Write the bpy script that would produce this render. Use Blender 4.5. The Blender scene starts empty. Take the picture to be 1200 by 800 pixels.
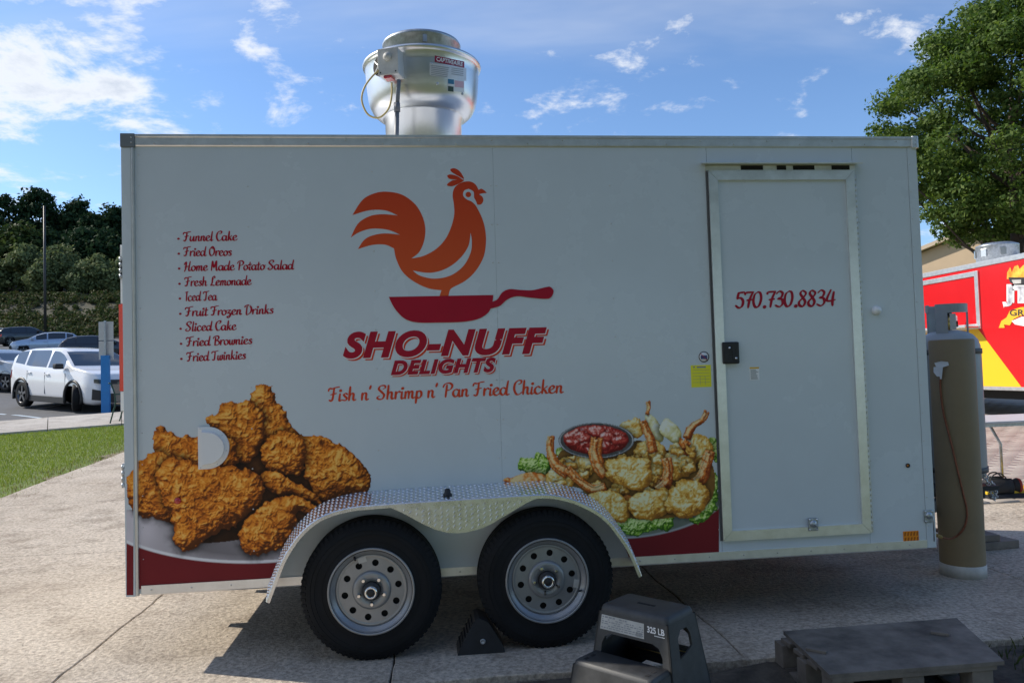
import bpy, bmesh, math, random
import numpy as np
from mathutils import Vector, Matrix
from mathutils.geometry import tessellate_polygon

S = bpy.context.scene
COL = S.collection
PI = math.pi

# ------------------------------------------------------------------ camera
CAMP = np.array([1.5003, -4.0142, 1.3799])
YAW, PITCH, ROLL, FPX = 0.11055, 0.03880, -0.03064, 900.04      # focal length in px of a 1200 px wide picture

def _axes():
    cy, sy, cp, sp = math.cos(YAW), math.sin(YAW), math.cos(PITCH), math.sin(PITCH)
    f = np.array([sy*cp, cy*cp, sp]); r = np.array([cy, -sy, 0.0]); u = np.cross(r, f)
    c, s = math.cos(ROLL), math.sin(ROLL)
    return c*r + s*u, -s*r + c*u, f
CR, CU, CF = _axes()
cam_d = bpy.data.cameras.new('camera'); cam = bpy.data.objects.new('camera', cam_d); COL.objects.link(cam)
cam.matrix_world = Matrix(((CR[0], CU[0], -CF[0], CAMP[0]), (CR[1], CU[1], -CF[1], CAMP[1]), (CR[2], CU[2], -CF[2], CAMP[2]), (0, 0, 0, 1)))
cam_d.sensor_width = 36.0; cam_d.lens = FPX*36.0/1200.0
cam_d.clip_start = 0.05; cam_d.clip_end = 3000
S.camera = cam

# ------------------------------------------------------------------ light
SUN_K = np.array([-1.22, 0.50, 1.0])                # towards the sun: left of the trailer and a little behind it
SUN_EL = math.atan2(1.0, math.hypot(SUN_K[0], SUN_K[1]))
SUN_AZ = math.atan2(SUN_K[0], SUN_K[1])             # from +Y, clockwise seen from above
sun_d = bpy.data.lights.new('sun', 'SUN'); sun_d.energy = 5.0; sun_d.angle = math.radians(0.53); sun_d.color = (1.0, 0.93, 0.82)
sun = bpy.data.objects.new('sun', sun_d); COL.objects.link(sun)
sun.rotation_euler = Vector(SUN_K).to_track_quat('Z', 'Y').to_euler()

world = bpy.data.worlds.new('World'); S.world = world; world.use_nodes = True
wt = world.node_tree; wt.nodes.clear()
def WN(t, **kw):
    n = wt.nodes.new(t)
    for k, v in kw.items(): setattr(n, k, v)
    return n
WL = wt.links.new
def wmath(op, a, b=None, clamp=False):
    n = WN('ShaderNodeMath', operation=op); n.use_clamp = clamp
    for i, v in enumerate((a, b)):
        if v is None: continue
        if hasattr(v, 'is_linked'): WL(v, n.inputs[i])
        else: n.inputs[i].default_value = v
    return n.outputs[0]
def wsmooth(v, a, b, lo=0.0, hi=1.0):
    n = WN('ShaderNodeMapRange'); n.interpolation_type = 'SMOOTHSTEP'
    WL(v, n.inputs[0])
    for i, q in enumerate((a, b, lo, hi)): n.inputs[1+i].default_value = q
    return n.outputs[0]
sky = WN('ShaderNodeTexSky', sky_type='NISHITA'); sky.sun_disc = False
sky.sun_elevation = SUN_EL; sky.sun_rotation = SUN_AZ
sky.air_density = 1.0; sky.dust_density = 0.35; sky.ozone_density = 2.2
tc = WN('ShaderNodeTexCoord'); sep = WN('ShaderNodeSeparateXYZ'); WL(tc.outputs['Generated'], sep.inputs[0])
zc = wmath('ADD', wmath('MAXIMUM', sep.outputs[2], 0.0), 0.22)
cv = WN('ShaderNodeCombineXYZ')
WL(wmath('DIVIDE', sep.outputs[0], zc), cv.inputs[0]); WL(wmath('DIVIDE', sep.outputs[1], zc), cv.inputs[1]); cv.inputs[2].default_value = 3.7
def wnoise(scale, detail, rough, vec, dist=0.0):
    n = WN('ShaderNodeTexNoise'); n.inputs['Scale'].default_value = scale; n.inputs['Detail'].default_value = detail
    n.inputs['Roughness'].default_value = rough; n.inputs['Distortion'].default_value = dist; WL(vec, n.inputs['Vector']); return n.outputs[0]
puff = wnoise(4.2, 10, 0.62, cv.outputs[0], 0.2)
big = wnoise(1.1, 3, 0.5, cv.outputs[0])
az = wmath('DIVIDE', sep.outputs[0], wmath('MAXIMUM', wmath('ADD', sep.outputs[1], 0.55), 0.3))       # grows to the right of the view
side = wsmooth(az, -0.50, 0.10, 0.095, -0.075)                  # more cloud towards the sunny side of the sky
low = wsmooth(sep.outputs[2], 0.10, 0.40, 0.055, -0.015)
cover = wmath('ADD', wmath('ADD', puff, wmath('MULTIPLY', wmath('SUBTRACT', big, 0.5), 0.55)), wmath('ADD', side, low))
cmask = wsmooth(cover, 0.545, 0.70)
mp = WN('ShaderNodeMapping'); mp.inputs['Scale'].default_value = (0.35, 1.1, 1); mp.inputs['Rotation'].default_value = (0, 0, 0.5); WL(cv.outputs[0], mp.inputs[0])
wisp = wsmooth(wnoise(1.1, 6, 0.6, mp.outputs[0], 0.6), 0.48, 0.85, 0.0, 0.40)
mask = wmath('MAXIMUM', wmath('MULTIPLY', cmask, 0.92), wisp)
ccol = WN('ShaderNodeMixRGB'); WL(wsmooth(cover, 0.64, 0.88), ccol.inputs[0])
ccol.inputs[1].default_value = (7.0, 7.2, 7.5, 1); ccol.inputs[2].default_value = (4.3, 4.8, 5.6, 1)
tint = WN('ShaderNodeMixRGB'); tint.blend_type = 'MULTIPLY'; tint.inputs[0].default_value = 1.0; WL(sky.outputs[0], tint.inputs[1]); tint.inputs[2].default_value = (0.94, 1.10, 1.30, 1)
mx = WN('ShaderNodeMixRGB'); WL(mask, mx.inputs[0]); WL(tint.outputs[0], mx.inputs[1]); WL(ccol.outputs[0], mx.inputs[2])
bg = WN('ShaderNodeBackground'); WL(mx.outputs[0], bg.inputs[0]); bg.inputs[1].default_value = 0.135
wo = WN('ShaderNodeOutputWorld'); WL(bg.outputs[0], wo.inputs[0])

S.view_settings.view_transform = 'Standard'; S.view_settings.look = 'None'
S.view_settings.exposure = 0.06; S.view_settings.gamma = 1.0; S.view_settings.use_curve_mapping = False
S.render.engine = 'CYCLES'

# ------------------------------------------------------------------ picture to place
def sstep(a, b, x):
    t = min(1, max(0, (x-a)/(b-a))); return t*t*(3-2*t)
def ground_z(x, y):
    z = 0.044*min(max(y-2.0, 0), 16.0)
    k = sstep(60, -30, x)
    if y > 18: z += k*0.085*min(y-18, 67)
    if y > 85: z += k*0.42*min(y-85, 15)
    if y > 100: z += k*0.20*min(y-100, 60)
    return z
def ray(px, py):
    return CF + CR*(px-600)/FPX - CU*(py-400)/FPX
def on_y(px, py, Y=0.0):
    d = ray(px, py); return CAMP + d*((Y-CAMP[1])/d[1])
def on_z(px, py, Z=0.0):
    d = ray(px, py); return CAMP + d*((Z-CAMP[2])/d[2])
def at_d(px, py, dist):
    return CAMP + ray(px, py)*dist
def on_ground(px, py):
    d = ray(px, py); t = 1.0
    while t < 400:
        p = CAMP + d*t
        if p[2] <= ground_z(p[0], p[1]): break
        t += 0.02*(1+t*0.05)
    p[2] = ground_z(p[0], p[1]); return p

# ------------------------------------------------------------------ mesh helpers
rng = np.random.default_rng(7)
random.seed(7)
def tag(o, label=None, cat=None, group=None, kind=None):
    if label: o['label'] = label
    if cat: o['category'] = cat
    if group: o['group'] = group
    if kind: o['kind'] = kind
    return o
def empty(name, loc=(0, 0, 0), rz=0.0):
    o = bpy.data.objects.new(name, None); COL.objects.link(o); o.location = tuple(loc); o.rotation_euler = (0, 0, rz); return o
def link(name, me, mat=None, parent=None):
    o = bpy.data.objects.new(name, me); COL.objects.link(o)
    if mat is not None and len(me.materials) == 0: me.materials.append(mat)
    if parent is not None: o.parent = parent
    return o
def np_mesh(name, V, F, smooth=False):
    """V (n,3), F (m,k) arrays, all faces of k corners"""
    V = np.asarray(V, np.float32); F = np.asarray(F, np.int32)
    me = bpy.data.meshes.new(name); k = F.shape[1]
    me.vertices.add(len(V)); me.vertices.foreach_set('co', V.ravel())
    me.loops.add(F.size); me.loops.foreach_set('vertex_index', F.ravel())
    me.polygons.add(len(F)); me.polygons.foreach_set('loop_start', np.arange(0, F.size, k, dtype=np.int32))
    if smooth: me.polygons.foreach_set('use_smooth', np.ones(len(F), bool))
    me.update(calc_edges=True); me.validate(); return me
def catmull(P, n=6, closed=False):
    P = [np.array(p, float) for p in P]; m = len(P); out = []
    rngk = range(m if closed else m-1)
    for i in rngk:
        g = lambda j: P[j % m] if closed else P[min(max(j, 0), m-1)]
        p0, p1, p2, p3 = g(i-1), g(i), g(i+1), g(i+2)
        for k in range(n):
            t = k/n
            out.append(0.5*((2*p1)+(-p0+p2)*t+(2*p0-5*p1+4*p2-p3)*t*t+(-p0+3*p1-3*p2+p3)*t**3))
    if not closed: out.append(P[-1])
    return out

class MB:
    def __init__(s): s.v = []; s.f = []; s.sm = []
    def add(s, V, F, smooth=False):
        b = len(s.v); s.v += [tuple(map(float, p)) for p in V]; s.f += [tuple(i+b for i in f) for f in F]; s.sm += [smooth]*len(F); return s
    def box(s, x0, x1, y0, y1, z0, z1, bev=0.0, M=None):
        if bev <= 0:
            V = [(x, y, z) for z in (z0, z1) for y in (y0, y1) for x in (x0, x1)]
            F = [(0, 2, 3, 1), (4, 5, 7, 6), (0, 1, 5, 4), (2, 6, 7, 3), (0, 4, 6, 2), (1, 3, 7, 5)]
        else:
            bm = bmesh.new(); bmesh.ops.create_cube(bm, size=1)
            for v in bm.verts: v.co = ((x0+x1)/2+v.co.x*(x1-x0), (y0+y1)/2+v.co.y*(y1-y0), (z0+z1)/2+v.co.z*(z1-z0))
            bmesh.ops.bevel(bm, geom=bm.edges[:], offset=bev, segments=2, affect='EDGES', profile=0.6)
            bm.verts.index_update(); V = [tuple(v.co) for v in bm.verts]; F = [tuple(v.index for v in f.verts) for f in bm.faces]; bm.free()
        if M is not None: V = [M @ Vector(p) for p in V]
        return s.add(V, F)
    def tube(s, P, r, n=8, cap=True, smooth=True):
        P = [Vector(p) for p in P]; m = len(P); rr = r if hasattr(r, '__len__') else [r]*m
        V = []; up = None
        for i, p in enumerate(P):
            t = (P[min(i+1, m-1)]-P[max(i-1, 0)]); t = t.normalized() if t.length > 1e-9 else Vector((0, 0, 1))
            if up is None: up = t.orthogonal().normalized()
            up = (up - t*up.dot(t)); up = up.normalized() if up.length > 1e-6 else t.orthogonal().normalized()
            b = t.cross(up)
            for k in range(n):
                a = 2*PI*k/n; V.append(p+(up*math.cos(a)+b*math.sin(a))*rr[i])
        F = [(i*n+k, i*n+(k+1) % n, (i+1)*n+(k+1) % n, (i+1)*n+k) for i in range(m-1) for k in range(n)]
        if cap: F += [tuple(range(n-1, -1, -1)), tuple(range((m-1)*n, m*n))]
        return s.add(V, F, smooth)
    def lathe(s, prof, c=(0, 0, 0), axis='z', n=48, smooth=True, close=False):
        """prof: (r, h). axis y: h runs along -y"""
        V = []
        for r, h in prof:
            for k in range(n):
                a = 2*PI*k/n
                q = (r*math.cos(a), r*math.sin(a), h) if axis == 'z' else ((r*math.cos(a), -h, r*math.sin(a)) if axis == 'y' else (h, r*math.cos(a), r*math.sin(a)))
                V.append((q[0]+c[0], q[1]+c[1], q[2]+c[2]))
        m = len(prof)
        F = [(i*n+k, i*n+(k+1) % n, (i+1)*n+(k+1) % n, (i+1)*n+k) for i in range(m-1) for k in range(n)]
        if close: F += [((m-1)*n+k, (m-1)*n+(k+1) % n, (k+1) % n, k) for k in range(n)]
        return s.add(V, F, smooth)
    def prism(s, poly, fn, t0, t1):
        """poly of (a,b); fn(a,b,t)->xyz; extruded t0..t1"""
        n = len(poly); tri = tessellate_polygon([[Vector((p[0], p[1], 0)) for p in poly]])
        V = [fn(a, b, t0) for a, b in poly]+[fn(a, b, t1) for a, b in poly]
        F = [tuple(t) for t in tri]+[tuple(i+n for i in reversed(t)) for t in tri]
        F += [(i, (i+1) % n, (i+1) % n+n, i+n) for i in range(n)]
        return s.add(V, F)
    def holed(s, outer, holes, fn, t0, t1):
        loops = [outer]+holes; tri = tessellate_polygon([[Vector((p[0], p[1], 0)) for p in L] for L in loops])
        pts = [p for L in loops for p in L]; n = len(pts)
        V = [fn(a, b, t0) for a, b in pts]+[fn(a, b, t1) for a, b in pts]
        F = [tuple(t) for t in tri]+[tuple(i+n for i in reversed(t)) for t in tri]
        b = 0
        for L in loops:
            m = len(L); F += [(b+i, b+(i+1) % m, b+(i+1) % m+n, b+i+n) for i in range(m)]; b += m
        return s.add(V, F)
    def flat(s, poly, fn):
        tri = tessellate_polygon([[Vector((p[0], p[1], 0)) for p in poly]])
        return s.add([fn(a, b) for a, b in poly], [tuple(t) for t in tri])
    def build(s, name, mat, parent=None, fix=True):
        me = bpy.data.meshes.new(name); me.from_pydata(s.v, [], s.f)
        me.polygons.foreach_set('use_smooth', np.array(s.sm, bool)); me.materials.append(mat)
        if fix:
            bm = bmesh.new(); bm.from_mesh(me); bmesh.ops.recalc_face_normals(bm, faces=bm.faces[:]); bm.to_mesh(me); bm.free()
        me.update(); return link(name, me, None, parent)
def copy_tree(o, parent=None):
    c = o.copy(); COL.objects.link(c); c.parent = parent
    for ch in o.children:
        if ch is not c: copy_tree(ch, c)
    return c

# ------------------------------------------------------------------ materials
def mat(name, col, rough=0.5, metal=0.0, var=0.0, vscale=8.0, bump=0.0, bscale=40.0, spec=0.5, coat=0.0, detail=6, col2=None, dirt=None):
    m = bpy.data.materials.new(name); m.use_nodes = True; t = m.node_tree; b = t.nodes['Principled BSDF']
    b.inputs['Base Color'].default_value = (*col, 1); b.inputs['Roughness'].default_value = rough; b.inputs['Metallic'].default_value = metal
    b.inputs['Specular IOR Level'].default_value = spec; b.inputs['Coat Weight'].default_value = coat; b.inputs['Coat Roughness'].default_value = 0.08
    tc = t.nodes.new('ShaderNodeTexCoord'); src = tc.outputs['Object']
    if var > 0 or col2:
        n = t.nodes.new('ShaderNodeTexNoise'); n.inputs['Scale'].default_value = vscale; n.inputs['Detail'].default_value = detail; n.inputs['Roughness'].default_value = 0.65
        t.links.new(src, n.inputs['Vector'])
        r = t.nodes.new('ShaderNodeValToRGB'); r.color_ramp.elements[0].position = 0.32; r.color_ramp.elements[1].position = 0.68
        a = [max(0, c*(1-var)) for c in col]; z = col2 or [min(1, c*(1+var)) for c in col]
        r.color_ramp.elements[0].color = (*a, 1); r.color_ramp.elements[1].color = (*z, 1)
        t.links.new(n.outputs[0], r.inputs[0]); t.links.new(r.outputs[0], b.inputs['Base Color'])
        rr = t.nodes.new('ShaderNodeMapRange'); rr.inputs[3].default_value = max(0.03, rough*0.8); rr.inputs[4].default_value = min(1, rough*1.25)
        t.links.new(n.outputs[0], rr.inputs[0]); t.links.new(rr.outputs[0], b.inputs['Roughness'])
    if bump > 0:
        n2 = t.nodes.new('ShaderNodeTexNoise'); n2.inputs['Scale'].default_value = bscale; n2.inputs['Detail'].default_value = 6; n2.inputs['Roughness'].default_value = 0.7
        t.links.new(src, n2.inputs['Vector'])
        bp = t.nodes.new('ShaderNodeBump'); bp.inputs['Strength'].default_value = 0.6; bp.inputs['Distance'].default_value = bump
        t.links.new(n2.outputs[0], bp.inputs['Height']); t.links.new(bp.outputs[0], b.inputs['Normal'])
    return m
def attr_mat(name, rough=0.35, coat=0.3, grain=0.0):
    m = bpy.data.materials.new(name); m.use_nodes = True; t = m.node_tree; b = t.nodes['Principled BSDF']
    a = t.nodes.new('ShaderNodeAttribute'); a.attribute_name = 'print_colour'; t.links.new(a.outputs['Color'], b.inputs['Base Color'])
    b.inputs['Roughness'].default_value = rough; b.inputs['Specular IOR Level'].default_value = 0.22; b.inputs['Coat Weight'].default_value = coat; return m
def leaf_mat(name, c1, c2, c3, trans=0.35, spec=0.12):
    m = bpy.data.materials.new(name); m.use_nodes = True; t = m.node_tree; b = t.nodes['Principled BSDF']
    g = t.nodes.new('ShaderNodeNewGeometry'); r = t.nodes.new('ShaderNodeValToRGB'); e = r.color_ramp.elements
    e[0].color = (*c1, 1); e[1].color = (*c3, 1); k = e.new(0.5); k.color = (*c2, 1)
    t.links.new(g.outputs['Random Per Island'], r.inputs[0]); t.links.new(r.outputs[0], b.inputs['Base Color'])
    b.inputs['Roughness'].default_value = 0.65; b.inputs['Specular IOR Level'].default_value = spec
    tr = t.nodes.new('ShaderNodeBsdfTranslucent'); hs = t.nodes.new('ShaderNodeHueSaturation'); hs.inputs['Value'].default_value = 1.5; hs.inputs['Saturation'].default_value = 1.1
    t.links.new(r.outputs[0], hs.inputs['Color']); t.links.new(hs.outputs[0], tr.inputs[0])
    ms = t.nodes.new('ShaderNodeMixShader'); ms.inputs[0].default_value = trans
    t.links.new(b.outputs[0], ms.inputs[1]); t.links.new(tr.outputs[0], ms.inputs[2]); t.links.new(ms.outputs[0], t.nodes['Material Output'].inputs[0]); return m
def concrete_mat(name, base, warm, speck=0.5):
    m = bpy.data.materials.new(name); m.use_nodes = True; t = m.node_tree; b = t.nodes['Principled BSDF']; L = t.links.new
    ge = t.nodes.new('ShaderNodeNewGeometry'); P = ge.outputs['Position']
    def noise(s, d=5, r=0.6):
        n = t.nodes.new('ShaderNodeTexNoise'); n.inputs['Scale'].default_value = s; n.inputs['Detail'].default_value = d; n.inputs['Roughness'].default_value = r; L(P, n.inputs['Vector']); return n.outputs[0]
    big = noise(0.9, 6, 0.65); fine = noise(38, 5, 0.72)
    r1 = t.nodes.new('ShaderNodeValToRGB'); r1.color_ramp.elements[0].position = 0.35; r1.color_ramp.elements[1].position = 0.66
    r1.color_ramp.elements[0].color = (*base, 1); r1.color_ramp.elements[1].color = (*warm, 1); L(big, r1.inputs[0])
    r2 = t.nodes.new('ShaderNodeValToRGB'); r2.color_ramp.elements[0].position = 0.36; r2.color_ramp.elements[1].position = 0.62
    r2.color_ramp.elements[0].color = (0.30, 0.28, 0.26, 1); r2.color_ramp.elements[1].color = (1.12, 1.1, 1.06, 1); L(fine, r2.inputs[0])
    m1 = t.nodes.new('ShaderNodeMixRGB'); m1.blend_type = 'MULTIPLY'; m1.inputs[0].default_value = speck; L(r1.outputs[0], m1.inputs[1]); L(r2.outputs[0], m1.inputs[2])
    vo = t.nodes.new('ShaderNodeTexVoronoi'); vo.inputs['Scale'].default_value = 42; L(P, vo.inputs['Vector'])
    r3 = t.nodes.new('ShaderNodeValToRGB'); r3.color_ramp.elements[0].position = 0.10; r3.color_ramp.elements[1].position = 0.2
    r3.color_ramp.elements[0].color = (0.45, 0.43, 0.41, 1); r3.color_ramp.elements[1].color = (1, 1, 1, 1); L(vo.outputs['Distance'], r3.inputs[0])
    m2 = t.nodes.new('ShaderNodeMixRGB'); m2.blend_type = 'MULTIPLY'; m2.inputs[0].default_value = speck*0.8; L(m1.outputs[0], m2.inputs[1]); L(r3.outputs[0], m2.inputs[2])
    # stains with a shape of their own
    st = noise(2.6, 8, 0.72); r4 = t.nodes.new('ShaderNodeValToRGB'); r4.color_ramp.elements[0].position = 0.36; r4.color_ramp.elements[1].position = 0.50
    r4.color_ramp.elements[0].color = (0.62, 0.60, 0.58, 1); r4.color_ramp.elements[1].color = (1, 1, 1, 1); L(st, r4.inputs[0])
    m3 = t.nodes.new('ShaderNodeMixRGB'); m3.blend_type = 'MULTIPLY'; m3.inputs[0].default_value = 0.8; L(m2.outputs[0], m3.inputs[1]); L(r4.outputs[0], m3.inputs[2])
    L(m3.outputs[0], b.inputs['Base Color']); b.inputs['Roughness'].default_value = 0.9; b.inputs['Specular IOR Level'].default_value = 0.25
    bp = t.nodes.new('ShaderNodeBump'); bp.inputs['Strength'].default_value = 1.0; bp.inputs['Distance'].default_value = 0.010; L(fine, bp.inputs['Height']); L(bp.outputs[0], b.inputs['Normal'])
    return m
def glass_mat(name, tint=(0.02, 0.025, 0.03)):
    return mat(name, tint, 0.06, 0.0, spec=0.8, coat=0.6)

M = {}
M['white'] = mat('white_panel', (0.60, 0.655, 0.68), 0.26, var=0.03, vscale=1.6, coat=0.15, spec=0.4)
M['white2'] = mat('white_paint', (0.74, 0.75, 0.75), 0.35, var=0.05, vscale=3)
M['alu'] = mat('brushed_aluminium', (0.80, 0.80, 0.79), 0.33, 0.85, var=0.08, vscale=14)
M['alu_mat'] = mat('mill_aluminium', (0.62, 0.62, 0.60), 0.42, 0.9, var=0.12, vscale=9)
M['plate_alu'] = mat('tread_plate_aluminium', (0.78, 0.78, 0.77), 0.27, 0.95, var=0.08, vscale=30)
M['fan_alu'] = mat('spun_aluminium', (0.74, 0.74, 0.73), 0.30, 0.92, var=0.03, vscale=2)
M['galv'] = mat('galvanised_steel', (0.42, 0.45, 0.48), 0.38, 0.8, var=0.25, vscale=30)
M['cap_grey'] = mat('grey_plastic_cap', (0.16, 0.18, 0.19), 0.5, var=0.1)
M['dark'] = mat('black_steel', (0.018, 0.018, 0.02), 0.55, var=0.3, vscale=12)
M['void'] = mat('dark_recess', (0.008, 0.008, 0.009), 0.8)
M['rubber'] = mat('tyre_rubber', (0.009, 0.010, 0.012), 0.7, var=0.35, vscale=9, bump=0.0006, bscale=120, spec=0.25)
M['chock'] = mat('chock_rubber', (0.016, 0.017, 0.019), 0.7, var=0.4, vscale=20, bump=0.001, bscale=90)
M['rim'] = mat('silver_wheel_paint', (0.30, 0.31, 0.32), 0.36, 0.5, var=0.08, vscale=10)
M['hubm'] = mat('hub_steel', (0.36, 0.36, 0.34), 0.4, 0.7, var=0.2, vscale=40)
M['chrome'] = mat('bright_steel', (0.8, 0.8, 0.8), 0.15, 1.0)
M['txt_red'] = mat('dark_red_vinyl', (0.40, 0.006, 0.026), 0.38, coat=0.0, spec=0.22, var=0.06, vscale=6)
M['txt_orange'] = mat('brick_orange_vinyl', (0.66, 0.060, 0.018), 0.38, coat=0.0, spec=0.22, var=0.06, vscale=6)
M['vinyl_white'] = mat('white_vinyl', (0.80, 0.80, 0.80), 0.3, coat=0.3)
M['yellow_st'] = mat('yellow_sticker', (0.86, 0.80, 0.03), 0.5)
M['ink'] = mat('black_ink', (0.03, 0.03, 0.03), 0.6)
M['greyink'] = mat('grey_ink', (0.28, 0.29, 0.30), 0.6)
M['amber'] = mat('amber_reflector', (0.85, 0.26, 0.01), 0.25, coat=0.5)
M['amber_d'] = mat('amber_dark_prism', (0.42, 0.09, 0.005), 0.25, coat=0.5)
M['redlens'] = mat('red_lens', (0.45, 0.01, 0.012), 0.15, coat=0.8)
M['tailred'] = mat('tail_light_red', (0.75, 0.06, 0.03), 0.25, coat=0.5)
M['black_pl'] = mat('black_plastic', (0.014, 0.014, 0.016), 0.5, var=0.2, vscale=20)
M['stool'] = mat('charcoal_plastic', (0.05, 0.05, 0.05), 0.52, var=0.3, vscale=16, bump=0.0008, bscale=160)
M['wood'] = mat('weathered_wood', (0.17, 0.145, 0.12), 0.85, var=0.4, vscale=5, bump=0.003, bscale=30)
M['ply'] = mat('weathered_plywood', (0.15, 0.13, 0.11), 0.85, var=0.55, vscale=5, bump=0.002, bscale=25)
M['tan'] = mat('tan_tube_paint', (0.24, 0.175, 0.095), 0.62, var=0.10, vscale=4)
M['palegrey'] = mat('pale_grey_band', (0.50, 0.49, 0.46), 0.6, var=0.2, vscale=10)
M['tank'] = mat('grey_tank_paint', (0.33, 0.35, 0.36), 0.42, var=0.08, vscale=5)
M['strap'] = mat('strap_grey', (0.09, 0.09, 0.09), 0.6)
M['copper'] = mat('copper_tube', (0.24, 0.085, 0.045), 0.45, 0.5, var=0.3, vscale=30)
M['brass'] = mat('brass', (0.55, 0.40, 0.15), 0.35, 0.9)
M['tape'] = mat('white_tape', (0.72, 0.72, 0.72), 0.6, bump=0.004, bscale=60)
M['cable_y'] = mat('tan_cable', (0.58, 0.44, 0.18), 0.5)
M['conduit'] = mat('grey_conduit', (0.16, 0.17, 0.19), 0.45, var=0.1)
M['concrete'] = concrete_mat('concrete', (0.53, 0.45, 0.36), (0.65, 0.57, 0.475), 0.68)
M['joint'] = mat('joint_dirt', (0.06, 0.05, 0.04), 0.95, var=0.4, vscale=20)
M['sand'] = mat('joint_sand', (0.24, 0.20, 0.16), 0.95, var=0.3, vscale=20)
M['walk'] = concrete_mat('pale_concrete', (0.46, 0.42, 0.37), (0.56, 0.52, 0.47), 0.25)
M['asphalt'] = mat('asphalt', (0.085, 0.088, 0.095), 0.85, var=0.25, vscale=3, detail=10, bump=0.004, bscale=60)
M['line'] = mat('pale_blue_line_paint', (0.46, 0.55, 0.62), 0.7, var=0.2, vscale=12)
M['linew'] = mat('white_line_paint', (0.65, 0.66, 0.66), 0.7, var=0.2, vscale=12)
M['soil'] = mat('soil', (0.060, 0.048, 0.036), 0.95, var=0.5, vscale=9, bump=0.02, bscale=25, col2=(0.13, 0.105, 0.08))
M['turf'] = mat('lawn_ground', (0.06, 0.085, 0.022), 0.95, var=0.4, vscale=0.8, detail=10, bump=0.03, bscale=20, col2=(0.16, 0.18, 0.05))
M['bank'] = mat('bank_soil', (0.05, 0.055, 0.025), 0.95, var=0.5, vscale=0.35, detail=10, col2=(0.11, 0.095, 0.055))
M['bark'] = mat('bark', (0.085, 0.065, 0.05), 0.9, var=0.4, vscale=6, bump=0.02, bscale=18)

# ------------------------------------------------------------------ the ground
def sheet(name, xs, ys, dz, material, kind='structure', label=None, cat=None, clip=None):
    V = []; F = []
    for y in ys:
        for x in xs: V.append((x, y, ground_z(x, y)+dz))
    nx = len(xs)
    for j in range(len(ys)-1):
        for i in range(nx-1):
            F.append((j*nx+i, j*nx+i+1, (j+1)*nx+i+1, (j+1)*nx+i))
    me = np_mesh(name, V, F, True); o = link(name, me, material); tag(o, label, cat, None, kind); return o
def dense(a, b, st): return list(np.arange(a, b, st))+[b]
gx = [-900, -500, -300, -200, -150]+dense(-110, -30, 5)+dense(-28, 28, 1.0)+[32, 36, 40, 44, 48, 52, 56, 60, 100, 200, 400, 900]
gy = [-900, -400, -150, -60, -30, -15, -8, -4, -2]+dense(-1, 24, 0.5)+dense(26, 84, 2)+dense(85, 100, 1)+dense(105, 160, 5)+[200, 300, 500, 900]
ground = sheet('ground', sorted(set(gx)), sorted(set(gy)), -0.07, M['turf'], label='grassy ground around the trailers', cat='ground')
bank = sheet('bank_slope', dense(-130, 60, 4), dense(84, 135, 2), -0.02, M['bank'], label='scrubby earth bank behind the car park', cat='bank')

# concrete slabs with recessed joints
pad = tag(empty('concrete_pad'), 'worn concrete slabs that the white trailer stands on', 'pavement', None, 'structure')
base_mb = MB()
GAP = 0.0035
def jx(x, y): return x+0.010*math.sin(y*2.3+x*5)+0.005*math.sin(y*9.1+x*3)+0.003*math.sin(y*31+x)
def jy(x, y): return y+0.010*math.sin(x*2.1+y*5)+0.005*math.sin(x*8.3+y)+0.003*math.sin(x*29+y)
WALK_X = -3.3
def slab(x0, x1, y0, y1):
    st = 0.09; ys = np.linspace(y0, y1, max(2, int((y1-y0)/st))); xs = np.linspace(x0, x1, max(2, int((x1-x0)/st))); g = GAP; V = []; F = []
    L = []                                      # outline, counter-clockwise, on the shared crooked joints
    for x in xs[:-1]: L.append((x, jy(x, y0)+g))
    for y in ys[:-1]: L.append((jx(x1, y)-g, y))
    for x in xs[::-1][:-1]: L.append((x, jy(x, y1)-g))
    for y in ys[::-1][:-1]: L.append((jx(x0, y)+g, y))
    n = len(L); cx, cy = (x0+x1)/2, (y0+y1)/2
    for dz, e in ((-0.06, 0), (-0.004, 0), (0.0, 0.005)):
        for (x, y) in L:
            X = x+(e if x < cx else -e); Y = y+(e if y < cy else -e); V.append((X, Y, ground_z(X, Y)+dz))
    F = [(k*n+i, k*n+(i+1) % n, (k+1)*n+(i+1) % n, (k+1)*n+i) for k in range(2) for i in range(n)]
    if y0 >= 2.0 and y1 > 2.6 or y1 <= 2.01: F.append(tuple(2*n+i for i in range(n)))
    else:                                       # this slab bends where the ground starts to rise: split its top at y = 2
        lo = [i for i in range(n) if L[i][1] <= 2.0]; V += [(jx(x0, 2.0)+g+0.005, 2.0, 0.0), (jx(x1, 2.0)-g-0.005, 2.0, 0.0)]; A, B = 3*n, 3*n+1
        m = len(xs)-1; right = [i for i in range(m, m+len(ys)-1)]; top0 = m+len(ys)-1; left0 = top0+m
        bot = [2*n+i for i in range(0, m+1)]; rl = [2*n+i for i in right[1:] if L[i][1] <= 2.0]; ru = [2*n+i for i in right[1:] if L[i][1] > 2.0]
        topi = [2*n+i for i in range(top0, left0+1)]; li = list(range(left0+1, n)); lu = [2*n+i for i in li if L[i][1] > 2.0]; ll = [2*n+i for i in li if L[i][1] <= 2.0]
        F.append(tuple(bot+rl+[B, A]+ll)); F.append(tuple([A, B]+ru+topi+lu))
    MB().add(V, F).build('slab', M['concrete'], pad)
XJ = [WALK_X, -0.26, 1.30, 2.95, 5.1, 7.0, 9.0]
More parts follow.
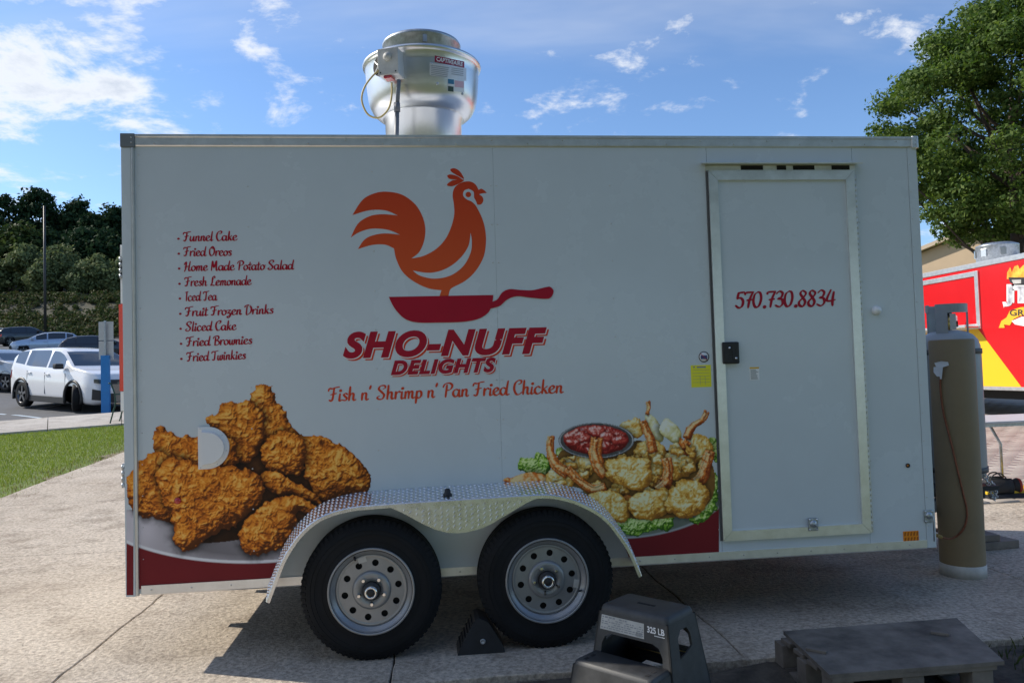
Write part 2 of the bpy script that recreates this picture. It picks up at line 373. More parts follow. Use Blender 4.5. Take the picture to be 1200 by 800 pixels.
for i in range(6):
    yj = [-6.0, -3.2, -0.62, 2.58, 4.75, 7.2, 9.4] if i == 0 else ([-3.2, -0.62, 2.58, 4.75, 7.2, 9.4] if i == 1 else ([-0.49, 2.58, 4.75] if i < 4 else [-0.49, 2.58]))
    for a, b in zip(yj[:-1], yj[1:]): slab(XJ[i], XJ[i+1], a, b)
sub = sheet('joint_fill', dense(WALK_X-0.02, 9.0, 0.6), dense(-0.47, 9.4, 0.6), -0.022, M['joint']); sub.parent = pad
for k in ('label', 'category', 'kind'):
    if k in sub: del sub[k]
sub2 = sheet('joint_fill', dense(WALK_X-0.02, 1.28, 0.6), dense(-6, -0.5, 0.6), -0.022, M['joint']); sub2.parent = pad
if 'kind' in sub2: del sub2['kind']
# soil strip along the pad
soil = sheet('soil_strip', dense(1.30, 9, 0.25), dense(-1.5, -0.5, 0.1), -0.035, M['soil'], label='bare soil strip along the edge of the concrete', cat='soil')
me = soil.data
co = np.zeros(len(me.vertices)*3, np.float32); me.vertices.foreach_get('co', co); co = co.reshape(-1, 3); co[:, 2] += rng.uniform(-0.018, 0.018, len(co)); me.vertices.foreach_set('co', co.ravel()); me.update()

# brick paving to the right of the pad
pv = tag(empty('brick_paving'), 'sunlit pale brick paving in front of the red trailer', 'paving', None, 'structure')
pavb = sheet('paving_bed', dense(5.12, 26, 1.0), dense(2.6, 22, 0.5), -0.006, M['sand']); pavb.parent = pv
for k in ('kind',): del pavb[k]
M['paver'] = leaf_mat('paver_brick', (0.30, 0.255, 0.22), (0.38, 0.33, 0.29), (0.44, 0.39, 0.34), 0.0)
pm = MB(); a45 = math.radians(0)
V = []; F = []
def paver(cx, cy, w, d, rz, V, F):
    c, s = math.cos(rz), math.sin(rz); b = len(V); e = 0.007
    for hx, hy, dz in ((w/2, d/2, -0.02), (w/2, d/2, -0.004), (w/2-e, d/2-e, 0.0)):
        for sx, sy in ((-1, -1), (1, -1), (1, 1), (-1, 1)):
            x = cx+c*hx*sx-s*hy*sy; y = cy+s*hx*sx+c*hy*sy; V.append((x, y, ground_z(x, y)+dz+0.012))
    for k in range(2):
        for i in range(4): F.append((b+k*4+i, b+k*4+(i+1) % 4, b+k*4+4+(i+1) % 4, b+k*4+4+i))
    F.append((b+8, b+9, b+10, b+11))
pw, pd = 0.30, 0.15
for j in range(int(11/pd)):
    for i in range(int(10/pw)):
        x = 5.3+i*pw+(0.5*pw if j % 2 else 0); y = 2.70+j*pd
        paver(x, y, pw-0.012, pd-0.012, 0, V, F)
po = link('paver', np_mesh('paver', V, F), M['paver'], pv); po['kind'] = 'stuff'

# sidewalk, lawn and car park on the left
sA, sB = on_ground(-40, 511), on_ground(143, 497)
kA, kB = on_ground(-40, 497), on_ground(143, 483)
def ext(a, b, t): return a+(b-a)*t
def quad_strip(name, a0, a1, b0, b1, n, m, dz, material):
    V = []; F = []
    for i in range(n+1):
        for j in range(m+1):
            p = ext(ext(a0, a1, i/n), ext(b0, b1, i/n), j/m); V.append((p[0], p[1], ground_z(p[0], p[1])+dz))
    for i in range(n):
        for j in range(m): F.append((i*(m+1)+j, (i+1)*(m+1)+j, (i+1)*(m+1)+j+1, i*(m+1)+j+1))
    return link(name, np_mesh(name, V, F, True), material)
lot_far = 84.0
LA, LB = ext(kA, kB, -3.0), ext(kA, kB, 4.0)
lot = sheet('parking_lot', dense(-90, 2, 2), dense(13.0, lot_far, 1.0), -0.05, M['asphalt'], label='grey asphalt car park rising towards the bank', cat='car park')
# the lot starts at the sidewalk edge line: move its first rows
me = lot.data; co = np.zeros(len(me.vertices)*3, np.float32); me.vertices.foreach_get('co', co); co = co.reshape(-1, 3)
kd = (kB-kA)[:2]; 
for p in co:
    ye = kA[1]+(p[0]-kA[0])*kd[1]/kd[0]
    f = (p[1]-13.0)/(lot_far-13.0); p[1] = ye+f*(lot_far-ye) if f < 1 else p[1]; p[2] = ground_z(p[0], p[1])-0.05
me.vertices.foreach_set('co', co.ravel()); me.update()
swk = tag(empty('sidewalk'), 'pale concrete sidewalk between lawn and car park', 'sidewalk', None, 'structure')
for i in range(-10, 10):
    t0, t1 = i*0.5, i*0.5+0.495
    if ext(sA, sB, t1)[0] > 2.0: continue
    a0, a1, b0, b1 = ext(sA, sB, t0), ext(sA, sB, t1), ext(kA, kB, t0), ext(kA, kB, t1)
    mb = MB(); V = []
    for p in (a0, a1, b1, b0): V.append((p[0], p[1], ground_z(p[0], p[1])-0.08))
    for p in (a0, a1, b1, b0): V.append((p[0], p[1], ground_z(p[0], p[1])+0.015))
    mb.add(V, [(0, 1, 5, 4), (1, 2, 6, 5), (2, 3, 7, 6), (3, 0, 4, 7), (4, 5, 6, 7)]).build('slab', M['walk'], swk)
def paint_line(name, p, q, w, label, material=M['line']):
    p, q = np.array(p[:2]), np.array(q[:2]); d = (q-p); L = np.linalg.norm(d); d = d/L; n = np.array([-d[1], d[0]])*w/2; V = []; F = []; k = max(2, int(L/0.4))
    for i in range(k+1):
        c = p+d*L*i/k
        for s in (1, -1):
            z = c+n*s; V.append((z[0], z[1], ground_z(z[0], z[1])-0.044))
        if i: F.append((2*i-2, 2*i-1, 2*i+1, 2*i))
    o = link(name, np_mesh(name, V, F), material); tag(o, label, 'road marking', None, 'structure'); return o
paint_line('bay_line', on_ground(-20, 481), on_ground(22, 484.5), 0.10, 'pale blue bay line beside the white SUV')
paint_line('bay_line', on_ground(22, 484.5), on_ground(56, 488.5), 0.10, 'pale blue bay line running towards the sidewalk')
paint_line('bay_line', on_ground(44, 477), on_ground(75, 472), 0.10, 'pale bay line under the white SUV', M['linew'])

# grass blades
def blades(name, pts, hmin, hmax, w, material, label=None, cat=None, lean=0.5):
    n = len(pts); P = np.asarray(pts, float); h = rng.uniform(hmin, hmax, n); a = rng.uniform(0, 2*PI, n); la = rng.uniform(0, 2*PI, n); le = rng.uniform(0, lean, n)*h
    dx, dy = np.cos(a)*w/2, np.sin(a)*w/2
    V = np.zeros((n, 4, 3)); V[:, 0] = P; V[:, 1] = P; V[:, 2] = P; V[:, 3] = P
    V[:, 0, 0] -= dx; V[:, 0, 1] -= dy; V[:, 1, 0] += dx; V[:, 1, 1] += dy
    V[:, 2, 0] += np.cos(la)*le*0.4+dx*0.6; V[:, 2, 1] += np.sin(la)*le*0.4+dy*0.6; V[:, 2, 2] += h*0.6
    V[:, 3, 0] += np.cos(la)*le; V[:, 3, 1] += np.sin(la)*le; V[:, 3, 2] += h
    b = np.arange(n)[:, None]*4
    F = np.concatenate([b+np.array([[0, 1, 2]]), b+np.array([[0, 2, 3]])])
    o = link(name, np_mesh(name, V.reshape(-1, 3), F), material); tag(o, label, cat, None, 'stuff'); return o
M['grass'] = leaf_mat('grass_blade', (0.15, 0.215, 0.028), (0.21, 0.28, 0.045), (0.30, 0.33, 0.08), 0.25)
M['drygrass'] = leaf_mat('dry_grass_blade', (0.17, 0.14, 0.055), (0.24, 0.20, 0.09), (0.16, 0.17, 0.05), 0.2)
eA, eB = on_ground(0, 596), on_ground(140, 536)
def edge_x(y): return eA[0]+(y-eA[1])*(eB[0]-eA[0])/(eB[1]-eA[1])
pts = []; dry = []
sd = (sB-sA)
while len(pts) < 90000:
    y = rng.uniform(3.5, sB[1]+2); x = rng.uniform(-12, -1.0)
    ex = edge_x(y)+0.06*math.sin(y*5)+0.05*math.sin(y*13+1)
    if x > ex-0.05: continue
    yf = sA[1]+(x-sA[0])*sd[1]/sd[0]
    if y > yf-0.05: continue
    p = (x, y, ground_z(x, y)-0.03)
    if ex-x < 0.62*(0.25+rng.random()) or rng.random() < 0.03 or yf-y < 0.15*rng.random():
        if rng.random() < 0.30: dry.append(p)
    else: pts.append(p)
blades('lawn_grass', pts, 0.022, 0.05, 0.009, M['grass'], 'bright green mown lawn beside the concrete walk', 'grass')
blades('lawn_edge_grass', dry, 0.02, 0.06, 0.009, M['drygrass'], 'dry brown grass along the edge of the lawn', 'grass')
# lawn bed brought up under the blades
V = []; F = []; ny = 24
for j in range(ny+1):
    y = 2.0+(sB[1]+1.0-2.0)*j/ny
    for i in range(11):
        x = edge_x(y)-0.02-i*1.2; V.append((x, y, ground_z(x, y)-0.03-(0.02 if i == 0 else 0)))
for j in range(ny):
    for i in range(10): F.append((j*11+i, (j+1)*11+i, (j+1)*11+i+1, j*11+i+1))
M['lawnbed'] = mat('lawn_soil', (0.13, 0.185, 0.035), 0.95, var=0.3, vscale=4, bump=0.02, bscale=30, col2=(0.20, 0.25, 0.06))
V2 = []; F2 = []
for j in range(161):
    y = 2.0+(sB[1]-1.0)*j/160; w_ = 0.26+0.10*math.sin(y*3.1)+0.06*math.sin(y*9.7)+0.04*math.sin(y*23)
    for k_ in (0.0, 1.0): x = edge_x(y)-0.012-w_*k_; V2.append((x, y, ground_z(x, y)-0.024))
    if j: F2.append((2*j-2, 2*j, 2*j+1, 2*j-1))
tag(link('lawn_edge_soil', np_mesh('lawn_edge_soil', V2, F2, True), mat('dry_edge_soil', (0.20, 0.155, 0.085), 0.95, var=0.45, vscale=14, bump=0.02, bscale=40, col2=(0.30, 0.25, 0.14))), 'bare dry soil along the edge of the lawn', 'soil', None, 'structure')
tag(link('lawn', np_mesh('lawn', V, F, True), M['lawnbed']), 'green lawn between the concrete walk and the sidewalk', 'lawn', None, 'structure')
# strip of weeds around the pallet and the pad edge
pts = []
for _ in range(3400):
    x = rng.uniform(3.85, 6.5); y = rng.uniform(-1.3, -0.52)
    if 3.0 < x < 4.1 and -1.1 < y < -0.45: continue
    if rng.random() < 0.35+0.65*(math.sin(x*9)+math.sin(y*14+x*4) > 0): pts.append((x, y, -0.045))
for cx, cy, n in ((2.83, -1.02, 120), (3.0, -0.90, 70), (3.98, -1.12, 200)):
    for _ in range(n): pts.append((cx+rng.normal(0, 0.06), cy+rng.normal(0, 0.04), -0.04))
M['weed'] = leaf_mat('weed_blade', (0.035, 0.060, 0.014), (0.060, 0.090, 0.020), (0.11, 0.105, 0.045), 0.15)
blades('weed_tufts', pts, 0.02, 0.075, 0.005, M['weed'], 'weeds and grass tufts growing in the soil by the pallet', 'weeds', 0.9)

# ------------------------------------------------------------------ fonts: brush strokes
G = {
'a': (.44, [[(.34,.42),(.2,.52),(.06,.38),(.04,.15),(.14,.0),(.26,.1),(.34,.42)], [(.37,.5),(.33,.12),(.38,.0),(.46,.06)]]),
'c': (.36, [[(.32,.42),(.22,.52),(.08,.4),(.04,.18),(.13,.0),(.26,.03),(.36,.14)]]),
'd': (.46, [[(.34,.42),(.2,.52),(.06,.38),(.04,.15),(.14,.0),(.26,.1),(.34,.42)], [(.46,.98),(.38,.5),(.34,.1),(.4,.0),(.48,.06)]]),
'e': (.36, [[(.05,.22),(.2,.28),(.3,.42),(.22,.53),(.09,.42),(.04,.2),(.12,.02),(.26,.03),(.36,.14)]]),
'h': (.42, [[(.15,.98),(.05,.0)], [(.07,.2),(.16,.45),(.26,.5),(.3,.4),(.27,.12),(.32,.0),(.4,.06)]]),
'i': (.2, [[(.11,.5),(.06,.1),(.1,.0),(.2,.07)], [(.14,.70),(.15,.75)]]),
'k': (.38, [[(.15,.98),(.05,.0)], [(.32,.5),(.1,.26),(.2,.22),(.27,.02),(.38,.06)]]),
'l': (.2, [[(.17,.98),(.07,.12),(.11,.0),(.2,.07)]]),
'm': (.56, [[(.09,.5),(.05,.0)], [(.06,.2),(.14,.46),(.22,.5),(.25,.4),(.22,.0)], [(.24,.2),(.32,.46),(.41,.5),(.44,.4),(.41,.1),(.46,.0),(.54,.07)]]),
'n': (.4, [[(.09,.5),(.05,.0)], [(.06,.2),(.15,.45),(.25,.5),(.29,.4),(.26,.12),(.31,.0),(.39,.07)]]),
'o': (.38, [[(.2,.52),(.07,.4),(.04,.16),(.14,.0),(.28,.1),(.33,.34),(.22,.52),(.28,.45),(.42,.47)]]),
'p': (.38, [[(.11,.5),(.02,-.35)], [(.08,.3),(.2,.5),(.32,.42),(.31,.15),(.18,.0),(.07,.1)]]),
'r': (.3, [[(.09,.52),(.05,.0)], [(.06,.2),(.14,.42),(.26,.52),(.31,.45)]]),
's': (.3, [[(.28,.44),(.2,.52),(.1,.44),(.16,.3),(.24,.18),(.18,.02),(.04,.05)]]),
't': (.24, [[(.15,.82),(.08,.12),(.13,.0),(.24,.08)], [(.0,.54),(.26,.58)]]),
'u': (.42, [[(.09,.5),(.04,.15),(.12,.0),(.24,.12),(.32,.48)], [(.34,.5),(.3,.1),(.35,.0),(.43,.07)]]),
'w': (.5, [[(.09,.5),(.05,.12),(.13,.0),(.22,.14),(.27,.48)], [(.27,.48),(.25,.1),(.33,.0),(.43,.2),(.42,.5),(.52,.46)]]),
'z': (.34, [[(.04,.46),(.28,.5),(.08,.2),(.22,.18),(.26,-.05),(.14,-.28),(.02,-.2),(.2,-.05),(.36,.08)]]),
"'": (.2, [[(.14,1.0),(.08,.76)]]),
'F': (.48, [[(.0,.72),(.06,.90),(.2,.88),(.40,.96),(.56,.99)], [(.3,.93),(.22,.3),(.14,.02),(.02,.08)], [(.12,.46),(.40,.54)]]),
'C': (.44, [[(.30,.72),(.40,.78),(.44,.95),(.30,.99),(.12,.80),(.05,.40),(.14,.04),(.28,.0),(.44,.15)]]),
'O': (.5, [[(.26,.97),(.08,.7),(.06,.25),(.2,.0),(.4,.25),(.43,.7),(.30,.98),(.2,.85),(.34,.76)]]),
'H': (.54, [[(.02,.66),(.08,.84),(.17,.90),(.12,.3),(.02,-.06)], [(.48,.99),(.38,.4),(.36,.08),(.44,.0),(.52,.08)], [(.06,.40),(.42,.52)]]),
'M': (.58, [[(.04,.0),(.12,.9),(.16,.92),(.24,.3),(.42,.95),(.45,.9),(.42,.1),(.48,.0),(.56,.08)]]),
'P': (.46, [[(.20,.85),(.10,.0)], [(.00,.70),(.10,.92),(.34,.98),(.47,.8),(.38,.55),(.16,.46)]]),
'S': (.46, [[(.34,.74),(.44,.82),(.40,.97),(.20,.95),(.10,.74),(.24,.52),(.36,.3),(.26,.04),(.08,.02),(.0,.14),(.1,.24)]]),
'L': (.46, [[(.30,.74),(.42,.84),(.34,.98),(.22,.82),(.17,.3),(.06,.03),(.2,.06),(.34,.0),(.48,.12)]]),
'I': (.26, [[(.18,.95),(.10,.0)], [(.04,.90),(.28,.97)]]),
'T': (.42, [[(.0,.72),(.06,.90),(.26,.90),(.52,.99)], [(.28,.92),(.21,.2),(.14,.0),(.03,.07)]]),
'D': (.52, [[(.18,.86),(.10,.02),(.28,.03),(.45,.3),(.47,.7),(.30,.96),(.08,.92),(.0,.74)]]),
'B': (.48, [[(.19,.85),(.10,.0)], [(.00,.70),(.10,.92),(.34,.97),(.42,.78),(.3,.56),(.17,.5),(.36,.44),(.44,.2),(.28,.0),(.08,.02)]]),
'5': (.50, [[(.50,.98),(.22,.94)], [(.20,.95),(.12,.58)], [(.12,.56),(.30,.62),(.42,.42),(.36,.10),(.18,.0),(.02,.14)]]),
'7': (.44, [[(.04,.82),(.10,.94),(.48,.97)], [(.46,.95),(.28,.5),(.18,.0)], [(.14,.46),(.40,.50)]]),
'0': (.52, [[(.32,.97),(.12,.8),(.04,.35),(.14,.02),(.34,.12),(.46,.55),(.42,.9),(.30,.97)]]),
'3': (.48, [[(.10,.84),(.26,.98),(.42,.86),(.34,.6),(.18,.52),(.38,.46),(.40,.18),(.22,.0),(.02,.10)]]),
'8': (.50, [[(.42,.88),(.26,.98),(.14,.80),(.26,.55),(.38,.28),(.26,.0),(.08,.06),(.06,.28),(.26,.52),(.42,.74),(.42,.90)]]),
'4': (.52, [[(.30,.98),(.06,.36),(.30,.30),(.50,.36)], [(.46,.86),(.38,.4),(.36,.0)]]),
'.': (.24, [[(.10,.0),(.12,.04)]]),
'*': (.26, [[(.05,.27),(.10,.27)]]),
}
def brush_mesh(mb, text, fn, w0, tr=0.0, nib=math.radians(35)):
    """draws a line of brush lettering; fn(u, v, lift) -> xyz with u along the line in cap heights"""
    u0 = 0.0
    for gi, ch in enumerate(text):
        if ch == ' ': u0 += 0.24; continue
        adv, strokes = G[ch]; lift = 0.0009*(gi % 2); kk = 0
        for st in strokes:
            P = catmull(st, 5) if len(st) > 2 else [np.array(st[0])+(np.array(st[1])-np.array(st[0]))*t for t in np.linspace(0, 1, 5)]
            dot = ch in '*.' or (ch == 'i' and st[0][1] > .6)
            n = len(P); V = []
            for i, p in enumerate(P):
                t = P[min(i+1, n-1)]-P[max(i-1, 0)]; t = t/max(1e-6, np.hypot(*t)); nn = np.array([-t[1], t[0]])
                ang = math.atan2(t[1], t[0]); w = w0*(0.50+0.50*abs(math.sin(ang-nib))) if not dot else w0*1.15
                if not dot: w *= 0.70+0.30*math.sin(PI*min(1, max(0, (i+0.6)/(n+0.2))))
                kk += 1
                for s in (1, -1):
                    q = p+nn*w*0.5*s; V.append(fn(u0+q[0], q[1], lift+kk*1.2e-5))
            F = [(2*i, 2*i+1, 2*i+3, 2*i+2) for i in range(n-1)]
            mb.add(V, F)
            for p, t in ((P[0], P[0]-P[1]), (P[-1], P[-1]-P[-2])):
                t = t/max(1e-6, np.hypot(*t)); r = w0*(0.28 if not dot else 0.56); kk += 1; a0 = math.atan2(t[1], t[0])
                V = [fn(u0+p[0]+math.cos(a0+a)*r, p[1]+math.sin(a0+a)*r, lift+kk*1.2e-5) for a in np.linspace(-PI/2, PI/2, 7)]
                mb.add(V, [tuple(range(7))])
        u0 += adv+tr
    return u0
def brush_len(text, tr=0.0): return sum(0.24 if c == ' ' else G[c][0]+tr for c in text)
def block_verts(text, offset=0.0, shear=0.0, space=1.0):
    """the built-in sans face as a flat mesh: vertices, triangles, width"""
    cu = bpy.data.curves.new('t', 'FONT'); cu.body = text; cu.offset = offset; cu.shear = shear; cu.space_character = space; cu.resolution_u = 6
    ob = bpy.data.objects.new('t', cu); COL.objects.link(ob); dg = bpy.context.evaluated_depsgraph_get(); dg.update()
    me = ob.evaluated_get(dg).to_mesh(); V = np.array([tuple(v.co)[:2] for v in me.vertices]); F = [tuple(p.vertices) for p in me.polygons]
    ob.evaluated_get(dg).to_mesh_clear(); bpy.data.objects.remove(ob); bpy.data.curves.remove(cu); return V, F

# ------------------------------------------------------------------ the white food trailer
TW, TD, ZB, ZT = 4.27, 2.40, 0.338, 2.628
T = empty('food_trailer', (TW/2, TD/2, 0)); OFF = Vector((-TW/2, -TD/2, 0))
tag(T, 'white enclosed food trailer with red rooster logo and fried food prints', 'food trailer')
def part(mb, name, material, parent=None, kind=None):
    par = parent or T
    o = mb.build(name, material, par); 
    o.matrix_parent_inverse = Matrix.Identity(4)
    root = par
    if par is T: o.location = OFF
    if kind: o['kind'] = kind
    return o
# every sub-part sits in its part's frame (parts are at OFF), so sub-parts need no offset
DOOR = (3.045, 3.885, 0.440, 2.436)
# shell: roof, far side, ends, floor
mb = MB(); mb.box(0.004, TW-0.004, 0.012, TD, ZB+0.02, ZT-0.02); part(mb, 'body_shell', M['white2'])
mb = MB(); mb.box(0.01, TW-0.01, 0.02, TD-0.01, ZT-0.018, ZT-0.002); part(mb, 'roof', M['white2'])
YP = -0.004          # face of the wall panels
for x0, x1, z0 in ((0.03, 1.8726, ZB), (1.8734, DOOR[0]-0.002, ZB), (DOOR[0], DOOR[1], DOOR[3]+0.002), (DOOR[1]+0.002, TW-0.055, ZB)):
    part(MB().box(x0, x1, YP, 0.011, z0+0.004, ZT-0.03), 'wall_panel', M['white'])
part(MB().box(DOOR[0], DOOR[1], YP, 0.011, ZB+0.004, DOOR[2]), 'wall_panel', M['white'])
# front right corner skin with its rivets
part(MB().box(TW-0.053, TW, YP-0.003, 0.30, ZB, ZT-0.058), 'corner_post', M['white'])
# rails
def rail(z0, z1, x0, x1, depth, name, lip):
    mb = MB(); prof = [(0.0, z0), (-depth*0.6, z0), (-depth, z0+0.006), (-depth, z1-0.016), (-depth-lip, z1-0.012), (-depth-lip, z1), (0.03, z1), (0.03, z1-0.02), (0.0, z1-0.02)]
    V = [(x, y, z) for x in (x0, x1) for y, z in prof]; n = len(prof)
    F = [(i, (i+1) % n, (i+1) % n+n, i+n) for i in range(n)]+[tuple(range(n)), tuple(range(n, 2*n))[::-1]]
    mb.add(V, F); return part(mb, name, M['alu'])
rail(2.568, ZT, 0.068, TW+0.002, 0.012, 'top_rail', 0.006)
rail(ZB-0.004, 0.382, 0.072, TW-0.056, 0.010, 'bottom_rail', 0.0)
part(MB().box(-0.002, 0.067, -0.020, 0.08, 2.562, ZT+0.004, 0.004), 'corner_cap', M['cap_grey'])
part(MB().box(TW-0.03, TW+0.006, -0.021, 0.08, 2.564, ZT+0.003, 0.003), 'corner_cap', M['alu'])
# left corner post, its print and the moulding beside it
part(MB().box(0.0, 0.047, -0.014, 0.20, ZB-0.006, 2.561, 0.003), 'corner_post', M['white'])
part(MB().box(0.0485, 0.0625, -0.018, 0.0, ZB-0.004, 2.560, 0.004), 'corner_moulding', M['alu_mat'])
# rivets
mb = MB()
def rivet(x, z, y, r=0.0042, MBx=None):
    (MBx or mb).lathe([(r, 0.0), (r*0.85, 0.0018), (r*0.45, 0.0028), (0.0002, 0.003)], (x, y, z), 'y', 8)
for xs in (0.612, 1.24, 1.858, 1.888, 2.50):
    z = 0.52 if xs not in (1.24,) else 1.0
    while z < 2.52:
        if not (xs < 2.7 and z < 0.84 and 0.66 < xs): rivet(xs, z+0.004*math.sin(z*37), YP)
        z += 0.205
for xs in (3.03, 3.90):
    z = 0.5
    while z < 2.5: rivet(xs+(0.0 if xs < 3.5 else 0.012), z, YP, 0.0035); z += 0.33
for i in range(22):
    rivet(0.16+i*0.19, 2.603 if i % 2 else 2.585, -0.0125, 0.0052)
    x = 0.12+i*0.19
    if x < TW-0.07: rivet(x, 0.360, -0.0105, 0.0050)
z = 0.46
while z < 2.5: rivet(TW-0.043, z, YP-0.003, 0.0040); rivet(0.082, z+0.05, YP, 0.0032); z += 0.155
rivet(0.052, 2.61, -0.0202, 0.004); rivet(0.052, 2.585, -0.0202, 0.004); rivet(TW-0.012, 2.608, -0.0212, 0.004); rivet(TW-0.012, 2.584, -0.0212, 0.004)
part(mb, 'rivets', M['alu_mat'], kind='stuff')
# chassis below
mb = MB()
for y in (0.62, 1.30, TD-0.30): mb.box(0.06, TW-0.06, y, y+0.06, ZB-0.10, ZB+0.0195)
part(mb, 'chassis_rails', M['dark'])
mb = MB(); mb.box(0.03, TW-0.03, 0.03, TD-0.03, ZB+0.0, ZB+0.0195); part(mb, 'underbody', M['void'])
# tongue in front of the trailer
mb = MB()
for s in (1, -1):
    mb.tube([(TW-0.1, TD/2+s*0.75, 0.36), (TW+1.02, TD/2+s*0.06, 0.40)], 0.05, 4, smooth=False)
mb.box(TW+0.98, TW+1.20, TD/2-0.05, TD/2+0.05, 0.36, 0.46, 0.01); mb.box(TW+1.12, TW+1.19, TD/2-0.04, TD/2+0.04, 0.22, 0.361, 0.01)
tongue = part(mb, 'tongue', M['dark'])
mb = MB(); mb.tube([(TW+0.94, TD/2, 0.13), (TW+0.94, TD/2, 0.80)], 0.035, 12); mb.box(TW+0.86, TW+1.02, TD/2-0.09, TD/2+0.09, 0.125, 0.14)
part(mb, 'jack', M['dark'])
part(MB().box(TW+0.22, TW+1.15, 0.95, 1.60, 0.455, 0.485), 'tank_tray', M['dark'])
# axles
mb = MB()
WC = ((1.202, 0.338), (2.064, 0.338))
for x, z in WC: mb.tube([(x, 0.0, z-0.03), (x, TD, z-0.03)], 0.03, 10); mb.box(x-0.05, x+0.05, 0.62, 0.68, z-0.03, ZB-0.10)
part(mb, 'axles', M['dark'])

# wheels
TR, TWD, YO = 0.341, 0.185, -0.192
def make_wheel(x, z, rot):
    w = empty('wheel'); w.parent = T; w.location = Vector((x, 0, z))+OFF
    mb = MB(); n = 96; c = (0, YO, 0)
    prof = [(0.196, 0.010), (0.205, 0.003), (0.225, 0.0005), (0.262, -0.002), (0.285, 0.001), (0.300, -0.006), (0.318, -0.016), (0.330, -0.024), (TR-0.002, -0.034), (TR, -0.050),
            (TR, -0.066), (TR-0.008, -0.068), (TR-0.008, -0.074), (TR, -0.076), (TR, -0.105), (TR-0.008, -0.107), (TR-0.008, -0.113), (TR, -0.115), (TR, -0.145), (TR-0.004, -0.158), (0.320, -0.175), (0.262, -0.184), (0.20, -0.182)]
    mb.lathe(prof, c, 'y', n)
    for r in (0.236, 0.272, 0.292): mb.lathe([(r-0.0018, -0.0012), (r, 0.0022), (r+0.0018, -0.0012)], c, 'y', n)
    for k in range(72):                 # shoulder lugs
        a = 2*PI*k/72; ca, sa = math.cos(a), math.sin(a)
        def q(dr, da, h): rr = dr; aa = a+da; return (rr*math.cos(aa), YO-h, rr*math.sin(aa))
        mb.add([q(0.314, -0.028, -0.016), q(0.314, 0.020, -0.016), q(0.3395, 0.020, -0.030), q(0.3395, -0.028, -0.030), q(0.316, -0.026, -0.0125), q(0.316, 0.018, -0.0125), q(0.3415, 0.018, -0.0275), q(0.3415, -0.026, -0.0275)],
               [(4, 5, 6, 7), (0, 1, 5, 4), (1, 2, 6, 5), (2, 3, 7, 6), (3, 0, 4, 7)])
    mb.build('tyre', M['rubber'], w)
    mb = MB()
    mb.lathe([(0.209, 0.004), (0.2095, 0.010), (0.206, 0.013), (0.200, 0.012), (0.196, 0.004), (0.190, -0.006), (0.186, -0.008), (0.184, -0.012), (0.176, -0.014), (0.173, -0.026), (0.172, -0.060), (0.209, -0.075)], c, 'y', 96)
    rim = mb.build('rim', M['rim'], w)
    # disc with ten round holes
    mb = MB(); circ = lambda r, m, cx=0, cy=0, ph=0: [(cx+r*math.cos(2*PI*k/m+ph), cy+r*math.sin(2*PI*k/m+ph)) for k in range(m)]
    H = [circ(0.0165, 14, 0.131*math.cos(2*PI*(k+.25)/10), 0.131*math.sin(2*PI*(k+.25)/10)) for k in range(10)]
    fn = lambda a, b, t: (a, YO-t-(0.010 if math.hypot(a, b) < 0.12 else 0.0), b)
    mb.holed(circ(0.1725, 80), H+[circ(0.094, 60)], lambda a, b, t: (a, YO-t, b), -0.024, -0.030)
    mb.lathe([(0.0945, -0.0242), (0.091, -0.019), (0.088, -0.012), (0.080, -0.010), (0.046, -0.010), (0.044, -0.014), (0.044, -0.04)], c, 'y', 60)
    mb.lathe([(0.1725, -0.0238), (0.169, -0.0205), (0.163, -0.0225), (0.158, -0.0236)], c, 'y', 80)
    disc = mb.build('wheel_disc', M['rim'], w)
    mb = MB(); mb.lathe([(0.165, -0.05), (0.0, -0.05)], c, 'y', 40); mb.build('brake_drum', M['void'], w)
    mb = MB(); mb.lathe([(0.043, -0.03), (0.043, 0.006), (0.040, 0.010), (0.031, 0.012)], c, 'y', 32); mb.build('hub_collar', M['dark'], w)
    mb = MB(); mb.lathe([(0.031, 0.008), (0.031, 0.034), (0.028, 0.038), (0.021, 0.039), (0.019, 0.035)], c, 'y', 32); hub = mb.build('hub', M['chrome'], w)
    mb = MB(); mb.lathe([(0.0195, 0.030), (0.0195, 0.036), (0.016, 0.0385), (0.0001, 0.039)], c, 'y', 24); mb.build('grease_cap', M['black_pl'], w)
    for k in range(5):
        a = 2*PI*k/5+rot; cx, cz = 0.0635*math.cos(a), 0.0635*math.sin(a)
        mb = MB(); mb.lathe([(0.0125, -0.010), (0.0125, -0.003), (0.0105, 0.004), (0.008, 0.007), (0.0, 0.0072)], (cx, YO, cz), 'y', 6, smooth=False); mb.build('lug_nut', M['chrome'], w)
    a = rot*1.7+0.4
    mb = MB(); mb.tube([(0.181*math.cos(a), YO+0.012, 0.181*math.sin(a)), (0.170*math.cos(a), YO-0.006, 0.170*math.sin(a))], 0.0055, 8); mb.build('valve_stem', M['dark'], w)
    b = a+0.16 if rot > 1 else a-0.16
    mb = MB(); ca, sa = math.cos(b), math.sin(b); pc = (0.150*ca, YO+0.0234, 0.150*sa)
    rx = Vector((-sa, 0, ca)); rr = Vector((ca, 0, sa)); P0 = Vector((0.152*ca, YO+0.0215, 0.152*sa))
    mb.add([P0+rx*i*0.020+rr*j*0.013+Vector((0, d, 0)) for d in (0, 0.0015) for i, j in ((-1, -1), (1, -1), (1, 1), (-1, 1))], [(0, 1, 2, 3), (4, 7, 6, 5), (0, 4, 5, 1), (1, 5, 6, 2), (2, 6, 7, 3), (3, 7, 4, 0)])
    mb.build('balance_sticker', M['palegrey'], w)
    return w
make_wheel(WC[0][0], WC[0][1], 0.95); make_wheel(WC[1][0], WC[1][1], 3.25)

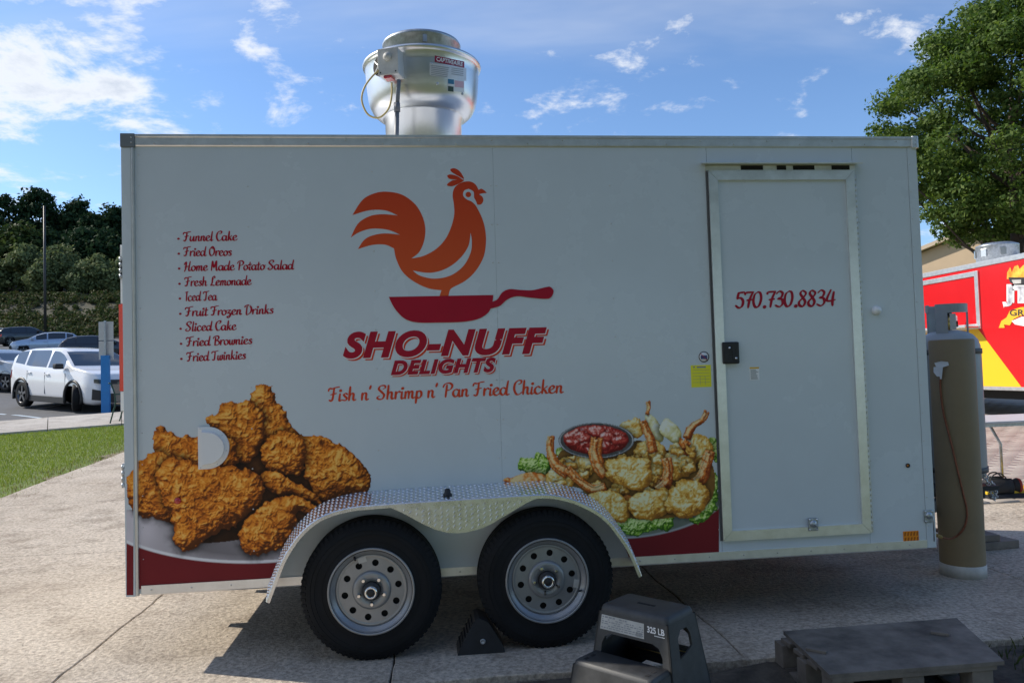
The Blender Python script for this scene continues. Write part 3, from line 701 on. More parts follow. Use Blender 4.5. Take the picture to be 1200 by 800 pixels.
# tandem fender in tread plate
FP = [(0.712,0.326),(0.735,0.385),(0.762,0.452),(0.790,0.518),(0.828,0.580),(0.865,0.628),(0.909,0.670),(0.960,0.705),(1.022,0.730),(1.085,0.744),(1.152,0.752),(1.315,0.757),(1.48,0.760),(1.645,0.762),(1.84,0.765),(2.034,0.767),(2.10,0.762),(2.153,0.750),(2.21,0.732),(2.256,0.710),(2.31,0.680),(2.357,0.646),(2.395,0.607),(2.424,0.567),(2.460,0.515),(2.490,0.462),(2.515,0.400),(2.538,0.340)]
FP = [tuple(p) for p in catmull([np.array(p) for p in FP], 2)]
YL = -0.225
def slope(x): return 0.045
mb = MB(); n = len(FP)
def nrm(i):
    t = np.array(FP[min(i+1, n-1)])-np.array(FP[max(i-1, 0)]); t = t/np.hypot(*t); return np.array([-t[1], t[0]])
V = []
for i, p in enumerate(FP):
    q = nrm(i)
    for (y, o, dz) in ((-0.006, 0.0, 0.042), (YL+0.004, 0.0, 0.002), (YL-0.002, -0.003, 0.0), (YL-0.002, -0.018, 0.0), (YL+0.002, -0.018, 0.0), (YL+0.004, -0.006, 0.0), (-0.006, -0.005, 0.040)):
        V.append((p[0]+q[0]*(o+dz*0.9), y, p[1]+q[1]*(o+dz*0.9)))
F = [(i*7+k, i*7+(k+1) % 7, (i+1)*7+(k+1) % 7, (i+1)*7+k) for i in range(n-1) for k in range(7)]+[tuple(range(7)), tuple((n-1)*7+k for k in range(7))[::-1]]
mb.add(V, F); fender = part(mb, 'fender', M['plate_alu'])
# raised tread lugs on fender top and on the skirt
L = [0.0]
for a, b in zip(FP[:-1], FP[1:]): L.append(L[-1]+math.hypot(b[0]-a[0], b[1]-a[1]))
def on_fender(s, y, h):
    s = min(max(s, 0), L[-1]-1e-6); i = max(0, int(np.searchsorted(L, s)-1)); t = (s-L[i])/(L[i+1]-L[i])
    p = np.array(FP[i])*(1-t)+np.array(FP[i+1])*t; q = nrm(i)*(1-t)+nrm(i+1)*t; k = (y-(YL+0.004))/(-0.006-(YL+0.004)); dz = (0.002+0.040*k)*0.9+h
    return (p[0]+q[0]*dz, y, p[1]+q[1]*dz)
def lug(fn, u, v, a, ln=0.0125, wd=0.0042, h=0.0028):
    ca, sa = math.cos(a), math.sin(a)
    pts = [(ln, 0, 0), (0, wd, 0), (-ln, 0, 0), (0, -wd, 0), (ln*0.45, 0, h), (0, wd*0.35, h), (-ln*0.45, 0, h), (0, -wd*0.35, h)]
    return [fn(u+x*ca-y*sa, v+x*sa+y*ca, hh) for x, y, hh in pts], [(4, 5, 6, 7), (0, 1, 5, 4), (1, 2, 6, 5), (2, 3, 7, 6), (3, 0, 4, 7)]
mb = MB(); pitch = 0.0215
for i in range(int(L[-1]/pitch)):
    for j in range(10):
        u, v = (i+0.5)*pitch, YL+0.014+j*pitch
        if v > -0.012: continue
        V, F = lug(on_fender, u, v, PI/4 if (i+j) % 2 else -PI/4); mb.add(V, F)
lo = part(mb, 'tread_lugs', M['plate_alu'], fender); lo.location = (0, 0, 0); lo['kind'] = 'stuff'
SK = [(1.262,0.745),(1.31,0.737),(1.36,0.712),(1.41,0.682),(1.46,0.652),(1.52,0.622),(1.575,0.605),(1.625,0.600),(1.68,0.603),(1.745,0.618),(1.80,0.640),(1.86,0.672),(1.92,0.704),(1.97,0.730),(2.00,0.742),(2.03,0.752),(1.84,0.752),(1.645,0.749),(1.48,0.747)]
mb = MB(); mb.prism(SK, lambda a, b, t: (a, t, b), YL+0.001, YL+0.005); skirt = part(mb, 'fender_skirt', M['plate_alu'])
def pin(poly, x, y):
    c = False; m = len(poly)
    for i in range(m):
        x0, y0 = poly[i]; x1, y1 = poly[(i+1) % m]
        if (y0 > y) != (y1 > y) and x < (x1-x0)*(y-y0)/(y1-y0)+x0: c = not c
    return c
mb = MB(); pk = 0.030
for i in range(30):
    for j in range(8):
        u, v = 1.25+i*pk, 0.59+j*pk*0.75+(0.5*pk*0.75 if i % 2 else 0)
        if pin(SK, u-0.014, v) and pin(SK, u+0.014, v) and pin(SK, u, v+0.012) and pin(SK, u, v-0.012):
            V, F = lug(lambda a, b, h: (a, YL+0.001-h, b), u, v, PI/4 if (i) % 2 else PI/4+0.25, 0.0125, 0.0042, 0.003); mb.add(V, F)
lo = part(mb, 'tread_lugs', M['plate_alu'], skirt); lo.location = (0, 0, 0); lo['kind'] = 'stuff'
# marker light on top
c = on_fender(L[-1]*0.485, -0.16, 0.0)
mb = MB(); mb.lathe([(0.022, 0.0), (0.022, 0.010), (0.016, 0.014), (0.014, 0.030), (0.010, 0.036), (0.0, 0.037)], c, 'z', 16); part(mb, 'marker_light', M['black_pl'], fender).location = (0, 0, 0)

# ---- door
dx0, dx1, dz0, dz1 = DOOR
door = empty('door'); door.parent = T; door.location = OFF
def dpart(mb, name, material): return mb.build(name, material, door)
FW = 0.052
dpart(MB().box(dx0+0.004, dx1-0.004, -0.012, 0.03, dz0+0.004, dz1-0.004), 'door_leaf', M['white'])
def trim(poly, name):
    mb = MB(); mb.prism(poly, lambda a, b, t: (a, t, b), -0.024, -0.0122); return dpart(mb, name, M['alu'])
g = 0.0008
trim([(dx0, dz0), (dx0, dz1), (dx0+FW-g, dz1-FW-g), (dx0+FW-g, dz0+FW+g)], 'door_trim')
trim([(dx1, dz1), (dx1, dz0), (dx1-FW+g, dz0+FW+g), (dx1-FW+g, dz1-FW-g)], 'door_trim')
trim([(dx0+0.002, dz1), (dx1-0.002, dz1), (dx1-FW, dz1-FW), (dx0+FW, dz1-FW)], 'door_trim')
trim([(dx1-0.002, dz0), (dx0+0.002, dz0), (dx0+FW, dz0+FW), (dx1-FW, dz0+FW)], 'door_trim')
dpart(MB().box(dx0-0.010, dx0-0.001, -0.010, 0.0, dz0, dz1), 'door_seal', M['strap'])
mb = MB(); z = dz0+0.02
while z < dz1-0.03:
    mb.tube([(dx1+0.004, -0.016, z), (dx1+0.004, -0.016, z+0.026)], 0.0055, 8); z += 0.030
hg = dpart(mb, 'hinge_knuckles', M['alu_mat']); hg['kind'] = 'stuff'
dpart(MB().box(dx1+0.006, dx1+0.020, -0.0085, -0.004, dz0, dz1), 'hinge_leaf', M['alu_mat'])
# door latch
la = on_y(844, 401); lb = on_y(864, 426)
mb = MB(); cxl, czl = (la[0]+lb[0])/2, (la[2]+lb[2])/2; hw, hh = (lb[0]-la[0])/2, (la[2]-lb[2])/2
mb.box(cxl-hw, cxl+hw, -0.038, -0.0122, czl-hh, czl+hh, 0.008); hd = mb.build('latch', M['black_pl'], door)
for (ux, uz) in ((-0.2, 0.45), (0.55, -0.5)):
    MB().lathe([(0.006, 0.0), (0.006, 0.002), (0.0, 0.003)], (cxl+ux*hw, -0.038, czl+uz*hh), 'y', 12).build('screw', M['chrome'], hd)
MB().box(cxl+0.1*hw, cxl+0.38*hw, -0.0405, -0.0382, czl-0.6*hh, czl+0.6*hh, 0.0008).build('paddle', M['dark'], hd)
# door stop on the bottom trim
def stop(px, py, par, yb, rod=None):
    p = on_y(px, py); x, z = p[0], p[2]
    o = MB().box(x-0.027, x+0.027, yb-0.006, yb, z-0.034, z+0.034, 0.004).build('hold_back', M['galv'], par)
    MB().lathe([(0.020, 0.006), (0.018, 0.012), (0.009, 0.016), (0.0, 0.0165)], (x, yb, z+0.004), 'y', 20).build('dome', M['galv'], o)
    for sx in (-1, 1):
        for sz in (-1, 1): MB().lathe([(0.0045, 0.006), (0.0045, 0.008), (0.0, 0.009)], (x+sx*0.020, yb, z+sz*0.027), 'y', 8).build('screw', M['chrome'], o)
    P = [(x+0.004, yb-0.014, z-0.004), (x+0.010, yb-0.022, z+0.002), (x+0.013, yb-0.022, z-0.02)]
    if rod: P.append((x+0.013, yb-0.020, z-rod))
    MB().tube(P, 0.004, 8).build('hook', M['galv'], o)
    return o
stop(950, 613, door, -0.0245)
o = stop(1087, 604, T, YP-0.0035, 0.135); o.location = OFF
# drip rail over the door with slots
dr = empty('drip_rail'); dr.parent = T; dr.location = OFF
a, b = on_y(821, 193), on_y(1004, 193)
zr = (a[2]+b[2])/2
mb = MB(); mb.add([(a[0], YP, zr+0.010), (b[0], YP, zr+0.010), (b[0]+0.004, -0.055, zr-0.004), (a[0]-0.004, -0.055, zr-0.004), (a[0], YP, zr+0.006), (b[0], YP, zr+0.006), (b[0]+0.004, -0.054, zr-0.010), (a[0]-0.004, -0.054, zr-0.010)],
    [(0, 1, 2, 3), (4, 7, 6, 5), (0, 4, 5, 1), (1, 5, 6, 2), (2, 6, 7, 3), (3, 7, 4, 0)])
mb.build('drip_lip', M['alu_mat'], dr)
MB().box(a[0]+0.02, b[0]-0.02, -0.012, YP, dz1+0.003, zr-0.002).build('head_strip', M['alu'], dr)
for p0, p1 in ((867, 893), (909, 920), (928, 953), (973, 994)):
    q0, q1 = on_y(p0, 197)[0], on_y(p1, 197)[0]
    MB().box(q0, q1, -0.0135, -0.0122, dz1+0.006, zr-0.008).build('vent_slot', M['void'], dr)
# small fittings
p = on_y(1026, 364); mb = MB(); mb.lathe([(0.026, 0.0), (0.026, 0.008), (0.022, 0.020), (0.012, 0.028), (0.0, 0.030)], (p[0], YP, p[2]), 'y', 24); part(mb, 'bumper_knob', M['vinyl_white'])
p = on_y(1063, 545); mb = MB(); mb.lathe([(0.012, 0.0), (0.012, 0.006), (0.009, 0.008), (0.008, 0.002), (0.0, 0.002)], (p[0], YP, p[2]), 'y', 20); part(mb, 'marker_socket', M['black_pl'])
mb = MB(); mb.lathe([(0.006, 0.002), (0.0, 0.006)], (p[0], YP, p[2]), 'y', 12); part(mb, 'marker_bulb', M['amber'])
p = on_y(209, 586); mb = MB(); mb.lathe([(0.017, 0.0), (0.017, 0.007), (0.012, 0.013), (0.0, 0.016)], (p[0], -0.0062, p[2]), 'y', 24); part(mb, 'side_marker_light', M['redlens'])
a, b = on_y(1057.5, 622), on_y(1076, 633.5)
ref = part(MB().box(a[0], b[0], YP-0.004, YP, b[2], a[2], 0.001), 'reflector', M['amber'])
for i in range(5):
    for j in range(2):
        x = a[0]+(b[0]-a[0])*(i+0.5)/5; z = b[2]+(a[2]-b[2])*(j*0.5+0.25); MB().add([(x-0.006, YP-0.0045, z-0.011), (x+0.003, YP-0.0045, z-0.011), (x+0.008, YP-0.0045, z+0.010), (x-0.002, YP-0.0045, z+0.010)], [(0, 1, 2, 3)]).build('prism', M['amber_d'], ref)
# D shaped vent hood over the chicken print
vx0, vx1, vz0, vz1 = 0.353, 0.503, 0.940, 1.150
zc_ = (vz0+vz1)/2; hr = (vz1-vz0)/2
outer = [(vx0, vz1), (vx0, vz0)]+[(vx1-hr+hr*math.cos(a), zc_+hr*math.sin(a)) for a in np.linspace(-PI/2, PI/2, 19)]
inner = [(vx0+0.022, zc_+(vz1-zc_)*0.84), (vx0+0.022, zc_-(zc_-vz0)*0.84)]+[(vx1-hr+0.80*hr*math.cos(a), zc_+0.80*hr*math.sin(a)) for a in np.linspace(-PI/2, PI/2, 19)]
mb = MB(); n = len(outer); V = [(a, -0.0085, b) for a, b in outer]+[(a, -0.018, b) for a, b in outer]+[(a, -0.020, b) for a, b in inner]+[(a+0.004, -0.052, zc_+(b-zc_)*0.92) for a, b in inner]
F = [(k*n+i, k*n+(i+1) % n, (k+1)*n+(i+1) % n, (k+1)*n+i) for k in range(3) for i in range(n)]+[tuple(3*n+i for i in range(n))]
mb.add(V, F); vent = part(mb, 'vent_hood', M['vinyl_white'])
for i in (0, 1, 5, 10, 15):
    a_, b_ = outer[i]; c_ = inner[i]; MB().lathe([(0.0035, 0), (0.0, 0.003)], ((a_+c_[0])/2, -0.019, (b_+c_[1])/2), 'y', 8).build('screw', M['alu_mat'], vent)
# rear corner fittings at the left end: hinges and tail light seen edge on
for py, h in ((313, 0.115), (558, 0.12)):
    p = on_y(141, py); mb = MB(); mb.box(-0.024, 0.0, 0.02, 0.10, p[2]-h/2, p[2]+h/2, 0.003); o = part(mb, 'rear_hinge', M['galv'])
    for k in range(4): MB().tube([(-0.017, 0.014, p[2]-h/2+k*h/4+0.004), (-0.017, 0.014, p[2]-h/2+k*h/4+h/4-0.006)], 0.007, 10).build('knuckle', M['galv'], o)
z1, z0 = on_y(144, 356)[2], on_y(146, 458)[2]
part(MB().box(-0.030, -0.001, 0.015, 0.06, z0, z1, 0.004), 'tail_light', M['tailred'])
part(MB().box(-0.026, -0.001, 0.015, 0.06, z0-0.10, z0-0.002, 0.004), 'reverse_light', M['vinyl_white'])
part(MB().box(-0.022, -0.001, 0.02, 0.07, z1+0.003, z1+0.30, 0.003), 'rear_trim', M['white2'])

# ---- stickers
def sticker(x0, y0, x1, y1, par, yb, material, name='sticker', th=0.0008):
    a, b = on_y(x0, y0), on_y(x1, y1); return MB().box(a[0], b[0], yb-th, yb, b[2], a[2]).build(name, material, par), a, b
st, a, b = sticker(809, 428, 833.5, 453, T, YP, M['yellow_st']); st.location = OFF; st['label'] = 'square yellow sticker'
mb = MB()
w_, h_ = b[0]-a[0], a[2]-b[2]
for f in (0.22, 0.36, 0.50, 0.64, 0.78): mb.box(a[0]+w_*0.08, b[0]-w_*0.08, YP-0.0014, YP-0.0010, a[2]-h_*f-0.0006, a[2]-h_*f+0.0006)
for f in (0.45, 0.7): mb.box(a[0]+w_*f-0.0006, a[0]+w_*f+0.0006, YP-0.0014, YP-0.0010, b[2]+h_*0.1, a[2]-h_*0.5)
mb.box(a[0]+w_*0.12, a[0]+w_*0.20, YP-0.0014, YP-0.0010, a[2]-h_*0.12, a[2]-h_*0.05); mb.box(a[0]+w_*0.30, a[0]+w_*0.75, YP-0.0014, YP-0.0010, a[2]-h_*0.13, a[2]-h_*0.06)
mb.build('printed_lines', M['greyink'], st)
p = on_y(824.5, 418); mb = MB(); mb.lathe([(0.031, 0.0), (0.031, 0.0008), (0.0, 0.0008)], (p[0], YP, p[2]), 'y', 32); st = part(mb, 'round_sticker', M['vinyl_white'])
MB().lathe([(0.030, 0.0014), (0.025, 0.0014)], (p[0], YP, p[2]), 'y', 32).build('printed_ring', M['ink'], st)
MB().box(p[0]-0.018, p[0]+0.018, YP-0.0014, YP-0.001, p[2]-0.012, p[2]+0.008).build('printed_emblem', mat('blue_ink', (0.05, 0.07, 0.2), 0.5), st)
MB().tube([(p[0]-0.017, YP-0.0012, p[2]+0.017), (p[0]+0.017, YP-0.0012, p[2]-0.017)], 0.002, 4).build('printed_bar', mat('red_ink', (0.5, 0.02, 0.03), 0.5), st)
st, a, b = sticker(877, 430, 889, 445, door, -0.0122, M['vinyl_white'])
w_, h_ = b[0]-a[0], a[2]-b[2]
MB().box(a[0]+0.001, b[0]-0.001, -0.0138, -0.0134, a[2]-h_*0.13, a[2]-h_*0.01).build('warning_band', mat('amber_ink', (0.75, 0.45, 0.03), 0.5), st)
mb = MB()
for k in range(9): mb.box(a[0]+w_*0.1, b[0]-w_*(0.1+0.25*rng.random()), -0.0138, -0.0134, a[2]-h_*(0.22+0.085*k)-0.0014, a[2]-h_*(0.22+0.085*k)+0.0014)
mb.build('printed_lines', M['greyink'], st)

# ---- lettering on the trailer
def line_fn(x0, y0, x1, y1, cap, ulen, yb):
    d = np.array([x1-x0, y1-y0], float); Lp = np.hypot(*d); d /= Lp; up = np.array([d[1], -d[0]]); su = Lp/ulen
    def fn(u, v, lift):
        q = np.array([x0, y0])+d*u*su+up*v*cap; p = on_y(q[0], q[1]); return (p[0], yb-0.0006-lift, p[2])
    return fn
def script(text, x0, y0, x1, y1, cap, w0, material, yb, par, name='lettering', tr=0.0):
    mb = MB(); brush_mesh(mb, text, line_fn(x0, y0, x1, y1, cap, brush_len(text, tr), yb), w0, tr); o = mb.build(name, material, par, fix=False)
    if par is T: o.location = OFF
    return o
k = 4.706
menu = [('Funnel Cake', 95, 107, 392, 103), ('Fried Oreos', 97, 189, 362, 187), ('Home Made Potato Salad', 100, 271, 703, 262), ('Fresh Lemonade', 103, 355, 470, 347), ('Iced Tea', 105, 436, 280, 432),
        ('Fruit Frozen Drinks', 107, 520, 592, 505), ('Sliced Cake', 108, 602, 387, 595), ('Fried Brownies', 112, 685, 475, 672), ('Fried Twinkies', 115, 768, 440, 755)]
for i, (s, x0, y0, x1, y1) in enumerate(menu):
    o = script(s, 195+x0/k, 260+y0/k, 195+x1/k, 260+y1/k, 52/k, 0.150, M['txt_red'], YP, T, 'menu_line'); 
    script('*', 195+(64+i*2)/k, 260+(y0+1)/k, 195+(64+i*2+14)/k, 260+(y0+1)/k, 52/k, 0.20, M['txt_red'], YP, o, 'bullet')
tl_words = "Fish n' Shrimp n' Pan Fried Chicken".split(); tot = brush_len("Fish n' Shrimp n' Pan Fried Chicken"); u_ = 0.0
for wd in tl_words:
    wl_ = brush_len(wd); f0, f1 = u_/tot, (u_+wl_)/tot; script(wd, 385.5+274.5*f0, 470-10*f0, 385.5+274.5*f1, 470-10*f1, 16.5, 0.135, M['txt_orange'], YP, T, 'tagline_word'); u_ += wl_+0.24
script('570.730.8834', 840+118/5.7125, 320+234/5.7125, 840+785/5.7125, 320+217/5.7125, 18.5, 0.17, M['txt_red'], -0.0122, door, 'phone_number')
def block(text, x0, y0, x1, y1, cap, offset, shear, layers, par, space=1.0, sx=0, sy=0):
    """layers: (extra offset, dx px, dy px, lift, material, name)"""
    ref_V, _ = block_verts(text, offset, shear, space); lo, hi = ref_V.min(0), ref_V.max(0)
    d = np.array([x1-x0, y1-y0], float); Lp = np.hypot(*d); d /= Lp; up = np.array([d[1], -d[0]])
    root = None
    for eo, ddx, ddy, lift, material, nm in layers:
        V, F = block_verts(text, offset+eo, shear, space)
        P = []
        for v in V:
            q = np.array([x0+ddx, y0+ddy])+d*Lp*(v[0]-lo[0])/(hi[0]-lo[0])+up*cap*(v[1]-lo[1])/(hi[1]-lo[1]); p = on_y(q[0], q[1]); P.append((p[0], YP-0.0006-lift, p[2]))
        o = MB().add(P, F).build(nm, material, root or par, fix=False)
        if root is None:
            root = o
            if par is T: o.location = OFF
    return root
block('SHO-NUFF', 402, 420.5, 641.5, 414.5, 31.5, 0.050, 0.28, [(0.0, 0, 0, 0.0012, M['txt_red'], 'title_lettering'), (0.014, 0.4, 0.5, 0.0006, M['vinyl_white'], 'lettering_outline'), (0.0, 2.6, 2.6, 0.0002, M['txt_orange'], 'lettering_shadow')], T, 1.14)
block('DELIGHTS', 458, 439.8, 581.5, 436, 17.5, 0.05, 0.28, [(0.0, 0, 0, 0.0032, M['txt_red'], 'title_lettering'), (0.018, 0.3, 0.4, 0.0026, M['vinyl_white'], 'lettering_outline'), (0.0, 1.9, 1.9, 0.0022, M['txt_orange'], 'lettering_shadow')], T, 1.14)

# ---- rooster and pan
kz = 2.6667
def RZ(p): return (380+p[0]/kz, 180+p[1]/kz)
def decal(polyz, lift, material, name, par, sm=True):
    P = [RZ(p) for p in polyz]; W3 = [on_y(x, y) for x, y in P]
    mb = MB(); mb.flat([(w[0], w[2]) for w in W3], lambda a, b: (a, YP-0.0006-lift, b)); return mb.build(name, material, par, fix=False)
def seg(*parts):
    out = []
    for q in parts:
        c = catmull(q, 5) if len(q) > 2 else [np.array(p, float) for p in q]
        out += [tuple(p) for p in (c[:-1] if True else c)]
    return out
logo = empty('rooster_logo'); logo.parent = T; logo.location = OFF
m = bpy.data.materials.new('rooster_vinyl'); m.use_nodes = True; t = m.node_tree; bs = t.nodes['Principled BSDF']
tcn = t.nodes.new('ShaderNodeTexCoord'); sx = t.nodes.new('ShaderNodeSeparateXYZ'); t.links.new(tcn.outputs['Object'], sx.inputs[0])
mr = t.nodes.new('ShaderNodeMapRange'); mr.inputs[1].default_value = 1.80; mr.inputs[2].default_value = 2.45; t.links.new(sx.outputs[2], mr.inputs[0])
cr = t.nodes.new('ShaderNodeValToRGB'); cr.color_ramp.elements[0].color = (0.70, 0.105, 0.026, 1); cr.color_ramp.elements[1].color = (0.55, 0.046, 0.013, 1); t.links.new(mr.outputs[0], cr.inputs[0]); t.links.new(cr.outputs[0], bs.inputs['Base Color'])
bs.inputs['Roughness'].default_value = 0.38; bs.inputs['Specular IOR Level'].default_value = 0.22; M['rooster'] = m
bodyp = seg([(88,193),(120,145),(160,124),(200,120),(245,130),(285,160),(308,200),(316,240),(310,280),(295,310),(272,328)],
            [(272,328),(310,320),(350,298),(380,265),(398,225),(406,190),(405,160),(401,130),(408,106),(430,91),(455,88),(472,97),(482,114)],
            [(482,114),(490,110)], [(490,110),(499,115),(508,124)], [(508,124),(494,125),(484,128)], [(484,128),(494,136),(497,148),(490,159),(478,160),(466,152)],
            [(466,152),(480,175),(494,205),(503,240),(505,280),(497,325),(472,368),(440,398),(402,418),(392,428),(388,446)],
            [(388,446),(360,446)], [(360,446),(366,427)], [(366,427),(325,421),(280,400),(245,370),(225,330),(218,297)],
            [(218,297),(190,285),(150,286),(105,299)], [(105,299),(125,270),(152,256),(190,250),(237,254)], [(237,254),(200,239),(150,235),(110,246),(83,263)],
            [(83,263),(105,220),(140,197),(180,190),(230,194)], [(230,194),(190,178),(140,178),(88,193)])
decal(bodyp, 0.0, M['rooster'], 'rooster_body', logo)
wing = seg([(457,248),(450,290),(422,330),(380,360),(330,373),(277,366)], [(277,366),(300,382),(345,391),(395,381),(435,351),(457,310),(461,275),(457,248)])
decal(wing, 0.0010, M['white'], 'wing_cutout', logo)
for i, petal in enumerate(([(437,80),(424,74),(400,60),(394,50),(408,47),(425,58)], [(434,85),(415,82),(392,80),(384,70),(396,66),(417,72)], [(437,84),(420,82),(398,86),(383,99),(398,103),(418,96)])):
    decal([tuple(p) for p in catmull(petal, 4, True)], 0.0004*i, M['rooster'], 'comb', logo)
circ = lambda cx, cy, r, n=28: [(cx+r*math.cos(2*PI*k/n), cy+r*math.sin(2*PI*k/n)) for k in range(n)]
decal(seg([(451,111),(466,120),(468,138),(474,150),(482,172)], [(482,172),(462,152),(445,144),(434,132),(437,117),(451,111)]), 0.0010, M['white'], 'eye_ring', logo)
decal(circ(450, 129, 8.5), 0.0018, M['rooster'], 'eye', logo)
decal(seg([(202,448),(528,442)], [(528,442),(524,470),(512,497),(480,517),(430,526),(360,528),(295,528),(255,518),(228,494),(212,470),(202,448)]), 0.0024, M['txt_red'], 'pan', logo)
decal(seg([(505,487),(520,466),(540,456),(556,434),(578,424),(610,426),(650,427),(690,418),(706,417),(716,430),(708,449),(690,454),(640,450),(602,446),(572,456),(550,475),(530,482),(505,487)]), 0.0030, M['txt_red'], 'pan_handle', logo)

# ---- printed pictures of food: flat prints whose ink colour is stored per vertex
def hsh(ix, iy, seed):
    h = (ix.astype(np.int64)*374761393+iy.astype(np.int64)*668265263+seed*974711) & 0x7fffffff
    h = ((h ^ (h >> 13))*1274126177) & 0x7fffffff; return ((h ^ (h >> 16)) & 0xffff)/65535.0
def vnoise(x, y, seed):
    ix, iy = np.floor(x), np.floor(y); fx, fy = x-ix, y-iy; fx = fx*fx*(3-2*fx); fy = fy*fy*(3-2*fy)
    a, b, c, d = hsh(ix, iy, seed), hsh(ix+1, iy, seed), hsh(ix, iy+1, seed), hsh(ix+1, iy+1, seed)
    return (a*(1-fx)+b*fx)*(1-fy)+(c*(1-fx)+d*fx)*fy
def fbm(x, y, s, oct=4, seed=0, gain=0.55):
    v = 0; a = 1; n = 0
    for o in range(oct):
        v = v+a*vnoise(x/s+o*17.3, y/s+o*9.1, seed+o); n += a; a *= gain; s = s/2
    return v/n
def ridge(x, y, s, oct=3, seed=0): 
    v = 0; a = 1; n = 0
    for o in range(oct):
        v = v+a*(1-abs(2*vnoise(x/s+o*7.7, y/s+o*3.3, seed+o)-1)); n += a; a *= 0.6; s = s/2
    return v/n
def sdf(P, X, Y):
    P = np.array(P, float); d2 = np.full(X.shape, 1e9); ins = np.zeros(X.shape, bool); m = len(P)
    for i in range(m):
        (x0, y0), (x1, y1) = P[i], P[(i+1) % m]; ex, ey = x1-x0, y1-y0; L2 = ex*ex+ey*ey+1e-9
        t = np.clip(((X-x0)*ex+(Y-y0)*ey)/L2, 0, 1); d2 = np.minimum(d2, (X-x0-t*ex)**2+(Y-y0-t*ey)**2)
        if y0 != y1: ins ^= ((y0 > Y) != (y1 > Y)) & (X < ex*(Y-y0)/ey+x0)
    d = np.sqrt(d2); return np.where(ins, d, -d)
def ramp(s, stops):
    xs = [q[0] for q in stops]; return np.stack([np.interp(s, xs, [q[1][c] for q in stops]) for c in range(3)], -1)
class Canvas:
    def __init__(s, x0, y0, x1, y1, st):
        s.x = np.arange(x0, x1+st/2, st); s.y = np.arange(y0, y1+st/2, st); s.X, s.Y = np.meshgrid(s.x, s.y); s.st = st
        s.c = np.zeros(s.X.shape+(3,)); s.m = np.zeros(s.X.shape, bool)
    def fill(s, mask, col): s.c[mask] = (col[mask] if np.ndim(col) == 3 else col); s.m |= mask
    def halo(s, d, w, k):
        f = 1-k*np.clip(1+d/w, 0, 1)**1.5*(d < 0); s.c *= f[..., None]
    def lump(s, P, stops, R, crust, seed, rag=2.0, light=(-0.45, -0.65, 0.62), halo=(9, 0.75), fs=9.0, amb=0.30, gainv=1.0, shine=0.0):
        X = s.X+rag*((fbm(s.X, s.Y, 10, 2, seed)-0.5)*2.6+(fbm(s.X, s.Y, 4, 2, seed+5)-0.5)*1.2); Y = s.Y+rag*((fbm(s.X, s.Y, 10, 2, seed+50)-0.5)*2.6+(fbm(s.X, s.Y, 4, 2, seed+55)-0.5)*1.2)
        d = sdf(P, X, Y); ins = d > 0
        if halo: s.halo(d, halo[0], halo[1])
        q = np.clip(d/R, 0, 1); h = R*np.sqrt(np.clip(1-(1-q)**2, 0, 1))*0.85
        wx_ = s.X+fs*1.1*(fbm(s.X, s.Y, fs*1.6, 2, seed+9)-0.5); wy_ = s.Y+fs*1.1*(fbm(s.X, s.Y, fs*1.6, 2, seed+19)-0.5)
        r1 = ridge(wx_, wy_, fs*2.1, 2, seed+23); r2 = ridge(wx_, wy_, fs*0.85, 2, seed+27); f3 = fbm(wx_, wy_, fs*0.42, 3, seed+11, 0.7)
        cr = (1-r1)*1.25+(1-r2)*1.0+f3*1.35
        h = h+crust*cr
        gy, gx = np.gradient(h, s.st); nz = 1/np.sqrt(1+gx*gx+gy*gy); nx, ny = -gx*nz, -gy*nz
        l = np.array(light); l = l/np.linalg.norm(l); df = np.clip(nx*l[0]+ny*l[1]+nz*l[2], 0, 1)
        cav = (cr-cr.mean())/(cr.std()+1e-6)
        v = (amb+(1-amb)*df*1.05)*(0.83+0.15*np.clip(cav, -2.6, 2.2))*gainv+0.16*np.clip((f3-0.60)/0.15, 0, 1)*(df > 0.4)
        v = v*(0.62+0.38*np.clip(d/(R*0.55), 0, 1)**0.6)
        v = v*(0.84+0.34*fbm(s.X, s.Y, 26, 2, seed+31))
        col = ramp(v, stops)
        if shine > 0:
            hl = np.clip(nx*-0.35+ny*-0.5+nz*0.79, 0, 1)**40*shine; col = col*(1-hl[..., None])+hl[..., None]
        s.fill(ins, col); return d
    def emit(s, name, material, par, yb, clip=None):
        ny, nx = s.X.shape; base = on_y(0, 0)
        D = CF[None, None]+CR[None, None]*((s.X-600)/FPX)[..., None]-CU[None, None]*((s.Y-400)/FPX)[..., None]
        t = (0-CAMP[1])/D[..., 1]; P = CAMP+D*t[..., None]; P[..., 1] = yb
        m = s.m if clip is None else s.m & clip
        fx_, fz_ = [q[0] for q in FP], [q[1] for q in FP]; inside = (P[..., 0] > fx_[0]+0.01) & (P[..., 0] < fx_[-1]-0.01) & (P[..., 2] < np.interp(P[..., 0], fx_, fz_)+0.02)
        m = m & ~inside & (P[..., 2] > 0.364 if yb > -0.01 else P[..., 2] > ZB)
        f = m[:-1, :-1] & m[1:, :-1] & m[:-1, 1:] & m[1:, 1:]
        j, i = np.nonzero(f); idx = lambda a, b: a*nx+b
        F = np.stack([idx(j, i), idx(j+1, i), idx(j+1, i+1), idx(j, i+1)], -1)
        used = np.zeros(nx*ny, bool); used[F.ravel()] = True; mp_ = np.cumsum(used)-1
        me = np_mesh(name, P.reshape(-1, 3)[used], mp_[F]); at = me.attributes.new('print_colour', 'FLOAT_COLOR', 'POINT')
        c = np.clip(s.c.reshape(-1, 3)[used], 0, 1); at.data.foreach_set('color', np.concatenate([c, np.ones((len(c), 1))], 1).astype(np.float32).ravel())
        o = link(name, me, material, par); o.location = OFF; return o
M['print'] = attr_mat('food_print_vinyl', 0.4, 0.0)
RED = np.array([0.19, 0.012, 0.018])
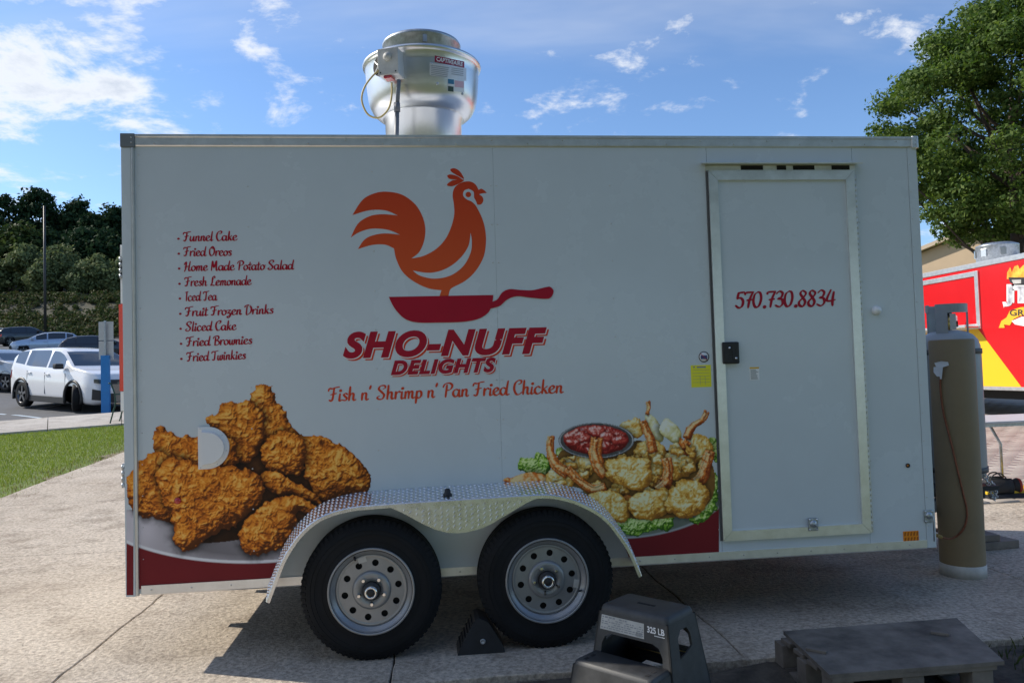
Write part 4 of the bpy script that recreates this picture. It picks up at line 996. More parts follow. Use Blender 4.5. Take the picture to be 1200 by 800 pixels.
# fried chicken
kc = 2.9625
C = lambda pts: [(130+a/kc, 430+b/kc) for a, b in catmull(pts, 4, True)]
st_ch = [(0.0, (0.030, 0.008, 0.002)), (0.22, (0.13, 0.035, 0.006)), (0.42, (0.44, 0.105, 0.010)), (0.60, (0.74, 0.215, 0.018)), (0.80, (0.90, 0.33, 0.034)), (1.08, (1.0, 0.55, 0.12))]
cv_ = Canvas(149, 446, 441, 696, 0.72)
X, Y = cv_.X, cv_.Y
ell = ((X-288)/178)**2+((Y-590)/66)**2
plate_low = (Y > 585) & (ell < 1)
shade = 0.40+0.32*fbm(X, Y, 40, 2, 3)-0.10*np.clip((Y-625)/30, 0, 1)
gl_ = np.sqrt(((X-288)/178**2)**2+((Y-590)/66**2)**2)*2+1e-6; dpx = (ell-1)/gl_            # distance to the plate's rim in picture pixels
w1 = np.clip(dpx/1.3+0.5, 0, 1)[..., None]; w2 = np.clip((dpx-3.4)/1.3+0.5, 0, 1)[..., None]
pc_ = np.stack([shade*1.0, shade*0.93, shade*0.98], -1); rc_ = RED[None, None]*(0.9+0.2*fbm(X, Y, 50, 2, 8))[..., None]
allc = (pc_*(1-w1)+np.array([0.80, 0.80, 0.82])*w1)*(1-w2)+rc_*w2
cv_.fill(((Y > 596) & (dpx < 3.4)) | ((Y > 590) & (dpx >= 0)), allc)
# dark hollow between the pieces
d = sdf(C([(400,300),(520,250),(660,300),(760,460),(720,500),(600,560),(430,600),(300,610),(250,600),(350,420)]), X, Y); dark = d > 0
cv_.fill(dark, np.stack([0.055+0.05*fbm(X, Y, 8, 3, 5), 0.018+0.02*fbm(X, Y, 8, 3, 5), 0.006+0.004*fbm(X, Y, 8, 3, 5)], -1))
# soft shadow on the plate below the pieces
for ring_ in ([(215,560),(420,540),(460,600),(640,560),(740,500),(720,560),(560,665),(300,650)],):
    d = sdf(C(ring_), X, Y); k_ = np.clip(0.5+d/14, 0, 1)*0.62; sel = plate_low; cv_.c[sel] *= (1-k_[sel])[:, None]
for i, (P, R_) in enumerate((
    ([(480,95),(520,56),(560,70),(582,110),(605,155),(645,215),(665,245),(640,330),(560,340),(520,250),(490,190),(476,130)], 14),
    ([(365,160),(385,125),(450,114),(492,122),(535,180),(520,280),(470,330),(420,330),(415,270),(340,205),(332,178)], 13),
    ([(143,265),(148,225),(175,210),(205,218),(240,236),(300,240),(420,250),(445,300),(430,350),(330,372),(200,345),(150,305)], 14),
    ([(60,390),(85,340),(140,293),(200,298),(262,330),(255,420),(235,530),(150,527),(90,502),(56,450)], 20),
    ([(655,242),(700,230),(760,255),(820,283),(872,320),(902,370),(900,405),(875,442),(820,447),(760,468),(728,465),(690,400),(668,375),(672,300)], 22),
    ([(515,285),(545,247),(600,225),(652,236),(678,278),(672,340),(640,370),(590,370),(545,350)], 17),
    ([(523,380),(560,360),(620,385),(680,425),(722,447),(732,478),(690,470),(620,440),(560,440)], 9),
    ([(163,350),(200,318),(290,330),(380,347),(430,343),(500,363),(522,380),(532,440),(500,500),(440,545),(400,560),(340,592),(290,627),(240,632),(213,603),(215,550),(190,470),(163,400)], 22),
    ([(438,585),(460,545),(500,500),(560,458),(620,443),(680,458),(727,490),(737,512),(690,517),(650,502),(642,560),(602,612),(550,642),(500,652),(458,632)], 17))):
    cv_.lump(C(P), st_ch, R_, 2.3, 100+i*13, rag=3.0, fs=8.5, halo=(10, 0.8), amb=0.20, gainv=1.12)
cv_.emit('fried_chicken_print', M['print'], T, YP-0.0009, cv_.X > 162.0)
cv_.emit('corner_print', M['print'], T, -0.0150, (cv_.X > 149.5) & (cv_.X < 158.3))

# fried shrimp platter
ks = 3.3333
Cs = lambda pts: [(580+a/ks, 440+b/ks) for a, b in catmull(pts, 4, True)]
def Ct(path, w0, w1):            # a tapering curved tail
    P = catmull([(580+a/ks, 440+b/ks) for a, b in path], 5); n = len(P); Lh = []; Rh = []
    for i, p in enumerate(P):
        t = P[min(i+1, n-1)]-P[max(i-1, 0)]; t = t/np.hypot(*t); nn = np.array([-t[1], t[0]]); w = (w0+(w1-w0)*i/(n-1))/ks
        Lh.append(tuple(p+nn*w)); Rh.append(tuple(p-nn*w))
    return Lh+Rh[::-1]
cs_ = Canvas(588, 466, 842.5, 668, 0.72); X, Y = cs_.X, cs_.Y
ell = ((X-718)/143)**2+((Y-560)/71)**2
gl_ = np.sqrt(((X-718)/143**2)**2+((Y-560)/71**2)**2)*2+1e-6; dpx = (ell-1)/gl_
w1 = np.clip((dpx+2.2)/1.3+0.5, 0, 1)[..., None]; w2 = np.clip(dpx/1.3+0.5, 0, 1)[..., None]; f_ = fbm(X, Y, 30, 2, 4)
pc_ = np.stack([0.11+0.10*f_, 0.13+0.10*f_, 0.10+0.08*f_], -1); rc_ = RED[None, None]*(0.95+0.2*fbm(X, Y, 50, 2, 8))[..., None]
allc = (pc_*(1-w1)+np.array([0.42, 0.43, 0.42])*w1)*(1-w2)+rc_*w2
cs_.fill(((Y > 582) & (dpx >= 0) & (X > 728)) | ((dpx < 0) & (Y > 575) & (X > 660)), allc)
st_le = [(0, (0.01, 0.025, 0.004)), (0.35, (0.06, 0.17, 0.012)), (0.6, (0.20, 0.42, 0.03)), (0.85, (0.50, 0.70, 0.10)), (1, (0.78, 0.88, 0.35))]
st_sh = [(0, (0.06, 0.018, 0.004)), (0.25, (0.30, 0.11, 0.018)), (0.45, (0.68, 0.28, 0.028)), (0.62, (0.88, 0.48, 0.085)), (0.84, (0.98, 0.71, 0.23)), (1.08, (1, 0.90, 0.55))]
st_ta = [(0, (0.07, 0.010, 0.003)), (0.3, (0.32, 0.055, 0.012)), (0.52, (0.76, 0.16, 0.018)), (0.75, (0.94, 0.34, 0.06)), (1.0, (1.0, 0.70, 0.32))]
st_lm = [(0, (0.3, 0.2, 0.03)), (0.4, (0.72, 0.60, 0.20)), (0.7, (0.92, 0.85, 0.48)), (1, (1, 0.97, 0.80))]
st_sa = [(0, (0.03, 0.002, 0.002)), (0.3, (0.22, 0.012, 0.010)), (0.6, (0.52, 0.04, 0.03)), (0.85, (0.72, 0.12, 0.08)), (1, (0.95, 0.5, 0.42))]
for i, P in enumerate(([(88,372),(98,335),(120,318),(150,322),(175,305),(200,312),(212,350),(205,385),(140,385)], [(815,300),(822,255),(845,235),(872,240),(872,330)], [(240,300),(262,282),(290,300),(270,330)])):
    cs_.lump(Cs(P), st_le, 7, 3.0, 300+i*9, rag=3.2, fs=6, halo=None, gainv=1.5)
for i, P in enumerate(([(470,575),(500,550),(560,545),(640,540),(700,550),(690,590),(660,602),(610,608),(560,620),(520,625),(488,605)], [(765,560),(800,530),(830,470),(850,400),(872,380),(872,500),(845,545),(800,580),(770,580)])):
    cs_.lump(Cs(P), st_le, 8, 3.4, 340+i*9, rag=3.4, fs=6.5, halo=None, gainv=1.35)
d = sdf(Cs([(260,290),(420,300),(560,250),(700,300),(840,330),(850,470),(760,540),(560,560),(420,520),(330,440),(240,420)]), X, Y)
cs_.fill(d > 0, np.stack([0.16+0.2*fbm(X, Y, 9, 3, 5), 0.07+0.10*fbm(X, Y, 9, 3, 5), 0.015+0.02*fbm(X, Y, 9, 3, 5)], -1))
sh = lambda P, R_, sd, g=1.12: cs_.lump(Cs(P), st_sh, R_, 1.4, sd, rag=2.4, fs=6.0, halo=(6, 0.6), amb=0.40, gainv=g*1.12)
def ta(path, w0, w1, sd):
    P = np.array(path, float); n = len(P); t = np.gradient(P, axis=0); t /= np.hypot(t[:, 0], t[:, 1])[:, None]; nn = np.stack([-t[:, 1], t[:, 0]], -1)
    k = np.linspace(1, 0, n)[:, None]          # the path starts at the tip of the tail
    for j, (o, f, g_) in enumerate(((-1, 0.70, 1.10), (1, 0.70, 1.28), (0.1, 0.55, 1.42))):
        Q = P+nn*o*(w0*0.60*k+w1*0.12*(1-k)); Q[0] -= t[0]*(6 if j < 2 else -4)
        cs_.lump(Ct([tuple(q) for q in Q], w0*0.62*f+1.5, w1*0.80*f+1), st_ta, max(w0, w1)/ks*0.5, 0.55, sd+j*3, rag=0.9, fs=3.2, halo=(2.5, 0.45), amb=0.36, gainv=g_, shine=0.22)
sh([(490,205),(510,175),(560,165),(585,200),(560,240),(520,240)], 8, 401)
cs_.lump(Cs([(582,165),(592,142),(618,158),(650,200),(660,250),(630,262),(600,215)]), st_lm, 9, 0.5, 405, rag=0.6, gainv=1.2)
cs_.lump(Cs([(640,215),(665,165),(700,185),(730,225),(722,262),(690,262)]), st_lm, 8, 0.4, 406, rag=0.5, gainv=1.1)
ta([(597,105),(600,130),(590,150)], 9, 14, 410)
sh([(738,255),(780,225),(830,240),(850,290),(830,335),(770,330)], 10, 402)
ta([(826,142),(805,175),(770,200),(745,245)], 10, 26, 411)
sh([(545,290),(570,255),(630,250),(670,290),(680,350),(640,420),(590,420),(555,370)], 12, 403)
ta([(578,180),(590,215),(605,250),(615,300)], 12, 28, 412)
sh([(662,330),(680,280),(730,262),(780,300),(785,360),(740,395),(690,395)], 14, 404)
cs_.lump(Cs([(30,408),(80,390),(130,375),(180,380),(240,410),(260,440),(150,440),(60,430)]), st_ta, 8, 1.0, 407, rag=1.4, gainv=1.2)
sh([(200,390),(250,340),(300,310),(370,305),(395,340),(380,380),(320,410),(290,470),(230,440)], 12, 408)
# sauce bowl
e1 = ((X-(580+395/ks))/(149/ks))**2+((Y-(440+252/ks))/(70/ks))**2
cs_.halo(np.where(e1 < 1, 1, -(np.sqrt(e1)-1)*30), 8, 0.6)
cs_.fill(e1 < 1, np.stack([0.05+0.10*fbm(X, Y, 5, 2, 71)]*3, -1)*np.array([1.0, 0.95, 0.92])); cs_.fill((e1 > 0.88) & (e1 < 0.955), np.stack([0.28+0.30*fbm(X, Y, 12, 2, 72)]*3, -1))
cs_.lump(Cs([(395+128*math.cos(a), 250+58*math.sin(a)) for a in np.linspace(0, 2*PI, 14)[:-1]]), st_sa, 8, 2.6, 420, rag=0.8, fs=9, halo=None, amb=0.30, gainv=1.1, shine=0.5)
for i, (cx_, cy_, r_) in enumerate(((395, 215, 30), (440, 240, 26), (340, 240, 28), (490, 255, 28), (300, 262, 22), (420, 270, 26))):
    cs_.lump(Cs([(cx_+r_*1.25*math.cos(a), cy_+r_*0.8*math.sin(a)) for a in np.linspace(0, 2*PI, 8)[:-1]]), st_sa, 6, 0.8, 430+i, rag=1.6, fs=6, halo=(3, 0.4), amb=0.35, gainv=1.2, shine=0.7)
gcr = np.random.default_rng(17)
for i in range(34):
    cx_, cy_ = gcr.uniform(250, 840), gcr.uniform(250, 540)
    if ((cx_-395)/165)**2+((cy_-252)/85)**2 < 1 or cy_ > 560-0.02*(cx_-560)**2*0.1 or cy_ < 300-(cx_-400)*0.12: continue
    r_ = gcr.uniform(15, 30); cs_.lump(Cs([(cx_+r_*(1+0.35*math.sin(i*3+k_*2))*math.cos(k_), cy_+r_*(0.8+0.3*math.cos(i*2+k_*3))*math.sin(k_)) for k_ in np.linspace(0, 2*PI, 9)[:-1]]), st_sh if i % 4 else st_ta, 6, 1.3, 600+i*3, rag=2.6, fs=5.0, halo=(4, 0.5), amb=0.34, gainv=0.98+0.2*gcr.random())
for i, (cx_, cy_, r_) in enumerate(((300, 350, 26), (345, 395, 22), (640, 330, 24), (705, 300, 22), (760, 360, 26), (600, 460, 22), (470, 450, 24), (250, 420, 22), (720, 470, 28), (815, 350, 22))):
    sh([(cx_+r_*(1.1+0.3*math.sin(i*3+k_))*math.cos(k_), cy_+r_*(0.85+0.25*math.cos(i*2+k_*2))*math.sin(k_)) for k_ in np.linspace(0, 2*PI, 9)[:-1]], 6, 450+i*3, 1.02+0.1*(i % 3))
ta([(218,238),(215,290),(235,345),(285,380)], 13, 34, 413)
ta([(285,365),(330,410),(385,445),(432,432)], 14, 26, 414)
ta([(398,245),(392,300),(405,350),(435,390)], 22, 36, 415)
sh([(425,350),(470,320),(540,315),(600,335),(612,390),(590,440),(530,448),(490,430),(440,400)], 15, 409)
ta([(668,325),(675,365),(668,420),(640,450)], 18, 30, 416)
sh([(360,480),(400,455),(450,448),(505,470),(526,520),(515,560),(460,568),(400,530)], 13, 421)
sh([(525,480),(560,450),(620,445),(672,440),(692,480),(680,530),(620,555),(560,555),(528,530)], 14, 422)
ta([(838,298),(825,345),(808,395),(780,420)], 18, 34, 417)
sh([(662,490),(690,430),(740,405),(800,410),(832,450),(820,510),(770,552),(710,550),(675,530)], 16, 423)
cs_.emit('fried_shrimp_print', M['print'], T, YP-0.0009)

# ---- exhaust fan on the roof
FX, FY = 1.516, 0.70
fan = empty('exhaust_fan'); fan.parent = T; fan.location = Vector((FX, FY, ZT))+OFF
def fz(prof): return [(r, z-ZT) for r, z in prof]
MB().box(-0.30, 0.30, -0.30, 0.30, -0.002, 0.09, 0.01).build('curb', M['galv'], fan)
MB().lathe(fz([(0.233, 2.70), (0.233, 2.925), (0.240, 2.928), (0.240, 2.94), (0.252, 2.945)]), n=72).build('duct', M['fan_alu'], fan)
MB().lathe(fz([(0.250, 2.946), (0.275, 2.956), (0.303, 2.980), (0.322, 3.015), (0.333, 3.06), (0.340, 3.12), (0.345, 3.19), (0.347, 3.238), (0.353, 3.246), (0.361, 3.252), (0.364, 3.262), (0.360, 3.272), (0.350, 3.274), (0.340, 3.266), (0.334, 3.20), (0.24, 3.0)]), n=96).build('bowl', M['fan_alu'], fan)
MB().lathe(fz([(0.232, 3.20), (0.232, 3.385), (0.239, 3.390), (0.241, 3.402), (0.236, 3.412), (0.21, 3.416), (0.0, 3.418)]), n=72).build('motor_cover', M['galv'], fan)
o = MB().box(-0.012+0.02, 0.012+0.02, -0.246, -0.2325, 3.33-ZT, 3.375-ZT, 0.002).build('cover_clip', M['galv'], fan)
def bowl_r(z): return float(np.interp(z, [2.98, 3.015, 3.06, 3.12, 3.19, 3.24], [0.303, 0.322, 0.333, 0.340, 0.345, 0.347]))
def fan_pt(px, py, lift=0.003):
    """point on the bowl seen at a picture position"""
    d = ray(px, py); o = CAMP-np.array([FX, FY, 0]); 
    z = 3.1
    for _ in range(12):
        r = bowl_r(z)+lift; A = d[0]**2+d[1]**2; B = 2*(o[0]*d[0]+o[1]*d[1]); Cc = o[0]**2+o[1]**2-r*r
        t = (-B-math.sqrt(max(0, B*B-4*A*Cc)))/(2*A); z = o[2]+d[2]*t
    p = o+d*t; return (p[0], p[1], p[2]-ZT)
def fan_patch(x0, y0, x1, y1, material, name, lift, par, sk=0.0, nx=10, ny=4):
    V = [fan_pt(x0+(x1-x0)*i/nx, y0+(y1-y0)*j/ny+sk*i/nx, lift) for j in range(ny+1) for i in range(nx+1)]
    F = [(j*(nx+1)+i, j*(nx+1)+i+1, (j+1)*(nx+1)+i+1, (j+1)*(nx+1)+i) for j in range(ny) for i in range(nx)]
    return MB().add(V, F).build(name, material, par)
M['maroon'] = mat('maroon_label', (0.30, 0.010, 0.05), 0.4); M['label_w'] = mat('white_label', (0.62, 0.62, 0.62), 0.4, 0.2); M['teal'] = mat('teal_ink', (0.02, 0.16, 0.28), 0.4); M['dkgreen'] = mat('dark_green_ink', (0.02, 0.05, 0.04), 0.4); M['pink'] = mat('pink_ink', (0.62, 0.38, 0.42), 0.4)
lab = fan_patch(509.5, 65.2, 544.2, 72.6, M['maroon'], 'brand_label', 0.002, fan, 7.2)
V, F = block_verts('CAPTIVEAIRE', 0.02, 0.15); lo_, hi_ = V.min(0), V.max(0)
P = []
for v in V:
    u, w = (v[0]-lo_[0])/(hi_[0]-lo_[0]), (v[1]-lo_[1])/(hi_[1]-lo_[1]); P.append(fan_pt(511.5+31*u, 66.2+5.2*(1-w)+7.2*(u*31+2)/34.7, 0.004))
MB().add(P, F).build('brand_lettering', M['vinyl_white'], lab)
lab = fan_patch(503.5, 73.5, 546.5, 88.5, M['label_w'], 'spec_label', 0.0012, fan, 6.5)
for j in range(6):
    fan_patch(505, 76.5+j*2.1, 524+3*rng.random(), 77.2+j*2.1, M['greyink'], 'print_line', 0.0022, lab, 3.0, 6, 1)
    if j < 4: fan_patch(529, 79.5+j*2.3, 543, 80.2+j*2.3, M['greyink'], 'print_line', 0.0022, lab, 2.0, 6, 1)
lab = fan_patch(524, 92.2, 544, 106, M['label_w'], 'logo_label', 0.0012, fan, 2.5)
fan_patch(525, 92.6, 532, 98.2, M['teal'], 'print_block', 0.0022, lab, 0.8, 4, 2); fan_patch(525, 101, 531.5, 107, M['dkgreen'], 'print_block', 0.0022, lab, 0.8, 4, 2); fan_patch(533, 94.5, 543.5, 102, M['pink'], 'print_block', 0.0022, lab, 1.2, 4, 2)
for (x, y) in ((505.5, 74.5), (512.5, 98), (541.5, 110), (528, 139), (527, 146), (527, 160)):
    p = fan_pt(x, y, 0.0) if y < 120 else None
    if p: MB().lathe([(0.009, 0.0), (0.007, 0.004), (0.0, 0.005)], (p[0], p[1], p[2]), 'y', 8).build('bolt', M['galv'], fan)
# vent hole, control box, cable and conduit
p = fan_pt(445.5, 78, 0.0); cdir = Vector((p[0], p[1], 0)).normalized(); MBv = MB()
Mv = Matrix.Translation(Vector(p)) @ cdir.to_track_quat('Z', 'Y').to_matrix().to_4x4()
MBv.add([Mv @ Vector((0.052*math.cos(a), 0.058*math.sin(a), 0.008)) for a in np.linspace(0, 2*PI, 25)[:-1]]+[Mv @ Vector((0.052*math.cos(a), 0.058*math.sin(a), -0.02)) for a in np.linspace(0, 2*PI, 25)[:-1]], [tuple(range(24))]+[(i, (i+1) % 24, 24+(i+1) % 24, 24+i) for i in range(24)])
vh = MBv.build('vent_hole', M['void'], fan)
for s in (-1, 1): MB().tube([Mv @ Vector((-0.036*s, -0.036, 0.011)), Mv @ Vector((0.036*s, 0.036, 0.011))], 0.004, 6).build('guard_wire', M['alu_mat'], vh)
p = fan_pt(462, 79, 0.0); cdir = Vector((p[0]*0.7, p[1], 0)).normalized()
Mc = Matrix.Translation(Vector(p)) @ Matrix.Rotation(math.atan2(cdir.x, -cdir.y), 4, 'Z')
cb = MB().box(-0.060, 0.060, -0.085, 0.03, -0.074, 0.074, 0.006, Mc).build('control_box', M['label_w'], fan)
MB().box(-0.062, 0.062, -0.093, -0.0852, -0.076, 0.076, 0.003, Mc).build('box_cover', M['palegrey'], cb)
mb = MB(); mb.lathe([(0.024, 0.0), (0.024, 0.010), (0.017, 0.022), (0.0, 0.026)], (0, -0.093, 0.024), 'y', 24); mb.v = [tuple(Mc @ Vector(v)) for v in mb.v]; mb.build('switch_knob', M['palegrey'], cb)
for sx in (-1, 1): 
    mb = MB(); mb.lathe([(0.005, 0.0), (0.0, 0.004)], (sx*0.046, -0.093, -0.062), 'y', 8); mb.v = [tuple(Mc @ Vector(v)) for v in mb.v]; mb.build('screw', M['dark'], cb)
MB().box(-0.035, 0.015, -0.08, -0.02, -0.090, -0.0745, 0.004, Mc).build('cable_gland', M['redlens'], cb)
def fp(px, py, yy): q = on_y(px, py, yy); return (q[0]-FX, q[1]-FY, q[2]-ZT)
yb_ = FY+p[1]-0.08
MB().tube(catmull([fp(459, 97, yb_), fp(459, 112, yb_), fp(455, 128, yb_), fp(444, 138, yb_), fp(431, 134, yb_), fp(424, 118, yb_), fp(427, 103, yb_), fp(436, 90, yb_), fp(445, 82, yb_+0.02)], 6), 0.0055, 8).build('loop_cable', M['cable_y'], fan)
yc_ = yb_
MB().tube([fp(467.5, 94, yc_), fp(466.5, 108, yc_), fp(465.5, 128, yc_)], 0.0115, 10).build('flexible_conduit', M['conduit'], fan)
q0, q1 = fp(465.3, 127, yc_), fp(464.5, 168, yc_)
MB().tube([q0, q1, (q1[0], q1[1], 0.0)], 0.0135, 10).build('conduit', M['conduit'], fan)
MB().tube([(q0[0], q0[1], q0[2]-0.02), (q0[0], q0[1], q0[2]+0.03)], 0.018, 10).build('conduit_coupling', M['conduit'], fan)
# ------------------------------------------------------------------ things by the trailer
# wheel chock against the second wheel
ck = empty('wheel_chock', (1.735, -0.105, 0)); tag(ck, 'black ribbed rubber chock wedged against the trailer wheel', 'wheel chock')
prof = [(-0.125, 0.0), (-0.118, 0.02), (-0.035, 0.165), (-0.015, 0.172), (0.03, 0.150), (0.075, 0.075), (0.105, 0.02), (0.11, 0.0)]
mb = MB(); mb.prism(prof, lambda a, b, t: (a, t, b), -0.085, 0.085); mb.build('block', M['chock'], ck)
for i in range(6):
    t0 = 0.10+i*0.145; p0 = Vector((-0.118+0.083*t0, 0, 0.02+0.145*t0)); 
    MB().box(-0.004, 0.006, -0.078, 0.078, -0.006, 0.006, 0.002, Matrix.Translation(p0) @ Matrix.Rotation(-1.05, 4, 'Y')).build('rib', M['chock'], ck)
mb = MB(); mb.lathe([(0.010, 0.0), (0.014, 0.004), (0.012, 0.010), (0.006, 0.006), (0.0, 0.006)], (0.0, -0.085, 0.062), 'y', 16); mb.build('eye_bolt', M['galv'], ck)

# two-step stool
uW = np.array([0.66, -0.751]); uN = np.array([-0.751, -0.66])
sc = np.array([2.395, -0.80]); ang = math.atan2(uW[1], uW[0])
sl = empty('step_stool', (sc[0], sc[1], -0.035), ang); sl.scale = (0.95, 0.95, 0.95); tag(sl, 'charcoal plastic two step stool with white label', 'step stool')
# local frame: x along the width, -y is the front (uN)
def quadwall(mb, b0, b1, t1, t0, th):      # flared wall given bottom/top corner points, thickened inwards
    pass
HT, HS = 0.435, 0.235
def ring(w, f, bk, z): return [(-w/2, f, z), (w/2, f, z), (w/2, bk, z), (-w/2, bk, z)]
TOPF, TOPB = -0.115, 0.115
def frus(mb, w0, f0, b0, z0, w1, f1, b1, z1, bev=0.0):
    V = ring(w0, f0, b0, z0)+ring(w1, f1, b1, z1); mb.add(V, [(0, 1, 5, 4), (1, 2, 6, 5), (2, 3, 7, 6), (3, 0, 4, 7), (4, 5, 6, 7), (3, 2, 1, 0)])
# top tread with rounded edge
mb = MB(); rs = []
for z, g in ((HT-0.05, 0.0), (HT-0.02, 0.002), (HT-0.006, 0.008), (HT, 0.018)):
    w, f, b = 0.352-2*g, TOPF+g, TOPB-g; r = 0.02; R_ = []
    for cx, cy, a0 in ((w/2-r, b-r, 0), (-w/2+r, b-r, PI/2), (-w/2+r, f+r, PI), (w/2-r, f+r, 1.5*PI)):
        for a in np.linspace(a0, a0+PI/2, 5): R_.append((cx+r*math.cos(a), cy+r*math.sin(a), z))
    rs.append(R_)
n = len(rs[0]); V = [p for r in rs for p in r]; F = [(k*n+i, k*n+(i+1) % n, (k+1)*n+(i+1) % n, (k+1)*n+i) for k in range(3) for i in range(n)]+[tuple(3*n+i for i in range(n))]
mb.add(V, F, True); top = mb.build('upper_tread', M['stool'], sl)
MB().box(-0.045, 0.045, -0.008, 0.008, HT+0.0005, HT+0.0015, 0.0004).build('hand_slot', M['void'], top)
# upper body: side walls with a grip hole, back and front frame with arched opening
def panel(poly_out, holes, P3, th_dir, name, par=sl):
    mb = MB(); mb.holed(poly_out, holes, lambda a, b, t: tuple(np.array(P3(a, b))+np.array(th_dir)*t), 0.0, 0.008); return mb.build(name, M['stool'], par)
zt, zb = HT-0.03, 0.0
def side3(s): 
    def f(a, b):      # a along depth -1..1, b height
        k = (zt-b)/(zt-zb); x = s*(0.176+0.055*k); y0 = TOPF-0.050*k; y1 = TOPB+0.055*k; return (x, y0+(y1-y0)*(a+1)/2, b)
    return f
for s in (1, -1):
    panel([(-1, zb), (1, zb), (1, zt), (-1, zt)], [[(-0.42, 0.255), (-0.42, 0.335), (-0.2, 0.365), (0.22, 0.365), (0.40, 0.335), (0.40, 0.285), (0.0, 0.265)]], side3(s), (-s, 0, 0), 'side_panel')
def front3(a, b):
    k = (zt-b)/(zt-zb); return ((0.176+0.055*k)*a, TOPF-0.050*k, b)
arch = [(-0.80, 0.0005), (0.80, 0.0005), (0.80, 0.27), (0.72, 0.305), (0.55, 0.318), (-0.60, 0.318), (-0.74, 0.300), (-0.80, 0.27)]
panel([(-1, zb)]+[(-0.80, zb), (-0.80, 0.27), (-0.74, 0.300), (-0.60, 0.318), (0.55, 0.318), (0.72, 0.305), (0.80, 0.27), (0.80, zb)]+[(1, zb), (1, zt), (-1, zt)], [], front3, (0, 1, 0), 'front_panel')
def back3(a, b):
    k = (zt-b)/(zt-zb); return ((0.176+0.055*k)*a, TOPB+0.055*k, b)
panel([(-1, zb)]+[(-0.70, zb), (-0.70, 0.09), (-0.5, 0.125), (0.5, 0.125), (0.70, 0.09), (0.70, zb)]+[(1, zb), (1, zt), (-1, zt)], [[(-0.70, 0.24), (-0.70, 0.30), (-0.5, 0.33), (0.5, 0.33), (0.70, 0.30), (0.70, 0.24)]], back3, (0, -1, 0), 'back_panel')
for z in (0.18, 0.215): MB().tube([(-0.15, TOPB+0.012, z), (0.15, TOPB+0.012, z)], 0.003, 6).build('inner_rib', M['brass'], sl)
# lower step
SF, SBk = -0.29, -0.112
lw0, lw1 = 0.45, 0.395
mb = MB(); rs = []
for z, g in ((HS-0.02, 0.0), (HS-0.005, 0.004), (HS, 0.012)):
    w, f, b = lw1-2*g, SF+g, SBk-0.03; r = 0.018; R_ = []
    for cx, cy, a0 in ((w/2-0.002, b, 0), (-w/2+0.002, b, PI/2)): R_.append((cx, cy, z))
    for cx, cy, a0 in ((-w/2+r, f+r, PI), (w/2-r, f+r, 1.5*PI)):
        for a in np.linspace(a0, a0+PI/2, 5): R_.append((cx+r*math.cos(a), cy+r*math.sin(a), z))
    rs.append(R_)
n = len(rs[0]); V = [p for r in rs for p in r]; F = [(k*n+i, k*n+(i+1) % n, (k+1)*n+(i+1) % n, (k+1)*n+i) for k in range(2) for i in range(n)]+[tuple(2*n+i for i in range(n))]
mb.add(V, F, True); low_ = mb.build('lower_tread', M['stool'], sl)
for x, y in ((-0.155, -0.20), (0.155, -0.20), (-0.155, -0.245), (0.155, -0.245)): MB().box(x-0.008, x+0.008, y-0.012, y+0.012, HS+0.0004, HS+0.0012, 0.0003).build('tread_slot', M['void'], low_)
mb = MB(); V = [(-lw0/2, SF-0.03, 0), (lw0/2, SF-0.03, 0), (lw1/2, SF, HS-0.018), (-lw1/2, SF, HS-0.018)]; V += [(x*0.96, y+0.008, z) for x, y, z in V]
mb.add(V, [(0, 1, 2, 3), (5, 4, 7, 6), (0, 4, 5, 1), (1, 5, 6, 2), (2, 6, 7, 3), (3, 7, 4, 0)]); mb.build('lower_front', M['stool'], sl)
for s in (1, -1):
    mb = MB(); V = [(s*lw0/2, SF-0.03, 0), (s*lw0/2*1.0, SBk-0.055, 0), (s*lw1/2, SBk-0.03, HS-0.018), (s*lw1/2, SF, HS-0.018)]; V += [(x-s*0.008, y, z) for x, y, z in V]
    mb.add(V, [(0, 1, 2, 3), (5, 4, 7, 6), (0, 4, 5, 1), (1, 5, 6, 2), (2, 6, 7, 3), (3, 7, 4, 0)]); mb.build('lower_side', M['stool'], sl)
# label and load rating on the front of the upper step
def fr(a, b, lift): p = front3(a, b); return (p[0], p[1]-lift, p[2])
mb = MB(); mb.add([fr(-0.90, 0.330, 0.001), fr(0.34, 0.330, 0.001), fr(0.34, 0.392, 0.001), fr(-0.90, 0.392, 0.001)], [(0, 1, 2, 3)]); lab = mb.build('paper_label', M['palegrey'], sl)
mb = MB()
for r_ in range(6):
    x = -0.87
    while x < (0.30 if r_ != 0 else -0.2):
        w_ = rng.uniform(0.03, 0.12); b0 = 0.381-r_*0.0088; h_ = 0.0045 if r_ else 0.007
        if rng.random() < 0.85: mb.add([fr(x, b0, 0.0018), fr(min(x+w_, 0.32), b0, 0.0018), fr(min(x+w_, 0.32), b0+h_, 0.0018), fr(x, b0+h_, 0.0018)], [(0, 1, 2, 3)])
        x += w_+0.025
for i in range(10): mb.add([fr(0.12+i*0.018, 0.333, 0.0018), fr(0.128+i*0.018, 0.333, 0.0018), fr(0.128+i*0.018, 0.352, 0.0018), fr(0.12+i*0.018, 0.352, 0.0018)], [(0, 1, 2, 3)])
mb.build('label_print', M['greyink'], lab)
V, F = block_verts('325 LB', 0.03, 0.0); lo_, hi_ = V.min(0), V.max(0)
MB().add([fr(0.43+0.47*(v[0]-lo_[0])/(hi_[0]-lo_[0]), 0.361+0.026*(v[1]-lo_[1])/(hi_[1]-lo_[1]), 0.0014) for v in V], F).build('load_rating', M['vinyl_white'], sl)
